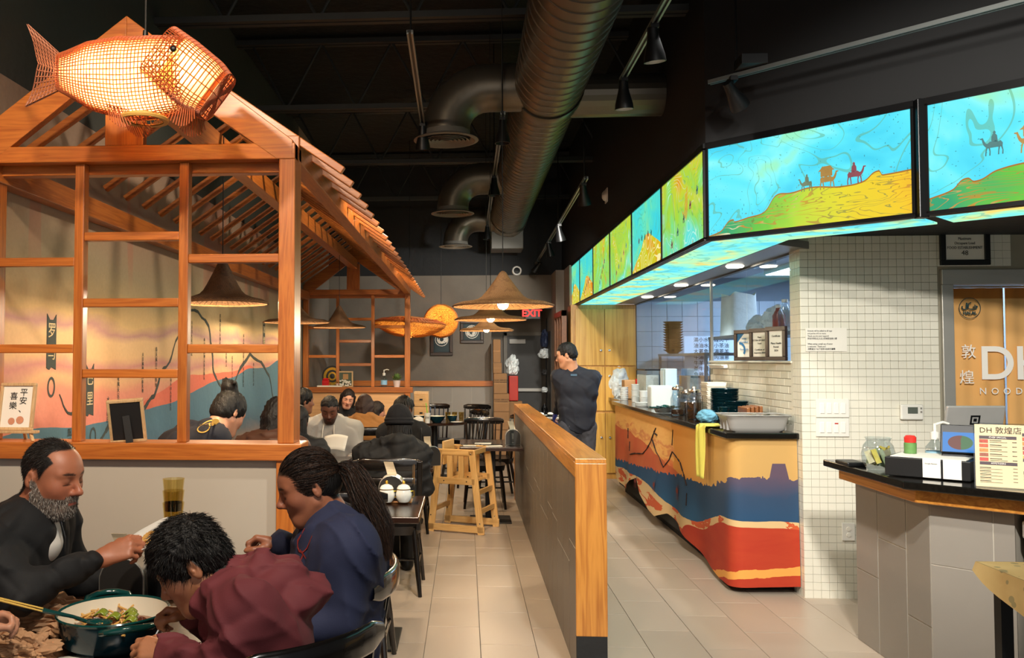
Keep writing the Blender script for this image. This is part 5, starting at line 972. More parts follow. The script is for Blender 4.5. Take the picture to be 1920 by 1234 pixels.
# ================================================================ CHAIRS AND TABLES
m_blk = plain('black_lacquer', '100d0c', .22, var=.15, scale=12, **{'Coat Weight': .5}); m_seat = plain('seat_black', '14100e', .3, var=.15)
def rail_curve(z, y0, w_, bow, n=9): return [(w_ * (2 * k / (n - 1) - 1), y0 - bow * (1 - (2 * k / (n - 1) - 1) ** 2), z) for k in range(n)]
def make_chair(kind='spindle'):
    t = thing('dining_chair', 'x', 'chair')
    def seat(u, v):
        a = u * 2 * math.pi; ca, sa = math.cos(a), math.sin(a); r = v; x = math.copysign(abs(ca) ** .6, ca) * .225 * r; y = math.copysign(abs(sa) ** .6, sa) * .215 * r
        return Vector((x, y, .455 - .014 * (1 - r * r)))
    MB().grid(seat, 32, 6, True).grid(lambda u, v: seat(u, 1.) * (1 - .06 * v) * 1. + Vector((0, 0, -.032 * v + .0)), 32, 3, True).add([seat(k / 32, .94) - Vector((0, 0, .032)) for k in range(32)], [tuple(range(32))]).build('seat', m_seat, t, smooth=True)
    feet = {}
    for sx in (-1, 1):
        for sy in (-1, 1):
            a, b = (sx * .17, sy * .16, .43), (sx * .215, sy * .215 - (.02 if sy < 0 else 0), 0); feet[sx, sy] = (a, b); MB().tube([a, tuple(.5 * (p + q) for p, q in zip(a, b)), b], [.015, .019, .014], 10).build('leg', m_blk, t)
    mid = lambda s, f: tuple(s[0][k] + (s[1][k] - s[0][k]) * f for k in range(3))
    for sx in (-1, 1): MB().tube([mid(feet[sx, -1], .55), mid(feet[sx, 1], .55)], .009, 8).build('stretcher', m_blk, t)
    MB().tube([[.5 * (p + q) for p, q in zip(mid(feet[-1, 1], .55), mid(feet[-1, -1], .55))], [.5 * (p + q) for p, q in zip(mid(feet[1, 1], .55), mid(feet[1, -1], .55))]], .009, 8).build('stretcher', m_blk, t)
    top = rail_curve(.90, -.225, .22, .055)
    def railmesh(P, h, th):
        mb = MB(); N_ = len(P)
        mb.grid(lambda u, v: (lambda i, f: Vector((np.interp(u, np.linspace(0, 1, N_), [q[0] for q in P]), np.interp(u, np.linspace(0, 1, N_), [q[1] for q in P]) + th * math.cos(v * 6.283) * .5 - .0, np.interp(u, np.linspace(0, 1, N_), [q[2] for q in P]) + h * math.copysign(abs(math.sin(v * 6.283)) ** .5, math.sin(v * 6.283)) * .5 * min(1, .55 + 4 * min(u, 1 - u)))))(0, 0), 25, 13); return mb
    if kind == 'spindle':
        railmesh(top, .075, .026).build('top_rail', m_blk, t, smooth=True)
        for k in range(7):
            f = k / 6 * 2 - 1; MB().tube([(f * .17, -.165 - .02 * (1 - f * f), .44), (f * .195, -.215 - .05 * (1 - f * f), .885)], [.008, .007] if abs(f) < 1 else [.014, .012], 8).build('spindle', m_blk, t)
    else:
        for sx in (-1, 1): MB().bar((sx * .2, -.18, .43), (sx * .215, -.25, .90), .035, .03, (0, 1, 0)).build('back_post', m_blk, t, bevel=.006)
        for z, h in ((.875, .085), (.76, .06), (.64, .05)): railmesh(rail_curve(z, -.235 + (.9 - z) * .12, .225, .03), h, .022).build('back_slat', m_blk, t, smooth=True)
    return t
ch0 = make_chair(); ch1 = make_chair('ladder')
def place(src, used, x, y, rz, label, grp='black wooden dining chairs'):
    if not used: used.append(1); o = src; o.location = (x, y, 0); o.rotation_euler = (0, 0, rz); o['label'] = label; o['group'] = grp; return o
    return dup(src, (x, y, 0), rz, label, grp)
u0, u1 = [], []
place(ch0, u0, -.525, 2.14, R(48), 'black spindle chair under the boy in the maroon hoodie')
place(ch0, u0, -.50, 2.70, R(90), 'black spindle chair under the woman in the navy sweatshirt')
place(ch0, u0, -1.62, 2.66, R(-90), 'black spindle chair under the bearded man'); place(ch0, u0, -1.62, 2.02, R(-90), 'black spindle chair of the diner whose hand holds chopsticks')
place(ch0, u0, -.60, 4.42, 0, 'empty black spindle chair pushed under the table with sugar jars')
place(ch1, u1, -.52, 5.98, 0, 'black ladder-back chair under the diner in the black beanie')
place(ch0, u0, .20, 9.35, R(180), 'black spindle chair facing the napkin table by the divider'); place(ch0, u0, .33, 10.0, R(95), 'black spindle chair turned sideways beyond the napkin table')
place(ch0, u0, -.02, 10.9, R(120), 'black spindle chair at the near side of the round table'); place(ch0, u0, -.45, 12.3, R(180), 'black spindle chair behind the round table'); place(ch0, u0, .05, 12.2, R(150), 'black spindle chair between the round table and the back wall')
place(ch1, u1, -1.48, 4.62, R(-55), 'black ladder-back chair under the bun-haired diner'); place(ch0, u0, -1.18, 5.95, R(-30), 'black spindle chair under the diner in the brown leather jacket')
place(ch0, u0, -1.22, 6.05, 0, 'x') if False else None
place(ch1, u1, -1.25, 7.95, R(180), 'black ladder-back chair under the man in the grey hoodie'); place(ch0, u0, -1.55, 8.0, R(-55), 'black spindle chair under the dark-haired man deep in the booth') if False else None
place(ch1, u1, -1.02, 8.62, 0, 'black ladder-back chair under the woman in the tan coat'); place(ch0, u0, -1.42, 10.62, R(180), 'black spindle chair under the smiling woman by the far lattice'); place(ch0, u0, -.56, 8.02, R(180), 'black spindle chair of the diner across from the black beanie'); place(ch0, u0, -1.08, 9.95, R(-70), 'black spindle chair under the girl in the white top')
m_top = wood('tabletop_', '1e100a', '331c10', 'x', .22, 1.5, .6)
def table(label, x0, x1, y0, y1, z=.75, plates=1):
    t = thing('dining_table', label, 'table', ((x0 + x1) / 2, (y0 + y1) / 2, 0), group='dark wood dining tables'); w_, l_ = (x1 - x0) / 2, (y1 - y0) / 2
    MB().box(-w_, w_, -l_, l_, z - .035, z).build('table_top', m_top, t, bevel=.005)
    for k in range(plates):
        yy = 0 if plates == 1 else (-l_ * .55, l_ * .55)[k]; MB().box(-.05, .05, yy - .05, yy + .05, .01, z - .03).build('pedestal', m_can, t, bevel=.005); MB().box(-.2, .2, yy - .2, yy + .2, 0, .012).build('base_plate', plain('base_black', '1d1d1c', .5), t, bevel=.004); MB().box(-.15, .15, yy - .15, yy + .15, z - .045, z - .034).build('top_bracket', m_can, t)
    return t
table('long dark table with the braised pot where the family eats', -1.42, -.72, 1.55, 3.40, plates=2)
table('dark table carrying two white sugar jars', -.90, -.245, 4.51, 5.22); table('dark table in front of the diner in the black beanie', -.90, -.25, 6.55, 7.25)
table('dark table with folded napkins against the divider', -.06, .54, 8.13, 8.95)
table('dark table inside the booth before the bun-haired diner', -1.3, -.92, 4.95, 5.35); table('dark table before the man in the grey hoodie', -1.55, -.96, 6.72, 7.3); table('dark table between the tan coat and the smiling woman', -1.6, -.8, 9.2, 9.7); table('dark table shared by the coat and hoodie diners', -1.25, -.62, 8.30, 8.75) if False else None
rt = thing('round_table', 'round black table with dishes near the back wall', 'table', (-.42, 11.6, 0)); MB().lathe([(.001, .715), (.43, .715), (.445, .725), (.445, .745), (.44, .75), (.001, .75)], 48).build('table_top', m_top, rt); MB().lathe([(.045, .0), (.045, .72)], 18).build('pedestal', m_can, rt); MB().lathe([(.001, .012), (.25, .012), (.25, 0)], 28).build('base_plate', m_can, rt)
# high chair
hc = thing('high_chair', 'light wood toddler high chair standing in the aisle', 'high chair', (-.02, 8.08, 0), R(-20)); m_hc = wood('beech_', 'c99552', 'e0b372', 'z', .35, 1.2)
m_hcx = wood('beech_', 'c99552', 'e0b372', 'x', .35, 1.2); m_hcy = wood('beech_', 'c99552', 'e0b372', 'y', .35, 1.2)
for y in (-.215, .215):
    for s in (-1, 1): MB().bar((s * .245, y, .0), (s * .155, y, .75), .025, .062, (0, 1, 0) if False else (1, 0, 0)).build('side_leg', m_hc, hc, bevel=.004)
    MB().box(-.275, .275, y - .0125, y + .0125, .015, .075).build('floor_rail', m_hcx, hc, bevel=.004); MB().box(-.185, .185, y - .0125, y + .0125, .70, .76).build('top_rail', m_hcx, hc, bevel=.01); MB().box(-.19, .19, y - .0125, y + .0125, .44, .50).build('mid_rail', m_hcx, hc, bevel=.004)
    for x in (-.055, .055): MB().box(x - .025, x + .025, y - .011, y + .011, .5, .7).build('side_slat', m_hc, hc)
    for x, z in ((-.15, .72), (.15, .72), (-.11, .47), (.11, .47), (-.24, .15), (.235, .10)): MB().lathe([(.001, .003), (.006, .002), (.007, 0)], 8, (x, y - .0125, z), Matrix.Rotation(math.pi / 2, 3, 'X')).build('bolt', m_chrome, hc)
for x, z in ((.165, .73), (.225, .20), (-.225, .20), (.205, .37)): MB().box(x - .011, x + .011, -.215, .215, z - .022, z + .022).build('cross_bar', m_hcy, hc, bevel=.003)
MB().box(-.15, .15, -.2, .2, .45, .465).build('seat', m_hcx, hc); MB().box(-.165, -.145, -.14, .14, .60, .82).build('back_board', m_hcy, hc, bevel=.02)
for q in ([(-.1, -.05, .47), (-.11, -.10, .41), (-.1, -.12, .33)], [(.0, .1, .47), (.05, .13, .42), (.04, .15, .36)]): MB().tube(q, .007, 6).build('strap', m_can, hc)
# ================================================================ TABLE GOODS
def dispenser(label, p, rz=0., s=1.):
    t = thing('napkin_dispenser', label, 'napkin dispenser', p, rz, group='chrome and black napkin dispensers'); w_, dp, h = .075 * s, .05 * s, .155 * s
    P = [(-w_, 0), (w_, 0), (w_, h * .55)] + [(w_ * math.cos(a), h * .55 + h * .45 * math.sin(a)) for a in np.linspace(.15, math.pi - .15, 9)] + [(-w_, h * .55)]
    MB().prism(P, (0, dp, 0), (1, 0, 0), (0, 0, 1), 2 * dp).build('shell', plain('brushed_steel', 'c9c5bd', .32, .75), t, bevel=.004, smooth=False)
    for y, q in ((-dp - .004, .004), (dp, .004)): MB().prism([(a * .93, b * .95 + .004) for a, b in P], (0, y + q, 0), (1, 0, 0), (0, 0, 1), q).build('black_face', plain('black_face', '2b2927', .4), t, smooth=False)
    MB().grid(lambda u, v: Vector(((u - .5) * .055 * s, .012 * math.sin(v * 3 + u), h * .98 + v * .075 * s)) + Vector((-.022 * v, 0, 0)), 5, 6).build('napkin', plain('napkin', 'd9c7a8', .85), t, solid=.001); return t
TZ = .75
dispenser('napkin dispenser beside the braised pot on the family table', Vector((-1.165, 2.90, TZ)), R(8)); dispenser('napkin dispenser behind the two sugar jars', Vector((-.43, 5.02, TZ))); dispenser('napkin dispenser on the table edge against the divider', Vector((.455, 8.42, TZ)), 0); dispenser('napkin dispenser on the table of the diner in the beanie', Vector((-.285, 6.72, TZ)), R(35))
MB().lathe([(.0045, 0), (.0045, .16), (.0035, .16), (.0035, 0)], 10, Vector((-1.06, 2.93, TZ + .10))).build('blue_straw', plain('blue_straw', '6fa8c8', .4), label='pale blue drinking straw standing in a cup by the napkin dispenser', cat='straw')
t = thing('drink_cup', 'dark cup holding the blue straw behind the napkin dispenser', 'cup', Vector((-1.06, 2.93, TZ))); MB().lathe([(.001, .004), (.033, .004), (.04, .11), (.037, .11), (.03, .008)], 20).build('cup_body', m_can, t)
m_amber = thin_glass('amber_glass', 'f6efd2', .08); p = Vector(PY(325, 960, 3.22)); t = thing('tumbler_stack', 'stack of amber ribbed tumblers before the grey booth panel', 'glasses', Vector((p.x, 3.22, TZ + .155)))
for k in range(3): MB().lathe([(.001, .004), (.030, .004), (.034, .06), (.038, .10), (.041, .125), (.038, .125), (.03, .02), (.001, .012)], 30, (0, 0, k * .045), wob=lambda a, z: 1 + (.02 * math.cos(a * 12) if z < .09 else 0)).build('tumbler', m_amber, t)
t = thing('steel_jug', 'dark steel jug under the stacked tumblers', 'jug', Vector((p.x - .015, 3.22, TZ))); MB().lathe([(.001, 0), (.055, 0), (.06, .03), (.055, .11), (.045, .14), (.05, .152), (.001, .152)], 26).build('jug_body', plain('gunmetal', '3c3a38', .25, .7), t); MB().tube([(-.05, 0, .13), (-.09, 0, .12), (-.085, 0, .05), (-.055, 0, .03)], .008, 8).build('handle', m_can, t); MB().tube([(-.04, -.02, .13), (-.075, -.03, .155)], [.014, .006], 8).build('spout', plain('gunmetal', '3c3a38', .25, .7), t)
# braised pot
pc = Vector((-1.012, 2.44, TZ)); t = thing('braiser_pot', 'dark teal enamel pot of noodles and meat with cream inside', 'pot', pc); Zr = .10
MB().lathe([(.001, 0), (.11, 0), (.135, .02), (.150, .075), (.155, Zr)], 48).build('pot_outside', m_teal_d, t); MB().lathe([(.150, Zr - .001), (.143, .06), (.125, .032), (.001, .028)], 48).build('pot_inside', plain('cream_enamel', 'e8dfc8', .2, var=.03), t); MB().lathe([(.155, Zr - .006), (.158, Zr), (.155, Zr + .004), (.15, Zr), (.152, Zr - .006)], 48).build('rim', m_teal, t)
for a in (R(118), R(-55)):
    c, s = math.cos(a), math.sin(a); tn = Vector((-s, c, 0)); r_ = Vector((c, s, 0)); MB().tube([r_ * .15 + tn * .065 + Vector((0, 0, .085)), r_ * .185 + tn * .06 + Vector((0, 0, .095)), r_ * .205 + tn * .03 + Vector((0, 0, .10)), r_ * .207 + Vector((0, 0, .102)), r_ * .205 - tn * .03 + Vector((0, 0, .10)), r_ * .185 - tn * .06 + Vector((0, 0, .095)), r_ * .15 - tn * .065 + Vector((0, 0, .085))], .010, 10).build('handle', m_teal, t)
m_nood = plain('noodle', 'd9a85c', .35, var=.2, scale=60); m_meat = plain('meat', '5a2a18', .3, var=.35, scale=50, bump=.5); m_pep = plain('pepper', '7f8f2a', .2, var=.2); m_sauce = plain('sauce', '8a4a1e', .25, var=.4, scale=30)
rs2 = random.Random(11); MB().lathe([(.132, .05), (.10, .058), (.05, .062), (.001, .064)], 40).build('sauce_bed', m_sauce, t)
for k in range(46):
    a, r_ = rs2.uniform(0, 6.28), rs2.uniform(.01, .115); c = Vector((r_ * math.cos(a), r_ * math.sin(a), .062 + rs2.uniform(0, .012))); b = rs2.uniform(0, 6.28); L = rs2.uniform(.03, .06)
    MB().tube([c + Vector((math.cos(b + q * .7) * L * (q - 1.5) / 1.5, math.sin(b + q * .5) * L * (q - 1.5) / 1.5, .006 * math.sin(q * 2 + k))) for q in range(4)], .0032, 6).build('noodle', m_nood, t)
for k in range(14):
    a, r_ = rs2.uniform(0, 6.28), rs2.uniform(.01, .10); o = crumple('meat_chunk', (r_ * math.cos(a), r_ * math.sin(a), .058), (rs2.uniform(.012, .022), rs2.uniform(.010, .016), rs2.uniform(.008, .013)), m_meat, None, None, 30 + k, t, .5, 12)
for k, (x, y) in enumerate(((.03, .045), (.045, .015), (.0, .0), (-.05, .03), (.06, -.03))): MB().grid(lambda u, v: Vector((x + (u - .5) * .034, y + (v - .5) * .028, .080 + .008 * math.cos((u - .5) * 4) + .004 * v)), 6, 5).build('pepper_piece', m_pep, t, solid=.004, smooth='full')
spoon(pc + Vector((-.02, -.055, .085)), R(30), R(8), 'teal serving spoon resting in the pot of noodles', L=.16)
m_brown = plain('brown_paper', 'b08763', .85, var=.15)
for k, (x, y, s, lb) in enumerate(((-1.25, 2.56, .085, 'large crumpled brown paper napkin beside the pot'), (-1.33, 2.35, .07, 'crumpled brown napkin near the hand with chopsticks'), (-1.20, 2.30, .06, 'torn brown napkin piled before the pot'), (-1.04, 3.02, .07, 'flattened brown napkin behind the pot'))): crumple('paper_napkin', (x, y, TZ), (s * 1.3, s, s * .62), m_brown, lb, 'napkin', 50 + k, amp=1.0, n=64, fq=4.5)
MB().grid(lambda u, v: Vector((-1.28 + u * .26, 2.20 + v * .14, TZ + .002 + .004 * math.sin(u * 9) * v)), 12, 6).build('paper_mat', m_paper, smooth='full', solid=.001, label='white paper mat under the crumpled napkins', cat='paper mat')
def bowl(label, p, r=.07, h=.05, out=m_teal_d, inn=None, food=None, name='bowl'):
    t = thing(name, label, 'bowl', p); MB().lathe([(.001, 0), (r * .5, 0), (r * .85, h * .5), (r, h)], 30).build('bowl_outside', out, t); MB().lathe([(r, h), (r * .95, h), (r * .8, h * .5), (r * .4, h * .15), (.001, h * .12)], 30).build('bowl_inside', inn or plain('cream_enamel', 'e8dfc8', .2), t)
    if food:
        MB().lathe([(r * .8, h * .6), (r * .4, h * .95), (.001, h * 1.05)], 24, wob=lambda a, z: 1 + .06 * math.sin(a * 5)).build('food', food, t)
        for k in range(16): a = k * 1.3; MB().tube([(r * .6 * math.cos(a), r * .6 * math.sin(a), h * .75), (r * .3 * math.cos(a + .9), r * .3 * math.sin(a + .9), h * 1.15), (r * .55 * math.cos(a + 2), r * .55 * math.sin(a + 2), h * .8)], .0028, 5).build('noodle', m_nood, t)
    return t
bowl('small dark bowl in front of the boy', Vector((-.80, 2.20, TZ)), .062, .055); bowl('dark bowl by the hand with chopsticks', Vector((-1.36, 2.20, TZ)), .06, .05); bowl('bowl of noodles before the woman in navy', Vector((-.78, 2.84, TZ)), .075, .055, food=m_nood)
t = thing('sugar_jar', 'round white ceramic jar behind the boy on the family table', 'jar', Vector((-.99, 3.05, TZ))); MB().lathe([(.001, 0), (.03, 0), (.043, .03), (.04, .06), (.03, .075), (.001, .08)], 24).build('jar_body', m_white, t); MB().lathe([(.031, .075), (.02, .088), (.001, .09)], 20).sphere((0, 0, .095), .007, 8, 6).build('lid', m_white, t)
# table with sugar jars
m_china = plain('white_china', 'e6e8e0', .12, var=.02); m_gold = plain('gold', 'c49a3a', .25, .9)
for k, px in enumerate((725, 757)):
    p = PZ(px, 941, TZ + .012); t = thing('sugar_jar', ['gold-trimmed white sugar jar at the tray corner away from the aisle', 'gold-trimmed white sugar jar nearer the aisle'][k], 'jar', p); MB().lathe([(.001, 0), (.030, 0), (.044, .022), (.047, .045), (.038, .068), (.036, .072)], 32, wob=lambda a, z: 1 + .03 * math.sin(a * 14 + z * 60)).build('jar_body', m_china, t)
    MB().lathe([(.038, .072), (.04, .076), (.03, .092), (.012, .10), (.001, .101)], 28).build('lid', m_china, t); MB().lathe([(.001, .1), (.006, .102), (.010, .112), (.006, .12), (.001, .122)], 14).build('gold_finial', m_gold, t); MB().tube([(.04, 0, .06), (.058, 0, .062), (.06, 0, .035), (.046, 0, .025)], .004, 8).build('gold_handle', m_gold, t); MB().lathe([(.037, .070), (.0395, .071), (.0395, .074), (.037, .075)], 28).build('gold_band', m_gold, t)
p = PZ(741, 941, TZ); boxthing('jar_tray', plain('tray_gold', '8a5a2a', .3, .4), (p[0] - .1, p[0] + .1, p[1] - .06, p[1] + .06, TZ, TZ + .012), 'low brown tray under the two sugar jars', 'tray', .004)
def acrylic(label, p, h=.30, rz=0.): t = thing('sign_holder', label, 'sign holder', p, rz); MB().box(-.03, .03, -.035, .035, 0, .006).build('foot', m_glassc, t); MB().box(-.004, .004, -.05, .05, 0, h).build('upright', m_glassc, t)
acrylic('clear acrylic sign holder seen edge-on by the sugar jars', Vector((-.30, 4.95, TZ)), .22); acrylic('clear acrylic sign holder by the divider table dispenser', Vector((.44, 8.32, TZ)), .26, R(20)); acrylic('slim acrylic holder on the table of the beanie diner', Vector((-.36, 6.95, TZ)), .27)
for k, (x, y, r_) in enumerate(((.05, 8.30, .1), (.17, 8.52, -.1), (.26, 8.26, .25))):
    t = thing('folded_napkin', ['folded white napkin with cutlery at the table corner', 'folded white napkin with cutlery at the far side of the table', 'folded white napkin with cutlery nearest the divider'][k], 'napkin', Vector((x, y, TZ)), r_); MB().box(-.08, .08, -.05, .05, 0, .008).build('napkin_cloth', m_paper, t, bevel=.003); MB().tube([(-.1, -.01, .012), (.0, .0, .012), (.1, .012, .012)], .004, 6).build('chopstick', m_can, t)
# round table dishes
for k, (x, y, s) in enumerate(((-.62, 11.42, .075), (-.38, 11.35, .11), (-.18, 11.5, .07))): bowl(['white-lined dark bowl at the left of the round table', 'large dark bowl in the middle of the round table', 'dark bowl at the right of the round table'][k], Vector((x, y, .75)), s, .085, m_teal_d)
t = thing('foam_cup', 'white cup with a green straw on the round table', 'cup', Vector((-.50, 11.25, .75))); MB().lathe([(.001, 0), (.03, 0), (.042, .13), (.001, .13)], 20).build('cup_body', m_white, t); MB().tube([(0, 0, .12), (-.02, 0, .26)], .006, 8).build('straw', plain('green_straw', '7cc23a', .4), t); text('DH', .04, m_ink, plane_M((0, -.042, .07), (1, 0, 0), (0, 0, 1)), t, world=False)
for k in range(6): x, y = (-.30 + .09 * (k % 3), 11.62 + .08 * (k // 3)); t = thing('amber_tumbler', 'amber tumbler in the cluster on the round table', 'glass', Vector((x + .06, y - .05, .75)), group='amber tumblers on the round table'); MB().lathe([(.001, .004), (.028, .004), (.036, .12), (.033, .12), (.026, .01)], 18).build('tumbler_body', m_amber, t)
crumple('paper_napkin', Vector((-.62, 11.22, .75)), (.07, .05, .05), m_paper, 'crumpled white napkin on a saucer at the round table', 'napkin', 70, n=24); t = thing('side_plate', 'white napkin plate at the edge of the round table', 'plate', Vector((-.12, 11.3, .75))); MB().lathe([(.001, .003), (.05, .003), (.08, .012), (.078, .014), (.001, .008)], 26).build('plate_body', m_white, t)
# ================================================================ SILLS AND BACK OF ROOM
S = 1.218
p = PY(30, 818, YF + .06); t = thing('easel_card', 'framed calligraphy card with peaches on a small wooden easel', 'picture', Vector((p[0], YF + .06, S))); m_ltw = wood('ash_', 'b08a5c', 'cfae80', 'z', .5, 2.)
TM4 = Matrix.Translation((0, -.01, .045)) @ Matrix.Rotation(R(-10), 4, 'X')
for x0, x1, z0, z1 in ((-.08, .08, 0, .013), (-.08, .08, .195, .208), (-.08, -.067, .013, .195), (.067, .08, .013, .195)): MB().box(x0, x1, -.012, .006, z0, z1, TM4).build('frame_bar', m_ltw, t, bevel=.002)
MB().box(-.07, .07, -.004, .004, .01, .2, TM4).build('card', m_paper, t); m_pch = plain('peach', 'c98a6a', .7, var=.2)
for k, ch in enumerate('平安、'): text(ch, .036, m_ink, TM4 @ plane_M((.026, -.0055, .165 - .037 * k), (1, 0, 0), (0, 0, 1)), t, world=False, name='brush_character')
for k, ch in enumerate('喜樂'): text(ch, .036, m_ink, TM4 @ plane_M((-.018, -.0055, .148 - .042 * k), (1, 0, 0), (0, 0, 1)), t, world=False, name='brush_character')
for x, z, r_ in ((.02, .045, .017), (-.018, .04, .015)): MB().lathe([(.001, .0), (r_, 0.), (r_, -.001)], 18, tuple(TM4 @ Vector((x, -.006, z))), Matrix.Rotation(math.pi / 2 - R(10), 3, 'X')).build('peach_print', m_pch, t, smooth=False)
MB().box(-.11, .11, -.04, -.005, .034, .046).build('ledge_bar', m_ltw, t, bevel=.002)
for a, b in (((-.075, -.02, .04), (-.1, -.045, 0)), ((.075, -.02, .04), (.1, -.045, 0)), ((0, .02, .16), (0, .085, 0))): MB().bar(a, b, .012, .012).build('easel_leg', m_ltw, t)
p = PY(243, 826, YF + .05); t = thing('photo_frame', 'black-backed photo frame leaning on the booth sill seen from behind', 'picture frame', Vector((p[0], YF + .045, S)), R(12)); FM = Matrix.Rotation(R(14), 4, 'X') @ Matrix.Rotation(R(-4), 4, 'Y')
for x0, x1, z0, z1 in ((-.075, .075, 0, .012), (-.075, .075, .178, .19), (-.075, -.063, .012, .178), (.063, .075, .012, .178)): MB().box(x0, x1, -.012, .012, z0, z1, FM).build('frame_bar', wood('ash_', '8a6238', 'b08a5c', 'z', .5, 2.), t, bevel=.002)
MB().box(-.066, .066, -.008, .008, .01, .18, FM).build('backing', plain('black_card', '0e0d0d', .7), t); MB().bar(FM @ Vector((.0, -.01, .12)), (.012, -.055, .0), .03, .004, (0, 1, 0)).build('strut', plain('black_card', '0e0d0d', .7), t)
def fs(px): return Vector((PY(px, 726, YR + .05)[0], YR + .05, S))
t = thing('red_toy', 'small red lidded box on the far booth sill', 'box', fs(611)); MB().box(-.045, .045, -.04, .04, 0, .09).box(-.035, .035, -.03, .03, .09, .115).build('box_body', plain('red_gloss', 'c0161c', .25), t, bevel=.008)
t = thing('gold_plate', 'dark round plate with gold rings standing on the far sill', 'plate', fs(622)); 
for r_, mt in ((.14, m_can), (.125, m_gold), (.10, m_can), (.085, m_gold), (.06, m_can)): MB().lathe([(.001, .0), (r_, 0), (r_, .004), (.001, .004 + (.15 - r_) * .04)], 32, (0, .05, .14), Matrix.Rotation(math.pi / 2, 3, 'X')).build('ring', mt, t)
t = thing('popcorn_frame', 'wooden frame with a jar of popcorn on the far sill', 'picture frame', fs(648)); 
for x0, x1, z0, z1 in ((-.1, .1, 0, .018), (-.1, .1, .19, .208), (-.1, -.082, .018, .19), (.082, .1, .018, .19)): MB().box(x0, x1, -.012, .012, z0, z1).build('frame_bar', m_ltw, t)
MB().box(-.085, .085, 0, .006, .015, .195).build('picture', plain('pic_green', '4d5a4c', .6), t); MB().box(-.035, .035, -.004, 0, .1, .17).build('card', m_kraft, t)
for k in range(26): MB().sphere((random.uniform(-.07, .07), random.uniform(-.035, -.012), .015 + random.uniform(0, .075)), .014, 7, 5).build('popcorn', m_paper, t)
sanitizer('pump bottle of hand soap with blue label on the far booth sill', fs(720), 1.25); MB().lathe([(.0425, .03), (.043, .03), (.043, .09), (.0425, .09)], 20).build('blue_label', plain('soap_label', '8fbfe0', .5), bpy.data.objects['sanitizer_bottle.001'])
def plant(label, p, s=1., nl=60):
    t = thing('potted_plant', label, 'plant', p); MB().lathe([(.001, 0), (.032 * s, 0), (.045 * s, .075 * s), (.04 * s, .075 * s), (.001, .06 * s)], 20).build('pot', plain('pot_pale', 'd8c3bd', .6), t); mb = MB(); r_ = random.Random(2)
    for k in range(nl):
        a, b = r_.uniform(0, 6.28), r_.uniform(.2, 1.3); d = Vector((math.cos(a) * math.sin(b), math.sin(a) * math.sin(b), math.cos(b))) * r_.uniform(.06, .10) * s; o = Vector((0, 0, .07 * s)); sd = Vector((-d.y, d.x, 0)).normalized() * .008 * s; mb.add([o + d * .35, o + d * .7 + sd, o + d, o + d * .7 - sd], [(0, 1, 2, 3)])
    mb.build('leaves', plain('leaf', '6f8f4a', .6, var=.3), t, smooth=False); return t
plant('small potted plant with bushy leaves on the far booth sill', fs(744), 1.15, 120); plant('tiny plant in a white pot beside the popcorn frame', fs(633), .6)
boxthing('paper_pad', m_paper, (-1.95, -1.62, YR + .0, YR + .1, S, S + .02), 'white folded paper lying on the far booth sill', 'paper', .002)
for k, (x0, y0, x1, y1) in enumerate(((807, 607, 849, 667), (863, 601, 907, 644))):
    a, b = PY(x0, y0, YB - .02), PY(x1, y1, YB - .02); w_, h_ = b[0] - a[0], a[2] - b[2]; t = thing('wall_picture', ['dark framed round calligraphy picture behind the rattan globe', 'dark framed round calligraphy picture beside the hallway opening'][k], 'picture', (a[0], YB, b[2]))
    for x0_, x1_, z0, z1 in ((0, w_, 0, .05), (0, w_, h_ - .05, h_), (0, .05, .05, h_ - .05), (w_ - .05, w_, .05, h_ - .05)): MB().box(x0_, x1_, -.03, 0, z0, z1).build('frame_bar', m_fr, t, bevel=.006)
    MB().box(.04, w_ - .04, -.01, 0, .04, h_ - .04).build('mat_board', plain('mat_teal', '1f2f33', .6), t); MB().box(.065, w_ - .065, -.013, -.01, .065, h_ - .065).box(.07, w_ - .07, -.0135, -.012, .07, h_ - .07).build('inner_panel', plain('mat_dark', '23383c', .6), t)
    mb = MB(); c = Vector((w_ / 2, -.016, h_ / 2)); r_ = random.Random(k)
    for q in range(9): a0 = r_.uniform(0, 6.28); rr = r_.uniform(.02, .085); mb.tube([c + Vector((rr * math.cos(a0 + f * .5), 0, rr * math.sin(a0 + f * .5))) for f in range(6)], .008, 5)
    mb.tube([c + Vector((.1 * math.cos(f * .4), 0, .1 * math.sin(f * .4))) for f in range(17)], .006, 5); mb.build('script_roundel', m_paper, t)
t = thing('drawer_stack', 'light wood drawer unit beside the far booth post', 'drawers', (-.60, 11.75, 0)); 
MB().box(-.1, .1, -.15, .15, 0, 1.14).build('carcass', m_ltw, t)
for k in range(6): d = MB().box(-.095, .095, -.17, -.15, .05 + .18 * k, .22 + .18 * k).build('drawer', wood('ash_', 'b98a54', 'd6a86c', 'x', .5, 2.), t, bevel=.003); MB().box(-.02, .02, -.178, -.17, .13 + .18 * k, .15 + .18 * k).build('pull', m_can, d)
m_box = plain('cardboard', '8f6a45', .85, var=.1)
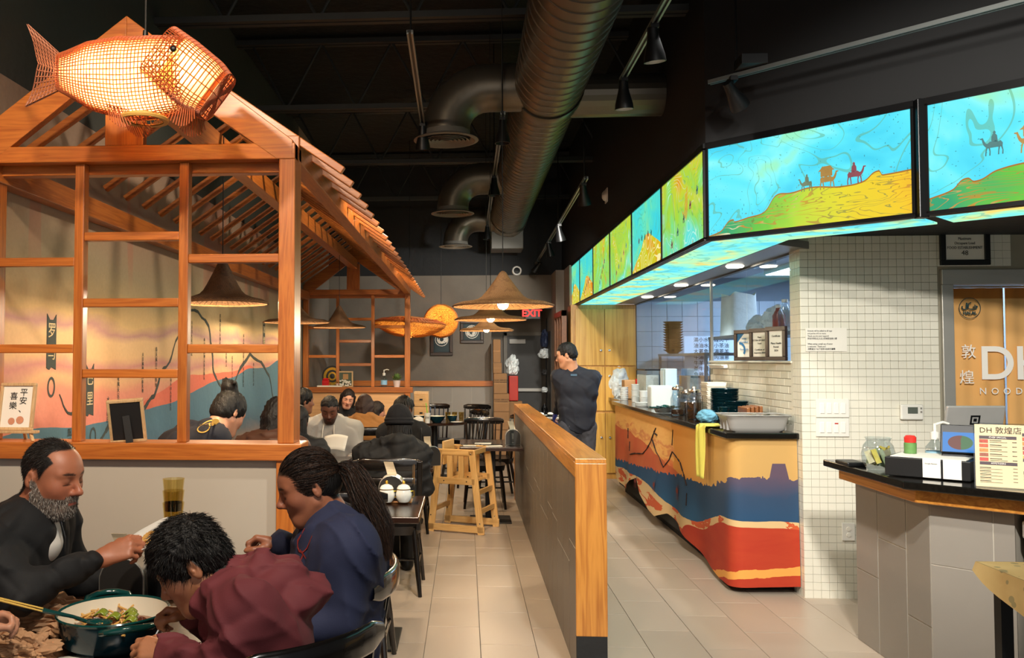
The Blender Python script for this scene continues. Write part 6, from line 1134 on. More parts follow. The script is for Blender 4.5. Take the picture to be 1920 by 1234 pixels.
for k, (px0, px1, py0, py1, Y, lb) in enumerate(((922, 951, 806, 850, 12.95, 'lowest brown carton in the hallway stack'), (922, 951, 772, 806, 12.95, 'second brown carton from the floor in the hallway stack'), (922, 951, 738, 772, 12.95, 'printed brown carton at mid height of the hallway stack'), (922, 947, 700, 738, 12.95, 'printed brown carton with dark lettering in the hallway stack'), (921, 937, 680, 700, 12.95, 'small carton near the top of the hallway stack'), (921, 935, 636, 680, 12.95, 'tall narrow carton topping the hallway stack'))):
    a, b = PY(px0, py0, Y), PY(px1, py1, Y); z0 = max(b[2], 0) if k else 0; t = thing('carton', lb, 'carton', (a[0] + .03, Y, z0), group='cartons stacked by the hallway'); w_, h_ = b[0] - a[0], a[2] - z0; MB().box(0, w_, 0, .32, 0, h_ - .004).build('carton_body', m_box, t, bevel=.004); MB().box(0, w_, -.001, .0, h_ * .48, h_ * .5).build('tape_seam', m_kraft, t)
    if k in (2, 3): text('FOOD SERVICE\nCONTAINERS', .032, m_ink, plane_M((w_ / 2, -.002, h_ * .6), (1, 0, 0), (0, 0, 1)), t, world=False)
crumple('plastic_bag', (.72, 13.35, 1.35), (.09, .12, .16), m_bag, 'white plastic bag on top of the hallway cartons', 'bag', 21, n=44, amp=.8); boxthing('red_crate', plain('red_crate', 'b32a1c', .5), (.66, .80, 13.2, 13.5, .95, 1.33), 'red packet pile behind the hallway cartons', 'packets', .01); boxthing('shelf_carton', m_box, (.66, .86, 13.2, 13.5, 0, .94), 'dark carton tower holding up the red packets', 'carton', .005)
t = thing('side_station', 'low dark side station with dishes behind the waiter', 'side station', (1.05, 10.35, 0)); MB().box(-.22, .26, -.2, .25, 0, .88).build('cabinet', plain('station_grey', '4d4a46', .5), t, bevel=.006); MB().box(-.27, .30, -.24, .28, .88, .905).build('top', m_steel, t, bevel=.004)
for k in range(4): t = thing('dish_pile', 'dark plates and crumpled paper left on the side station', 'dishes', (.88 + .11 * k, 10.25 + .05 * (k % 2), .905), group='used dishes on the side station'); MB().lathe([(.001, .003), (.05, .003), (.085, .018), (.08, .02), (.001, .01)], 20).build('plate', m_teal_d if k % 2 else m_white, t); MB().sphere((.01, 0, .03), (.035, .03, .018), 9, 6).build('scrap', m_paper, t)
t = thing('hanging_gear', 'cluster of hanging bags and a hand dryer on the passage wall', 'bags', (1.27, 14.0, 1.3)); 
for k, (z, q, mt) in enumerate(((.30, (.09, .1, .09), m_bag), (.48, (.06, .12, .16), plain('blue_bag', '2b3550', .6)), (.02, (.05, .10, .06), plain('grey_gear', '3c3b3a', .5)), (-.25, (.05, .06, .05), m_bag), (-.62, (.05, .06, .10), m_can))): crumple('hanging_bag', (0, 0, z), q, mt, None, None, 80 + k, t, .6, 22)
MB().tube([(.03, 0, .95), (.03, 0, -.9)], .012, 8).build('pole', m_can, t)
# ================================================================ PEOPLE (one continuous skinned surface per body)
class SDF:
    def __init__(s, lo, hi, h):
        s.lo = np.array(lo, float); s.h = h; s.n = np.ceil((np.array(hi) - s.lo) / h).astype(int) + 1
        s.D = np.full(s.n, 1., np.float32); s.ax = [(s.lo[k] + h * np.arange(s.n[k])).astype(np.float32) for k in range(3)]
    def reg(s, lo, hi):
        a = np.clip(np.floor((np.array(lo) - s.lo) / s.h).astype(int), 0, s.n); b = np.clip(np.ceil((np.array(hi) - s.lo) / s.h).astype(int) + 1, 0, s.n)
        if (b <= a).any(): return None
        sl = tuple(slice(a[k], b[k]) for k in range(3)); return sl, s.ax[0][sl[0]][:, None, None], s.ax[1][sl[1]][None, :, None], s.ax[2][sl[2]][None, None, :]
    def put(s, sl, d, k, sub):
        c = s.D[sl]
        if sub: q = np.maximum(k - np.abs(c + d), 0) / k; s.D[sl] = np.maximum(c, -d) + q * q * k * .25
        else: q = np.maximum(k - np.abs(c - d), 0) / k; s.D[sl] = np.minimum(c, d) - q * q * k * .25
    def cone(s, a, ra, b, rb, k=.015, sub=False):
        a, b = np.array(a, float), np.array(b, float); m = max(ra, rb) + k + .02; r = s.reg(np.minimum(a, b) - m, np.maximum(a, b) + m)
        if r is None: return
        sl, X, Y, Z = r; ab = b - a; L = ab @ ab + 1e-9; t = np.clip(((X - a[0]) * ab[0] + (Y - a[1]) * ab[1] + (Z - a[2]) * ab[2]) / L, 0, 1)
        d = np.sqrt((X - a[0] - t * ab[0]) ** 2 + (Y - a[1] - t * ab[1]) ** 2 + (Z - a[2] - t * ab[2]) ** 2) - (ra + t * (rb - ra)); s.put(sl, d, k, sub)
    def chain(s, P, Rr, k=.015):
        for i in range(len(P) - 1): s.cone(P[i], Rr[i], P[i + 1], Rr[i + 1], k)
    def ell(s, c, r, M=None, k=.015, sub=False):
        c, r = np.array(c, float), np.array(r, float); m = r.max() + k + .02; q = s.reg(c - m, c + m)
        if q is None: return
        sl, X, Y, Z = q; M = np.eye(3) if M is None else np.array(M); x, y, z = X - c[0], Y - c[1], Z - c[2]
        u = [(M[0, j] * x + M[1, j] * y + M[2, j] * z) / r[j] for j in range(3)]; g = np.sqrt(u[0] ** 2 + u[1] ** 2 + u[2] ** 2) + 1e-6
        g2 = np.sqrt((u[0] / r[0]) ** 2 + (u[1] / r[1]) ** 2 + (u[2] / r[2]) ** 2) + 1e-6; s.put(sl, g * (g - 1) / g2, k, sub)
    def folds(s, amp, seed=1, freq=70, aniso=(1, 1, 1), pw=2, nk=8):
        r = np.random.default_rng(seed); m = np.abs(s.D) < .05; P = s.lo + np.argwhere(m) * s.h; v = 0
        for k in range(nk):
            kv = r.normal(size=3); kv = kv / np.linalg.norm(kv) * freq * r.uniform(.5, 1.3) * np.array(aniso); w_ = r.normal(size=3) * 11; w2 = r.normal(size=3) * 7
            v = v + (1 - np.abs(np.sin(P @ kv + 1.0 * np.sin(P @ w_ + r.uniform(0, 6))))) ** pw * np.clip(np.sin(P @ w2 + r.uniform(0, 6)) * 1.2, 0, 1) * r.choice([1, -1, 1])
        s.D[m] -= (amp * v).astype(np.float32)
    def mesh(s):
        D = s.D; D[0] = D[-1] = 1; D[:, 0] = D[:, -1] = 1; D[:, :, 0] = D[:, :, -1] = 1; S = D < 0; n = np.array(D.shape); c = np.zeros(n - 1, np.int8); cor = [(i, j, k) for i in (0, 1) for j in (0, 1) for k in (0, 1)]
        for i, j, k in cor: c += S[i:n[0] - 1 + i, j:n[1] - 1 + j, k:n[2] - 1 + k]
        act = (c > 0) & (c < 8); idx = np.argwhere(act); vid = np.full(n - 1, -1, np.int32); vid[act] = np.arange(len(idx)); dv = [D[idx[:, 0] + i, idx[:, 1] + j, idx[:, 2] + k] for i, j, k in cor]; pos = np.zeros((len(idx), 3)); cnt = np.zeros(len(idx))
        for a in range(8):
            for b in range(a + 1, 8):
                if sum(abs(np.array(cor[a]) - np.array(cor[b]))) != 1: continue
                m = (dv[a] < 0) != (dv[b] < 0); t = np.where(m, dv[a] / np.where(m, dv[a] - dv[b], 1), 0); ca, cb = np.array(cor[a]), np.array(cor[b]); pos += m[:, None] * (ca + t[:, None] * (cb - ca)); cnt += m
        V = s.lo + s.h * (idx + pos / cnt[:, None]); Fs = []
        for ax in range(3):
            u, w_ = [(1, 2), (2, 0), (0, 1)][ax]; sl0 = [slice(1, -1)] * 3; sl1 = [slice(1, -1)] * 3; sl0[ax] = slice(0, -1); sl1[ax] = slice(1, None); A, B = S[tuple(sl0)], S[tuple(sl1)]
            for flip in (0, 1):
                e = np.argwhere((A & ~B) if not flip else (~A & B))
                if not len(e): continue
                o = np.ones(3, int); o[ax] = 0; e = e + o; q = []
                for du, dw in ((-1, -1), (0, -1), (0, 0), (-1, 0)): f = e.copy(); f[:, u] += du; f[:, w_] += dw; q.append(vid[f[:, 0], f[:, 1], f[:, 2]])
                q = np.stack(q, 1); Fs.append(q if not flip else q[:, ::-1])
        return V, np.concatenate(Fs)
def np_mesh(name, V, Fq, mat, parent=None, col=None, smooth=True):
    me = bpy.data.meshes.new(name); me.vertices.add(len(V)); me.vertices.foreach_set('co', np.asarray(V, np.float32).ravel()); k = Fq.shape[1]
    me.loops.add(Fq.size); me.loops.foreach_set('vertex_index', Fq.ravel().astype(np.int32)); me.polygons.add(len(Fq)); me.polygons.foreach_set('loop_start', np.arange(0, Fq.size, k, dtype=np.int32)); me.polygons.foreach_set('loop_total', np.full(len(Fq), k, np.int32)); me.update(calc_edges=True); me.validate()
    if smooth: me.polygons.foreach_set('use_smooth', np.ones(len(Fq), bool))
    me.materials.append(mat)
    if col is not None: a = me.color_attributes.new('col', 'FLOAT_COLOR', 'POINT'); a.data.foreach_set('color', np.concatenate([col, np.ones((len(col), 1))], 1).astype(np.float32).ravel())
    o = bpy.data.objects.new(name, me); COL.objects.link(o); o.parent = parent
    if parent is not None: me.transform(Matrix.Translation(-wloc(parent)))
    return o
n = N('skin'); at = n.new('Attribute', attribute_name='col').outputs['Color']; n.bump(n.noise(260, n.coord(), 2), .12, .0015); m_skin = n.out(n.mix(1., at, n.math('MULTIPLY_ADD', n.noise(40, n.coord(), 3), .16, .92), 'MULTIPLY'), .48, **{'Subsurface Weight': .12, 'Subsurface Radius': (.6, .25, .12), 'Subsurface Scale': .01})
def fabric(name, c, rough=.85, bump=.25, sc=420, var=.08): return plain('fab_' + name, c, rough, 0, var, 6, bump, sc, .0015)
def hairmat(name, c):
    key = 'hair_' + name
    if key in MATS: return MATS[key]
    n = N(key); nz = n.noise(1, n.coord('Object', (260, 260, 45)), 3); n.bump(nz, .9, .004); MATS[key] = n.out(n.mix(1., srgb(c), n.math('MULTIPLY_ADD', nz, 1.1, .45), 'MULTIPLY'), .52, **{'Specular IOR Level': .35}); return MATS[key]
A3 = lambda v: np.array(v, float)
def unit(v): v = A3(v); return v / (np.linalg.norm(v) + 1e-9)
def head_R(yaw, pitch=0., roll=0.): return np.array((Matrix.Rotation(R(yaw - 90), 3, 'Z') @ Matrix.Rotation(R(-pitch), 3, 'X') @ Matrix.Rotation(R(roll), 3, 'Y')))
def lin3(h): return np.array(srgb(h)[:3])
def head_sdf(f, H, jaw=1., nose=1., hi=True):
    c, M, s = H['c'], H['R'], H['s']; P = lambda x, y, z: c + M @ (A3((x, y, z)) * s); e = lambda p, r, k=.02, sub=False: f.ell(P(*p), A3(r) * s, M, k * s, sub); cn = lambda a, ra, b, rb, k=.012, sub=False: f.cone(P(*a), ra * s, P(*b), rb * s, k * s, sub)
    e((0, -.008, .030), (.074, .092, .088), .02); e((0, .028, -.040), (.056 * jaw, .058, .078), .04); e((0, .03, .035), (.062, .058, .05), .03)
    cn((-.016, .066, -.100), .017, (.016, .066, -.100), .017, .03); e((0, .056, -.062), (.036, .030, .034), .03)
    for q in (-1, 1):
        cn((q * .054 * jaw, -.005, -.05), .016, (q * .024, .060, -.095), .016, .03); e((q * .038, .052, -.022), (.026, .028, .026), .03)
        if hi: e((q * .031, .094, .004), (.018, .014, .012), .014, True)
        e((q * .0305, .072, .003), (.0165, .0155, .0125), .006); cn((q * .010, .083, .026), .008, (q * .048, .066, .026), .008, .016)
        e((q * .077, -.020, -.006), (.007, .0155, .028), .008)
        if hi: e((q * .084, -.017, -.001), (.006, .0085, .016), .005, True); e((q * .0815, -.0145, -.008), (.003, .0035, .005), .003)
        e((q * .011, .095, -.034), (.009, .011, .008), .008)
    cn((0, .084, .014), .0075, (0, .105 + .005 * nose, -.024), .0085 * nose, .014); e((0, .1045 + .006 * nose, -.029), A3((.0105, .011, .009)) * nose, .010)
    cn((-.016, .083, -.0575), .0072, (.016, .083, -.0575), .0072, .009); cn((-.012, .0835, -.070), .0082, (.012, .0835, -.070), .0082, .008)
    if hi: cn((-.021, .0960, -.0635), .0028, (.021, .0960, -.0635), .0028, .004, True)
def hand_sdf(f, W, dirv, palm, side, curls, s=1., thumb=(.55, .75, .25), tb=(.5, .2, .75), k=.006):
    """side +1 right hand, -1 left; curls in degrees for index..little"""
    d = unit(dirv); nrm = unit(A3(palm) - d * (A3(palm) @ d)); T = np.cross(d, nrm) * side; W = A3(W); Pw = lambda t, l, q=0.: W + (T * t + d * l + nrm * q) * s
    base = [(.028, .088), (.0095, .092), (-.0095, .087), (-.027, .078)]; Ls = [.070, .078, .073, .057]; rr = [.0088, .0092, .0088, .0074]
    for (t, l), r in zip(base, rr): f.cone(Pw(t * .55, .008), .0155 * s, Pw(t, l - .006), (r + .003) * s, .014 * s)
    f.cone(Pw(.024, .03, .006), .015 * s, Pw(.014, .06, .005), .012 * s, .014 * s)
    for j in range(4):
        p = Pw(*base[j]); a = 0
        for q, fr in enumerate((.45, .31, .24)):
            a += R(curls[j][q]); v = d * math.cos(a) + nrm * math.sin(a) + T * (base[j][0] * 1.5 if q == 0 else 0); e = p + unit(v) * Ls[j] * fr * s; f.cone(p, rr[j] * (1 - .07 * q) * s, e, rr[j] * (1 - .07 * (q + 1)) * s, k * s); p = e
    p = Pw(.022, .022, .008); v1 = unit(d * thumb[0] + T * thumb[1] + nrm * thumb[2]); v2 = unit(d * tb[0] + T * tb[1] + nrm * tb[2]); q1 = p + v1 * .042 * s; q2 = q1 + unit(v1 + v2) * .032 * s; q3 = q2 + v2 * .026 * s; f.chain([p, q1, q2, q3], [.015 * s, .0115 * s, .0105 * s, .0085 * s], .010 * s)
    return W + d * .09 * s
def hl(V, H): return ((V - H['c']) @ H['R']) / H['s']
def hairline(p, recede=0.):
    x, y, z = p[:, 0], p[:, 1], p[:, 2]; z0 = np.interp(y, [-.12, -.06, -.045, -.03, -.02, .0, .012, .03, .05, .09], [-.07, -.065, -.035, .0, .03, .03, -.0, .035, .062, .072])
    top = np.interp(y, [-.03, .0, .03, .06, .09], [-.1, .04, .098, .105, .12]); z0 = np.where((np.abs(x) < .062) & (recede > 0), np.maximum(z0, top * recede), z0); return z - z0
def face_color(V, H, skin, lip, hair, scalp=True, recede=0., beard=None, brow=True):
    p = hl(V, H); x, y, z = np.abs(p[:, 0]), p[:, 1], p[:, 2]; C = np.tile(lin3(skin), (len(V), 1)); near = (np.linalg.norm(p, axis=1) < .16)
    def mixc(m, c): m = (np.clip(m, 0, 1) * near)[:, None]; C[:] = C * (1 - m) + lin3(c) * m
    ss = lambda v, a, b: np.clip((v - a) / (b - a), 0, 1)
    mixc(.25 * ss(.05 - np.hypot(x - .045, z + .03), 0, .04) * (y > .03), lip); mixc(.12 * (y > .095) * (z < -.01), lip)
    mixc(ss(1 - ((x / .027) ** 2 + ((z + .0635) / .0125) ** 2), 0, .4) * (y > .068), lip); mixc(.9 * ((np.abs(z + .0635 + .05 * x * x / .03) < .0022) & (x < .024) & (y > .068)), '2e1410')
    if brow: mixc(.9 * ss(1 - (((x - .031) / .023) ** 2 + ((z - .0285 + .25 * np.abs(x - .036) ** 1.2) / .0055) ** 2), 0, .5) * (y > .04), hair)
    mixc(.9 * ss(1 - (((x - .032) / .0185) ** 2 + ((z + .0065 - 2.5 * (x - .032) ** 2) / .0028) ** 2), 0, .6) * (y > .05), '120a08'); mixc(.35 * ss(1 - np.hypot((x - .031) / .022, (z - .004) / .014), 0, .6) * (y > .05), '4a2a20')
    if beard: mixc(beard_mask(p) * .85, beard)
    if scalp: mixc(ss(hairline(p, recede), -.004, .004) * (z > -.085), hair)
    return C
def beard_mask(p):
    x, y, z = np.abs(p[:, 0]), p[:, 1], p[:, 2]; m = np.clip((-.048 - z + np.clip(.035 - y, 0, 1) * 1.15) / .008, 0, 1) * (y > -.012) * (z > -.135); m = np.maximum(m, np.clip(1 - np.abs(z + .047) / .008, 0, 1) * (x < .030) * (y > .07)); m[(np.abs(z + .064) < .008) & (x < .02) & (y > .06)] = 0; m[(z > .02)] = 0; return m
def ribbons(name, P, w_, mats, parent, seed=0):
    """P (N,m,3) strand paths -> thin ribbons"""
    N_, m_, _ = P.shape; d = np.gradient(P, axis=1); r = np.random.default_rng(seed).normal(size=(N_, 1, 3)); sd = np.cross(d, r); sd /= np.linalg.norm(sd, axis=2, keepdims=True) + 1e-9; ww = (w_ * np.linspace(1, .25, m_))[None, :, None]
    V = np.stack([P - sd * ww, P + sd * ww], 2).reshape(-1, 3); i = (np.arange(N_)[:, None] * m_ + np.arange(m_ - 1)[None]).ravel() * 2; o = np_mesh(name, V, np.stack([i, i + 1, i + 3, i + 2], 1), mats[0], parent, smooth=True)
    for q in mats[1:]: o.data.materials.append(q)
    if len(mats) > 1: mi = np.repeat(np.random.default_rng(seed + 1).integers(0, len(mats), N_), m_ - 1); o.data.polygons.foreach_set('material_index', mi.astype(np.int32))
    return o
def normals(o):
    nv = len(o.data.vertices); a = np.empty(nv * 3, np.float32); o.data.vertices.foreach_get('normal', a); return a.reshape(-1, 3)
def torso_sdf(f, J, k=1., w_=1., belly=1.):
    """clothes over trunk and arms; J has pelvis, chest, neck, sh, el, wr (pairs)"""
    L, Rr = A3(J['sh'][0]), A3(J['sh'][1]); lat = unit(Rr - L); P, C, Nk = A3(J['pelvis']), A3(J['chest']), A3(J['neck']); hw = np.linalg.norm(Rr - L) / 2
    for q in (-1, 0, 1):
        o = lat * q * hw * .48; f.cone(P + o * .95, .108 * w_ * belly, (P + C) / 2 + o, .102 * w_ * belly, .07); f.cone((P + C) / 2 + o, .102 * w_, C + o, .100 * w_, .07)
        f.cone(C + o, .100 * w_, Nk * .5 + C * .5 + o * .75, .075 * w_, .07)
    for S_, sg in ((L, -1), (Rr, 1)): f.cone(S_, .056 * w_, Nk + lat * sg * .035 - A3((0, 0, .005)), .056 * w_, .07); f.cone(S_, .058 * w_, C + lat * sg * hw * .5, .085 * w_, .08)
    for i in (0, 1):
        s, e, w__ = A3(J['sh'][i]), A3(J['el'][i]), A3(J['wr'][i]); w__ = w__ - unit(w__ - e) * J.get('cuff', .0); f.cone(s, .057 * k * w_, e, .050 * k, .05); f.cone(e, .050 * k, w__, .038 * k, .02); b = unit(w__ - e); f.cone(w__ - b * .035, .040 * k, w__ - b * .002, .039 * k, .004)
def legs_obj(t, J, mat, shoe, h=.013, pr=(.15, .13, .11)):
    P = A3(J['pelvis']); hp = [P + A3(o) for o in J['hip']]; allp = np.array(hp + [A3(q) for q in J['kn']] + [A3(q) for q in J['an']] + [P]); f = SDF(allp.min(0) - .2, allp.max(0) + .2, h); f.ell(P, pr, None, .05)
    for i in (0, 1): f.cone(hp[i], .092, J['kn'][i], .068, .04); f.cone(J['kn'][i], .066, J['an'][i], .048, .03)
    f.folds(.006, 3); V, Q = f.mesh(); np_mesh('trousers', V, Q, mat, t)
    for i in (0, 1):
        a = A3(J['an'][i]); d = A3(J['toe']); f = SDF(a - .25, a + .25, .008); z0 = -a[2]; f.ell(a + d * .06 + A3((0, 0, -a[2] + .045)), (.048, .048, .042), None, .02); f.cone(a + d * .0 + A3((0, 0, -a[2] + .045)), .045, a + d * .17 + A3((0, 0, -a[2] + .034)), .034, .02); f.cone(a + A3((0, 0, -a[2] + .05)), .045, a + A3((0, 0, .01)), .045, .02)
        V, Q = f.mesh(); V[:, 2] = np.maximum(V[:, 2], .002); np_mesh('shoe', V, Q, shoe, t)
def body_obj(t, H, J, skin, lip, hair, h, hands=None, jaw=1., nose=1., hi=True, recede=0., beard=None, scalp=True, extra=None, brow=True):
    pts = [H['c'] - .17, H['c'] + .17, A3(J['chest'])] + [A3(q) - .13 for q in J['wr']] + [A3(q) + .13 for q in J['wr']] + [A3(q) - .07 for q in J['el']] + [A3(q) + .07 for q in J['el']] + [A3(q) + .08 for q in J['sh']]; pts = np.array(pts); f = SDF(pts.min(0) - .03, pts.max(0) + .03, h); head_sdf(f, H, jaw, nose, hi)
    s = H['s']; M = H['R']; Nk, C = A3(J['neck']), A3(J['chest']); nr = J.get('nr', .055)
    f.cone(H['c'] + M @ (A3((0, -.028, -.055)) * s), nr * s, Nk, (nr + .005) * s, .025); f.cone(H['c'] + M @ (A3((0, .005, -.075)) * s), nr * .7 * s, Nk, nr * .8 * s, .03); f.cone(Nk, .06 * s, C, .085, .05)
    for i in (0, 1): f.cone(Nk, .045, J['sh'][i], .042, .03); f.cone(J['sh'][i], .040, J['el'][i], .036, .03); f.cone(J['el'][i], .037, J['wr'][i], .0255 * J.get('ws', 1.), .012)
    if hands:
        for a in hands: hand_sdf(f, **a)
    if extra: extra(f)
    V, Q = f.mesh(); col = face_color(V, H, skin, lip, hair, scalp, recede, beard, brow); o = np_mesh('body', V, Q, m_skin, t, col); o['V'] = 0; del o['V']; return o, V
def shell_hair(t, H, prims, mat, h=.005, name='hair', amp=.003, freq=190, aniso=(1, 1, .25), seed=1):
    """prims in head units: ('e',centre,radii,k,sub) or ('c',a,ra,b,rb,k,sub)"""
    c, M, s = H['c'], H['R'], H['s']; pts = []
    for p in prims:
        if p[0] == 'e':
            if not (len(p) > 4 and p[4]): pts += [(A3(p[1]), max(p[2]))]
        elif not (len(p) > 6 and p[6]): pts += [(A3(p[1]), p[2]), (A3(p[3]), p[4])]
    pw = np.array([c + M @ (q * s) + sg * r_ * s for q, r_ in pts for sg in (-1, 1)]); ext = .02; f = SDF(pw.min(0) - ext, pw.max(0) + ext, h)
    for p in prims:
        if p[0] == 'e': f.ell(c + M @ (A3(p[1]) * s), A3(p[2]) * s, M, p[3] * s if len(p) > 3 else .015, len(p) > 4 and p[4])
        else: f.cone(c + M @ (A3(p[1]) * s), p[2] * s, c + M @ (A3(p[3]) * s), p[4] * s, p[5] if len(p) > 5 else .015, len(p) > 6 and p[6])
    if amp: f.folds(amp, seed, freq, aniso)
    V, Q = f.mesh(); return np_mesh(name, V, Q, mat, t), V
CAP = [('e', (0, -.010, .034), (.083, .101, .097), .02), ('e', (0, -.05, -.02), (.068, .058, .06), .03)]
FACECUT = [('e', (0, .105, -.03), (.10, .075, .098), .012, True), ('e', (0, .035, -.085), (.12, .09, .072), .012, True)]
def surf_pts(V, Nn, mask, n_, rs): i = np.flatnonzero(mask); i = rs.choice(i, n_, replace=n_ > len(i)); return V[i], Nn[i]
def strand_paths(V, Nn, H, dirf, L, n_, rs, m_=5, jit=.25, lift=.4, droop=0.):
    """short strands leaving the surface along dirf (head units)"""
    D = dirf(hl(V, H)); D = D @ H['R'].T; D = D - Nn * np.sum(D * Nn, 1, keepdims=True); D /= np.linalg.norm(D, axis=1, keepdims=True) + 1e-9; D = D + Nn * lift + rs.normal(size=D.shape) * jit; D /= np.linalg.norm(D, axis=1, keepdims=True); ll = L * rs.uniform(.6, 1.15, (len(V), 1, 1)); t_ = np.linspace(0, 1, m_)[None, :, None]
    P = V[:, None] + D[:, None] * ll * t_; P[:, :, 2] -= droop * (t_[:, :, 0] ** 2) * ll[:, :, 0]; return P
# ---------------------------------------------------------------- the bearded man
rs_ = np.random.default_rng(5)
def root(label, J): p = A3(J['pelvis']); return thing('person', label, 'person', (p[0], p[1], 0))
H = dict(c=A3(PY(97, 893, 2.66)), R=head_R(-13, 10, 0), s=1.0)
J = dict(pelvis=(-1.50, 2.66, .56), chest=(-1.43, 2.655, .96), neck=(-1.365, 2.655, 1.075), sh=[(-1.40, 2.845, 1.03), (-1.42, 2.465, 1.015)], el=[(-1.36, 2.96, .80), tuple(PY(38, 1112, 2.42))], wr=[(-1.24, 2.99, .80), tuple(PY(192, 1046, 2.60))], cuff=.055, hip=[(0, .09, 0), (0, -.09, 0)], kn=[(-1.06, 2.80, .52), (-1.06, 2.55, .52)], an=[(-1.05, 2.80, .09), (-1.05, 2.55, .09)], toe=(1, 0, 0), ws=1.1)
t = root('bearded balding man in a black zip jacket eating at the family table', J); man = t
w0, w1 = J['wr']; hands = [dict(W=w0, dirv=(.9, -.1, -.1), palm=(0, 0, -1), side=-1, curls=[(30, 40, 30)] * 4, s=1.), dict(W=w1, dirv=(.80, .25, .30), palm=(-.1, .75, -.65), side=1, curls=[(38, 62, 40), (46, 66, 40), (52, 66, 40), (58, 62, 40)], s=1.02, thumb=(.75, .5, .35), tb=(.9, -.05, .4))]
bo, V = body_obj(t, H, J, 'a8694c', '9c4a3c', '1b1512', .0038, hands, 1.08, 1.05, True, .93, '6f665c'); Nn = normals(bo); p = hl(V, H)
f = SDF(A3((-1.75, 2.25, .44)), A3((-.98, 3.1, 1.26)), .0065); torso_sdf(f, J, 1.12, 1.10, 1.15); q = A3(J['neck']); rg = [q + A3((.058 * math.cos(a_) + .012, .062 * math.sin(a_), .012 - .042 * math.cos(a_))) for a_ in np.linspace(R(35), R(325), 13)]; f.chain(rg, [.018] * 13, .012); f.chain([p_ + A3((0, 0, -.022)) for p_ in rg], [.022] * 13, .02); f.cone(q + A3((.005, 0, .0)), .048, q + A3((.03, 0, .12)), .058, .008, True); f.cone(q + A3((.075, 0, .05)), .03, q + A3((.095, -.005, -.025)), .006, .012, True); f.folds(.008, 4, 34); Vc, Q = f.mesh(); np_mesh('jacket', Vc, Q, fabric('black', '0c0d10', .8), t)
legs_obj(t, J, fabric('blackpants', '0a0a0c'), m_can)
q = A3(J['neck']); f = SDF(q - .16, q + .14, .006); f.cone(q + A3((.012, 0, -.08)), .078, q + A3((.015, 0, -.012)), .064, .02); Vc, Q = f.mesh(); np_mesh('white_shirt', Vc, Q, fabric('white', 'd9d4cc'), t)
MB().tube([A3(J['neck']) + A3((.085, -.02, .03)), A3(J['neck']) + A3((.115, -.022, -.06)), A3(J['neck']) + A3((.115, -.022, -.12))], .0022, 6).build('zip', m_can, t, world=True)
m_hd = [hairmat('black', '0b0908'), hairmat('dkgrey', '2b2622')]; m_hb = [hairmat('grey', '8f877e'), hairmat('white', 'c4bcb2'), hairmat('dkgrey', '2b2622'), hairmat('mid', '5c534b')]
hm = (hairline(p, .93) > 0) & (np.linalg.norm(p, axis=1) < .16) & (p[:, 2] > -.085); R0, N0 = surf_pts(V, Nn, hm, 5200, rs_); ribbons('hair', strand_paths(R0, N0, H, lambda q: np.stack([q[:, 0] * 0, -.4 - q[:, 1] * 2, -.9 + q[:, 2] * 3], 1), .013, 0, rs_, 4, .25, .25), .0006, m_hd, t)
bm = (beard_mask(p) > .3) & (np.linalg.norm(p, axis=1) < .17); R0, N0 = surf_pts(V, Nn, bm, 7000, rs_); ribbons('beard', strand_paths(R0, N0, H, lambda q: np.stack([q[:, 0] * 0, .25 + q[:, 0] * 0, -1 + q[:, 0] * 0], 1), 0.010, 0, rs_, 4, .30, .30), .0006, m_hb, t, 3)
# plate of noodles in his hand
pp = A3(w1) + A3((.115, .10, .035)); t2 = thing('held_plate', 'white oblong plate of noodles held up by the bearded man', 'plate', Vector(pp)); PMt = Matrix.Rotation(R(-28), 3, 'Y') @ Matrix.Rotation(R(28), 3, 'X')
MB().grid(lambda u, v: PMt @ Vector((math.copysign(abs(math.cos(u * 6.283)) ** .6, math.cos(u * 6.283)) * .085 * v, math.copysign(abs(math.sin(u * 6.283)) ** .6, math.sin(u * 6.283)) * .06 * v, .018 * v ** 4)), 36, 8, True).build('plate_body', m_white, t2, smooth='full', solid=.003)
for k in range(14): a = k * .45; MB().tube([PMt @ Vector((.03 * math.cos(a) + .01, .025 * math.sin(a), .006)), PMt @ Vector((.02 * math.cos(a + 1), .02 * math.sin(a + 1), .018)), PMt @ Vector((.035 * math.cos(a + 2), .02 * math.sin(a + 2), .006))], .0028, 5).build('noodle', m_nood, t2)
# ---------------------------------------------------------------- the woman in navy
H = dict(c=A3(PY(579, 911, 2.64)), R=head_R(193, 20, -2), s=.94)
J = dict(pelvis=(-.43, 2.68, .56), chest=(-.40, 2.66, .93), neck=tuple(PY(622, 982, 2.66)), sh=[tuple(PY(655, 1028, 2.48)), tuple(PY(622, 1020, 2.84))], el=[tuple(PY(640, 1165, 2.44)), tuple(PY(600, 1100, 2.90))], wr=[tuple(PY(565, 1185, 2.40)), tuple(PY(527, 1020, 2.80))], hip=[(0, -.09, 0), (0, .09, 0)], kn=[(-.86, 2.55, .52), (-.86, 2.80, .52)], an=[(-.84, 2.55, .09), (-.84, 2.80, .09)], toe=(-1, 0, 0))
t = root('dark haired woman with a ponytail in a navy sweatshirt looking down', J)
hands = [dict(W=J['wr'][0], dirv=(-.9, .1, -.1), palm=(0, 0, -1), side=-1, curls=[(25, 30, 25)] * 4, s=.92), dict(W=J['wr'][1], dirv=(-.93, -.05, .22), palm=(-.25, -.25, -.9), side=1, curls=[(48, 62, 40), (56, 68, 40), (62, 70, 40), (66, 66, 40)], s=.92, thumb=(.8, .35, .5), tb=(.9, -.1, .3))]
bo, V = body_obj(t, H, J, '9c6348', '8f4a40', '16100d', .0038, hands, 1.0, .95, True); Nn = normals(bo); p = hl(V, H)
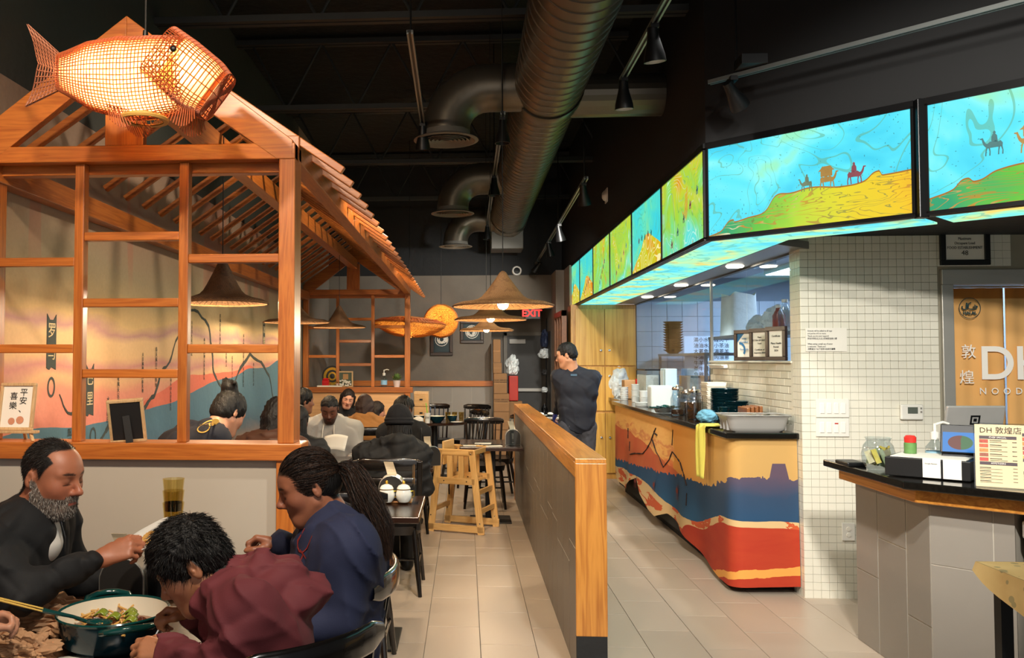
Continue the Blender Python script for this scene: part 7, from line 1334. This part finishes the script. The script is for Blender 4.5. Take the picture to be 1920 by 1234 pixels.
f = SDF(A3((-.78, 2.2, .44)), A3((-.12, 3.12, 1.2)), .0065); torso_sdf(f, J, 1.1, 1.12, 1.1); nk = A3(J['neck']); f.cone(nk + A3((-.015, 0, .005)), .052, nk + A3((-.05, 0, .12)), .062, .012, True); f.folds(.008, 8, 32); Vc, Q = f.mesh(); sw = np_mesh('sweatshirt', Vc, Q, fabric('navy', '222947', .85), t)
legs_obj(t, J, fabric('jeans', '232838'), m_white)
for k, ch in enumerate('UTA'):
    o = text(ch, .10, plain('red_print', 'c2453c', .8), plane_M((-.62, 2.53 - .012 * k, 1.03 - .06 * k), (0, -1, -.25), (0, -.25, 1)), t, name='chest_letter', bold=-.002); q = o.modifiers.new('wrap', 'SHRINKWRAP'); q.target = sw; q.offset = .003; q.wrap_method = 'PROJECT'; q.use_project_x = True; q.use_project_y = False; q.use_project_z = False; q.use_positive_direction = True
m_wh = [hairmat('black', '0b0908'), hairmat('brown', '2e1d14'), hairmat('brownb', '3d281b')]
_, Vh = shell_hair(t, H, [('e', (0, -.012, .030), (.080, .099, .094), .02), ('e', (0, -.055, -.015), (.06, .052, .05), .03)] + [('e', (0, .108, -.032), (.10, .068, .10), .010, True), ('e', (0, .03, -.082), (.12, .07, .075), .010, True), ('e', (.08, -.020, -.006), (.02, .022, .030), .008, True), ('e', (-.08, -.020, -.006), (.02, .022, .030), .008, True)], m_wh[0], .005, amp=.0015)
tie = A3((0, -.118, .018)); tw = H['c'] + H['R'] @ (tie * H['s'])
ph = hl(Vh, H); i = rs_.choice(len(Vh), 6500); a = ph[i]; m_ = 9; tt = np.linspace(0, 1, m_)[None, :, None]; c0 = A3((0, -.012, .030)); rad = A3((.082, .101, .096)); u0 = (a - c0) / rad; u1 = np.tile((tie - c0) / rad, (len(a), 1)); u = u0[:, None] * (1 - tt) + u1[:, None] * tt; u /= np.linalg.norm(u, axis=2, keepdims=True); rr_ = np.linalg.norm(u0, axis=1)[:, None, None]; pth = c0 + u * rad * (1.0 + .014 * rs_.uniform(0, 1, (len(a), 1, 1)) + .006 * np.sin(tt * 9 + rs_.uniform(0, 6, (len(a), 1, 1)))); keep = (a[:, 1] < .075) & (rr_[:, 0, 0] > .9); pth = pth[keep]; ribbons('hair_strands', H['c'] + (pth * H['s']) @ H['R'].T, .00055, m_wh, t, 5)
tail = [tw, tw + A3((.04, -.01, -.015)), A3(PY(690, 945, 2.62)), A3(PY(712, 985, 2.60)), A3(PY(722, 1040, 2.58))]; tp = np.array([np.interp(np.linspace(0, 1, 14), np.linspace(0, 1, 5), [q[k] for q in tail]) for k in range(3)]).T
wd_ = np.interp(np.linspace(0, 1, 14), [0, .12, .45, .8, 1], [.016, .030, .042, .034, .008]); offs = rs_.normal(size=(3600, 1, 3)) * .55; offs /= np.maximum(1, np.linalg.norm(offs, axis=2, keepdims=True)); wv = .009 * np.sin(np.linspace(0, 6, 14)[None, :, None] * rs_.uniform(.6, 1.8, (3600, 1, 1)) + rs_.uniform(0, 6, (3600, 1, 3))); ribbons('ponytail', tp[None] + offs * wd_[None, :, None] + wv * np.linspace(0, 1.5, 14)[None, :, None], .0007, m_wh, t, 9)
f = SDF(tp.min(0) - .08, tp.max(0) + .08, .007); f.chain(list(tp), list(wd_ * .8), .01); f.folds(.004, 6, 70, (1, 1, .2)); Vt, Q = f.mesh(); np_mesh('ponytail_core', Vt, Q, m_wh[0], t)
MB().lathe([(.014, -.009), (.020, -.006), (.022, 0), (.020, .006), (.014, .009)], 16, tuple(tw + A3((.012, 0, -.004))), Matrix.Rotation(math.pi / 2, 3, 'Y')).build('hair_tie', m_can, t, world=True)
fk = A3(J['wr'][1]) + A3((-.085, -.03, -.012)); t2 = thing('fork', 'steel fork held by the woman in navy', 'fork', Vector(fk)); MB().tube([(.03, 0, .03), (-.02, 0, -.02), (-.04, 0, -.07)], .0028, 6).box(-.055, -.03, -.011, .011, -.105, -.07).build('fork_body', m_chrome, t2)
# ---------------------------------------------------------------- the boy in the maroon hoodie
H = dict(c=A3(PY(362, 1060, 2.16)), R=head_R(187, 34, 0), s=.93)
J = dict(pelvis=(-.46, 2.16, .56), chest=(-.52, 2.16, .86), neck=tuple(PY(432, 1100, 2.16)), sh=[tuple(PY(462, 1150, 2.0)), tuple(PY(450, 1120, 2.33))], el=[tuple(PY(410, 1262, 1.97)), tuple(PY(420, 1180, 2.42))], wr=[tuple(PY(322, 1226, 2.06)), tuple(PY(366, 1152, 2.32))], hip=[(0, -.08, 0), (0, .08, 0)], kn=[(-.84, 2.05, .52), (-.84, 2.28, .52)], an=[(-.82, 2.05, .09), (-.82, 2.28, .09)], toe=(-1, 0, 0), nr=.047)
t = root('boy in a maroon hoodie bending over his bowl', J)
hands = [dict(W=J['wr'][0], dirv=(-.9, .12, .10), palm=(.0, .55, -.85), side=-1, curls=[(28, 48, 30), (34, 52, 32), (40, 54, 34), (46, 52, 34)], s=.90, thumb=(.75, .6, .3), tb=(.9, .1, .4)), dict(W=J['wr'][1], dirv=(-.88, -.22, .10), palm=(-.25, -.6, -.75), side=1, curls=[(46, 58, 36), (52, 64, 40), (58, 66, 40), (62, 62, 40)], s=.85, thumb=(.85, .3, .4), tb=(.95, -.2, .2))]
bo, V = body_obj(t, H, J, 'a8704f', 'a0584a', '120d0b', .0036, hands, .96, .85, True); Nn = normals(bo); p = hl(V, H)
f = SDF(A3((-.92, 1.80, .44)), A3((-.16, 2.58, 1.28)), .006); torso_sdf(f, J, 1.0, .95, 1.05); nk = A3(J['neck'])
f.chain([nk + A3(o) for o in ((-.055, -.072, -.03), (-.01, -.085, .0), (.05, -.072, .03), (.085, -.01, .045), (.06, .07, .03), (.0, .09, .0))], [.022, .030, .034, .036, .032, .026], .016); f.chain([nk + A3(o) for o in ((.03, -.11, -.045), (.10, -.085, .005), (.15, -.01, .028), (.135, .07, .015), (.07, .11, -.02))], [.026, .036, .042, .036, .026], .014); f.chain([nk + A3(o) for o in ((.10, -.085, -.05), (.18, -.045, -.02), (.20, .02, -.02), (.16, .09, -.04))], [.030, .042, .042, .030], .014); f.ell(nk + A3((.10, 0, -.02)), (.09, .09, .05), np.array(Matrix.Rotation(R(35), 3, 'Y')), .03); f.cone(nk + A3((-.02, 0, .03)), .046, nk + A3((-.10, 0, .09)), .06, .012, True); f.folds(.009, 12, 36); Vc, Q = f.mesh(); np_mesh('hoodie', Vc, Q, fabric('maroon', '65262c', .8), t)
legs_obj(t, J, fabric('greypants', '2a2b30'), m_can)
m_bh = [hairmat('black', '0b0908'), hairmat('black2', '1d1815'), hairmat('black3', '0b0908')]
hm = (hairline(p) > -.004) & (np.linalg.norm(p, axis=1) < .16) & (p[:, 2] > -.07)
def boyd(q): return np.stack([q[:, 0] * 1.5, .35 + .9 * (q[:, 1] + .02) / .1, np.where(q[:, 2] > .07, .1, -.8)], 1)
_, Vh = shell_hair(t, H, [('e', (0, -.006, .040), (.085, .100, .098), .02), ('e', (0, -.055, -.01), (.066, .05, .05), .03), ('e', (0, .112, -.030), (.12, .060, .095), .010, True), ('e', (0, .02, -.085), (.12, .08, .075), .010, True), ('e', (.08, -.018, -.006), (.025, .026, .034), .008, True), ('e', (-.08, -.018, -.006), (.025, .026, .034), .008, True)], m_bh[0], .005, amp=.004, freq=160, aniso=(1, 1, 1))
gh = (Vh - H['c']); gh = gh / (np.linalg.norm(gh, axis=1, keepdims=True) + 1e-9); i = rs_.choice(len(Vh), 6500); keep = np.linalg.norm((hl(Vh[i], H) - A3((0, -.006, .04))) / A3((.085, .1, .098)), axis=1) > .93; ribbons('hair_strands', strand_paths(Vh[i][keep], gh[i][keep], H, boyd, .022, 0, rs_, 4, .16, .16), .0008, m_bh, t, 4)
fk = A3(J['wr'][1]) + A3((-.075, -.03, .0)); t2 = thing('fork', 'steel fork held by the boy in maroon', 'fork', Vector(fk)); MB().tube([(.015, .0, .03), (-.01, -.015, -.03), (-.03, -.04, -.075)], .003, 6).sphere((-.036, -.05, -.09), (.012, .012, .022), 10, 7).build('fork_body', m_chrome, t2)
# ---------------------------------------------------------------- the diner at the frame edge (one hand shows)
H = dict(c=A3((-1.42, 1.98, 1.16)), R=head_R(0, 25, 0), s=.95); wr1 = tuple(PY(-40, 1176, 2.22))
J = dict(pelvis=(-1.52, 2.0, .56), chest=(-1.50, 2.0, .90), neck=(-1.46, 2.0, 1.06), sh=[(-1.48, 2.17, 1.0), (-1.48, 1.83, 1.0)], el=[(-1.50, 2.28, .80), (-1.42, 1.78, .80)], wr=[wr1, (-1.25, 1.85, .84)], hip=[(0, .09, 0), (0, -.09, 0)], kn=[(-1.06, 2.12, .52), (-1.06, 1.9, .52)], an=[(-1.05, 2.12, .09), (-1.05, 1.9, .09)], toe=(1, 0, 0))
t = root('diner whose hand with chopsticks reaches over the bowl at the table edge', J); bo, V = body_obj(t, H, J, 'b98468', 'a25a4c', '1a1412', .005, [dict(W=J['wr'][0], dirv=(.9, .1, .32), palm=(.2, -.5, -.8), side=-1, curls=[(40, 45, 30), (48, 50, 34), (54, 52, 36), (58, 50, 36)], s=.92, thumb=(.8, .35, .5), tb=(.9, -.1, .3)), dict(W=J['wr'][1], dirv=(.9, .2, -.1), palm=(0, 0, -1), side=1, curls=[(25, 30, 25)] * 4, s=.92)])
f = SDF(A3((-1.8, 1.55, .44)), A3((-1.15, 2.45, 1.2)), .009); torso_sdf(f, J, 1., 1., 1.); f.folds(.008, 2); Vc, Q = f.mesh(); np_mesh('sweater', Vc, Q, fabric('greyblue', '4a4f58'), t); shell_hair(t, H, CAP + FACECUT, hairmat('black', '0b0908'), .008); legs_obj(t, J, fabric('blackpants', '0a0a0c'), m_can)
hp_ = A3(wr1) + A3((.09, .03, .035)); t2 = thing('chopsticks', 'pair of yellow chopsticks held over the crumpled napkins', 'chopsticks', Vector(hp_))
for k in (0, 1): MB().tube([(-.10, .02 + .012 * k, .03), (.075, -.015 + .004 * k, .005 + .006 * k)], [.0035, .0022], 6).build('chopstick', plain('bamboo_yellow', 'd8b45a', .5), t2)
# ---------------------------------------------------------------- the other diners and the waiter
def diner(label, px, py, Y, yaw, pitch, skin, hair, top, hairprims, tw_=None, lean=.06, shw=.19, s=.98, h=.007, roll=0, wk=1.05, kk=1.05, lip=None, beard=None, tyaw=None, arms=None, seat=.54, hood=False, jaw=1., cap=True, folds=.006, pants=None, collar=None, recede=0., tshift=(0, 0, 0)):
    c = A3(PY(px, py, Y)); Rm = head_R(yaw, pitch, roll); H = dict(c=c, R=Rm, s=s); ty = R(yaw if tyaw is None else tyaw); fw = A3((math.cos(ty), math.sin(ty), 0)); lat = A3((math.sin(ty), -math.cos(ty), 0))
    neck = c + Rm @ (A3((0, -.035, -.135)) * s) - fw * .01; neck[2] = min(neck[2], c[2] - .10); ch = neck - fw * (.03 + lean * .3) - A3((0, 0, .15)); pel = A3((neck[0], neck[1], 0)) - fw * (.06 + lean); pel[2] = seat; shd = neck - A3((0, 0, .082)) - fw * .02
    if lean > .2: ch = neck - fw * .16 - A3((0, 0, .10)); pel = A3((neck[0], neck[1], 0)) - fw * .38; pel[2] = seat; shd = neck - fw * .07 - A3((0, 0, .02))
    ts = A3(tshift); ch = ch + ts; pel = pel + ts; shd = shd + ts * .8
    sh = [shd - lat * shw, shd + lat * shw]; el = [q + A3((0, 0, -.25)) + fw * .05 + lat * sg * .05 for q, sg in zip(sh, (-1, 1))]; wr = [q + fw * .22 - lat * sg * .05 + A3((0, 0, .01)) for q, sg in zip(el, (-1, 1))]
    if arms: el = [A3(q) for q in arms['el']]; wr = [A3(q) for q in arms['wr']]
    J = dict(pelvis=pel, chest=ch, neck=neck, sh=sh, el=el, wr=wr, hip=[-lat * .09, lat * .09], kn=[pel + fw * .42 - lat * .11 + A3((0, 0, -.03)), pel + fw * .42 + lat * .11 + A3((0, 0, -.03))], an=[pel * A3((1, 1, 0)) + fw * .42 - lat * .11 + A3((0, 0, .09)), pel * A3((1, 1, 0)) + fw * .42 + lat * .11 + A3((0, 0, .09))], toe=fw)
    t = root(label, J); pd = unit(fw); hd = [dict(W=w_, dirv=fw * .95 - A3((0, 0, .15)), palm=(0, 0, -1), side=sg, curls=[(22, 30, 22)] * 4, s=.95) for w_, sg in zip(wr, (-1, 1))]
    body_obj(t, H, J, skin, lip or '8a4a40', hair, h, hd, jaw, 1., True, recede, beard, cap)
    pts = np.array([pel - .2, pel + .2] + [q - .12 for q in sh + el + wr] + [q + .12 for q in sh + el + wr] + [neck + .1]); f = SDF(pts.min(0) - .02, pts.max(0) + .02, .010); torso_sdf(f, J, kk, wk, 1.08); up = Rm @ A3((0, .02, .1))
    if hood: f.chain([neck + lat * .09 - fw * .01, neck + lat * .07 - fw * .07 + A3((0, 0, .01)), neck - fw * .105 + A3((0, 0, .012)), neck - lat * .07 - fw * .07 + A3((0, 0, .01)), neck - lat * .09 - fw * .01], [.035, .045, .05, .045, .035], .03); f.cone(neck - fw * .10, .06, neck - fw * .13 - A3((0, 0, .10)), .035, .04)
    if collar: f.chain([neck + lat * .075 + fw * .02, neck + lat * .06 - fw * .06 + A3((0, 0, .02)), neck - lat * .06 - fw * .06 + A3((0, 0, .02)), neck - lat * .075 + fw * .02], [collar] * 4, .03)
    if lean > .2: f.cone(neck - fw * .05, .075, neck + (c - neck) * .30, .060, .03)
    else: f.cone(neck + A3((0, 0, .02)) + fw * .01, .052, c, .06, .012, True)
    f.folds(folds * 1.3, int(px) % 17 + 1, 36); V, Q = f.mesh(); np_mesh('top', V, Q, top, t); legs_obj(t, J, pants or fabric('blackpants', '0a0a0c'), m_can, .02)
    if hairprims is not None: shell_hair(t, H, hairprims, hairmat(label[:14], hair), min(h, .007), amp=.004, freq=180)
    return t, H, J
def long_hair(dz=-.30, dy=-.07, w_=.075): return CAP + [('c', (.05, -.05, -.02), .045, (.055, dy, dz), .030, .03), ('c', (-.05, -.05, -.02), .045, (-.055, dy, dz), .030, .03), ('c', (0, -.07, -.02), .05, (0, dy - .02, dz - .02), .035, .03), ('c', (.076, -.01, .03), .024, (.078, -.01, -.14), .022, .02), ('c', (-.076, -.01, .03), .024, (-.078, -.01, -.14), .022, .02)] + [('e', (0, .125, -.03), (.074, .10, .108), .012, True)]
# woman with a bun, leaning over her plate inside the booth
t, H, J = diner('bun-haired woman in a navy tee leaning forward inside the booth', 428, 775, 4.85, 62, 34, 'b98468', '0b0908', fabric('teenavy', '0e1220'), CAP + FACECUT + [('e', (0, -.075, .125), (.046, .04, .042), .012), ('c', (.035, -.06, .11), .016, (-.03, -.09, .155), .018, .008), ('c', (-.03, -.05, .12), .012, (.05, -.10, .14), .012, .006)], lean=.30, s=1.02, h=.006, tyaw=40, shw=.18)
m_gold_p = plain('gold_print', 'c9a24a', .7, var=.05); tp_ = [o for o in COL.objects if o.parent == t and o.name.startswith('top')][0]
def wrapped(o): w_ = o.modifiers.new('wrap', 'SHRINKWRAP'); w_.target = tp_; w_.offset = .004; w_.wrap_method = 'PROJECT'; w_.use_project_x = False; w_.use_project_y = True; w_.use_project_z = False; w_.use_positive_direction = True
q = PY(404, 790, 4.35); wrapped(MB().grid(lambda u, v: Vector((q[0] + .02 * v * math.cos(u * 6.283), q[1], q[2] + .013 * v * math.sin(u * 6.283))), 18, 4, True).build('back_emblem', m_gold_p, t, world=True))
q = PY(380, 799, 4.35); wrapped(text('les', .03, m_gold_p, plane_M(q, (.93, 0, .30), (-.30, 0, .93)), t, name='back_print', bold=.0015))
q = PY(362, 806, 4.35); wrapped(MB().grid(lambda u, v: Vector((q[0] + (.036 + .006 * v) * math.cos(u * 6.283), q[1], q[2] + (.022 + .006 * v) * math.sin(u * 6.283))), 26, 3, True).build('back_emblem', m_gold_p, t, world=True))
diner('long-haired diner in a brown leather jacket half hidden by the booth post', 521, 780, 5.75, 75, 10, 'b08060', '0e0b0a', fabric('leather', '4a2f24', .45), long_hair(), h=.009)
t, H, J = diner('diner with long dark locs and a black jacket inside the booth', 558, 790, 6.5, 85, 8, '6b4430', '0e0b0a', fabric('jacketblk', '0d0e11', .7), CAP + FACECUT, h=.009)
mb = MB()
for k in range(26): a = -2.6 + k * .2; q = H['c'] + H['R'] @ (A3((.078 * math.sin(a), -.07 * math.cos(a * .5) - .01, .02)) * 1.); mb.tube([q, q + A3((random.uniform(-.01, .01), -.02, -.10)), q + A3((random.uniform(-.02, .02), -.03, -.24 - .02 * (k % 4)))], [.010, .009, .006], 6)
mb.build('locs', hairmat('locs', '0c0a09'), t, world=True)
diner('dark-haired man in a black jacket deep inside the booth', 569, 752, 8.1, 35, 5, '9a6a50', '0b0908', fabric('jacketblk', '0d0e11', .7), CAP + FACECUT, h=.009)
# man in grey hoodie
t, H, J = diner('man in a light grey hoodie looking down at a sheet of paper', 618, 768, 7.65, -86, 24, '6a4230', '0d0a09', fabric('heather', 'a9a7a3', .9, .3), [('e', (0, -.008, .036), (.077, .096, .090), .02), ('e', (0, .112, -.022), (.12, .066, .098), .008, True), ('e', (0, .02, -.085), (.12, .09, .075), .010, True)], h=.005, shw=.205, wk=1.15, kk=1.2, hood=True, lip='5e322a', beard='20140f', tyaw=-88, folds=.008)
q = A3(J['neck']); fwd = A3((math.cos(R(-88)), math.sin(R(-88)), 0))
for sgn in (-1, 1): MB().tube([q + A3((sgn * .045, -.075, -.01)), q + A3((sgn * .05, -.125, -.08)), q + A3((sgn * .055, -.14, -.16))], .0035, 6).build('drawstring', m_paper, t, world=True)
MB().grid(lambda u, v: Vector((-1.22 + u * .20 + .02 * v, 7.22 + v * .07, .80 + .12 * v + .02 * math.sin(u * 3))), 8, 6).build('paper_sheet', m_paper, smooth='full', solid=.001, label='large white paper sheet held by the man in the grey hoodie', cat='paper')
# smiling woman, coat, girl
diner('smiling woman with long dark hair facing the brown coat', 652, 748, 10.4, -80, 14, 'd19a80', '1c120e', fabric('blacktop', '0c0c0f'), long_hair(), h=.006, roll=-10, lip='a8503f', s=.96)
diner('woman with long brown hair in a tan teddy coat seen from behind', 684, 762, 8.8, 95, 5, 'b98468', '2b1812', fabric('teddy', '9a6a38', .95, .9, 160), long_hair(-.22, -.085), h=.008, wk=1.22, kk=1.25, collar=.045, s=1.0, shw=.17)
diner('dark-haired girl in a white top beside the tan coat', 707, 772, 10.0, 20, 8, 'c08a70', '1c120e', fabric('whitetop', 'd8d4cc'), long_hair(-.16), h=.008, s=.93, shw=.15)
# beanie
t, H, J = diner('diner in a black beanie and black hoodie seen from behind at the aisle table', 748, 795, 6.2, 98, 6, '6b4430', '0d0a09', fabric('blackhood', '0c0d0f', .8), None, h=.006, shw=.195, wk=1.06, kk=1.05, hood=True, tyaw=92, lean=.03, cap=False, folds=.007, tshift=(-.065, 0, 0))
shell_hair(t, H, [('e', (0, -.008, .052), (.092, .110, .098), .02), ('c', (-.06, -.005, .02), .045, (.06, -.005, .02), .045, .03), ('e', (0, -.01, -.075), (.14, .15, .07), .012, True)], fabric('beanie', '090a10', .95, .6, 240), .005, 'beanie', .0015, 120, (1, 1, .2))
def ring(rx, ry, z, rr, yo=-.006): return [H['c'] + H['R'] @ (A3((rx * math.cos(a), yo + ry * math.sin(a), z)) * H['s']) for a in np.linspace(0, 2 * math.pi, 33)]
MB().tube(ring(.093, .112, .012, 0), .016, 10).tube(ring(.095, .113, .030, 0), .014, 10).build('beanie_cuff', fabric('beanie', '090a10', .95, .6, 240), t, world=True)
mb = MB()
for k in range(34):
    a = R(195 + 150 * k / 33); q = H['c'] + H['R'] @ (A3((.083 * math.cos(a), .095 * math.sin(a), -.012)) * H['s']); L = random.uniform(.09, .15); mb.tube([q, q + A3((random.uniform(-.012, .012), -.012, -L * .5)), q + A3((random.uniform(-.02, .02), -.016, -L))], [.0085, .008, .005], 6)
mb.build('locs', hairmat('locs', '0c0a09'), t, world=True)
t, H, J = diner('diner with locs in black across from the black beanie', 757, 768, 7.75, -88, 10, '6b4430', '0d0a09', fabric('blacktop', '0c0c0f'), CAP + FACECUT, h=.009, shw=.17, wk=1.0, kk=1.0)
mb = MB()
for k in range(24):
    a = 6.283 * k / 24; q = H['c'] + H['R'] @ (A3((.06 * math.cos(a), -.01 + .075 * math.sin(a), .09)) * H['s']); e = H['c'] + H['R'] @ (A3((.095 * math.cos(a), -.015 + .115 * math.sin(a), .03)) * H['s']); mb.tube([q, (q + e) / 2 + A3((0, 0, .012)), e], [.010, .011, .008], 6)
mb.build('locs', hairmat('locs', '0c0a09'), t, world=True)
# waiter
H = dict(c=A3(PY(1063, 667, 8.4)), R=head_R(160, 12, 0), s=.98); cx, cy = A3(PY(1078, 700, 8.42))[:2]
lat = A3((1, .12, 0)); J = dict(pelvis=(cx + .02, cy, .98), chest=(cx + .01, cy, 1.30), neck=(H['c'][0] + .045, cy - .0, 1.475), sh=[(cx - .160, cy + .02, 1.405), (cx + .175, cy - .02, 1.405)], el=[tuple(PY(1050, 745, 8.5)), tuple(PY(1112, 738, 8.36))], wr=[tuple(PY(1044, 772, 8.72)), tuple(PY(1104, 772, 8.62))], hip=[(-.09, 0, 0), (.09, 0, 0)], kn=[(cx - .09, cy + .01, .52), (cx + .11, cy + .01, .52)], an=[(cx - .10, cy - .01, .09), (cx + .12, cy - .01, .09)], toe=A3((0, 1, 0)))
t = root('waiter in a dark navy fleece and blue gloves standing behind the divider', J); t['category'] = 'person'
body_obj(t, H, J, 'c08a68', 'a25a4c', '0d0b0a', .0055, [dict(W=J['wr'][0], dirv=(-.25, .6, -.7), palm=(.6, .2, -.3), side=-1, curls=[(25, 30, 25)] * 4, s=1.), dict(W=J['wr'][1], dirv=(-.3, .8, -.4), palm=(-.6, 0, -.4), side=1, curls=[(30, 40, 25)] * 4, s=1.)])
f = SDF(A3((cx - .42, cy - .3, .78)), A3((cx + .42, cy + .5, 1.60)), .0085); torso_sdf(f, dict(J, pelvis=(cx + .02, cy, .95)), .88, .84, 1.06); nk = A3(J['neck']); f.cone(nk - A3((0, 0, .03)), .066, nk + A3((-.005, 0, .035)), .064, .02); f.cone(nk + A3((-.01, 0, .03)), .054, nk + A3((-.03, 0, .12)), .064, .01, True); f.folds(.006, 5, 32); V, Q = f.mesh(); np_mesh('fleece', V, Q, fabric('fleece', '0c1220', .78), t)
f = SDF(A3(J['wr'][0]) - .14, A3(J['wr'][0]) + .14, .005); hand_sdf(f, W=J['wr'][0], dirv=(-.25, .6, -.7), palm=(.6, .2, -.3), side=-1, curls=[(25, 30, 25)] * 4, s=1.12); V, Q = f.mesh(); np_mesh('glove', V, Q, plain('nitrile', '2b3f9a', .35), t)
f = SDF(A3(J['wr'][1]) - .14, A3(J['wr'][1]) + .14, .005); hand_sdf(f, W=J['wr'][1], dirv=(-.3, .8, -.4), palm=(-.6, 0, -.4), side=1, curls=[(30, 40, 25)] * 4, s=1.12); V, Q = f.mesh(); np_mesh('glove', V, Q, plain('nitrile', '2b3f9a', .35), t)
legs_obj(t, dict(J, pelvis=(cx + .02, cy, .93)), fabric('charcoal', '3a3b42'), m_can, pr=(.12, .08, .08)); shell_hair(t, H, [('e', (0, -.008, .040), (.081, .098, .093), .02), ('e', (0, -.05, -.005), (.066, .052, .045), .03), ('e', (0, .112, -.024), (.12, .060, .098), .008, True), ('e', (0, .02, -.085), (.12, .09, .078), .010, True), ('e', (.08, -.018, -.006), (.025, .024, .030), .008, True), ('e', (-.08, -.018, -.006), (.025, .024, .030), .008, True)], hairmat('waiter', '0d0b0a'), .0045, amp=.003, freq=180)
mb = MB(); q = J['neck'] + A3((.012, -.075, -.045)); mb.box(q[0] - .03, q[0] + .03, q[1] - .012, q[1] - .010, q[2] - .012, q[2] + .008); mb.build('small_emblem', plain('emblem_blue', '3c5a70', .6), t, world=True)
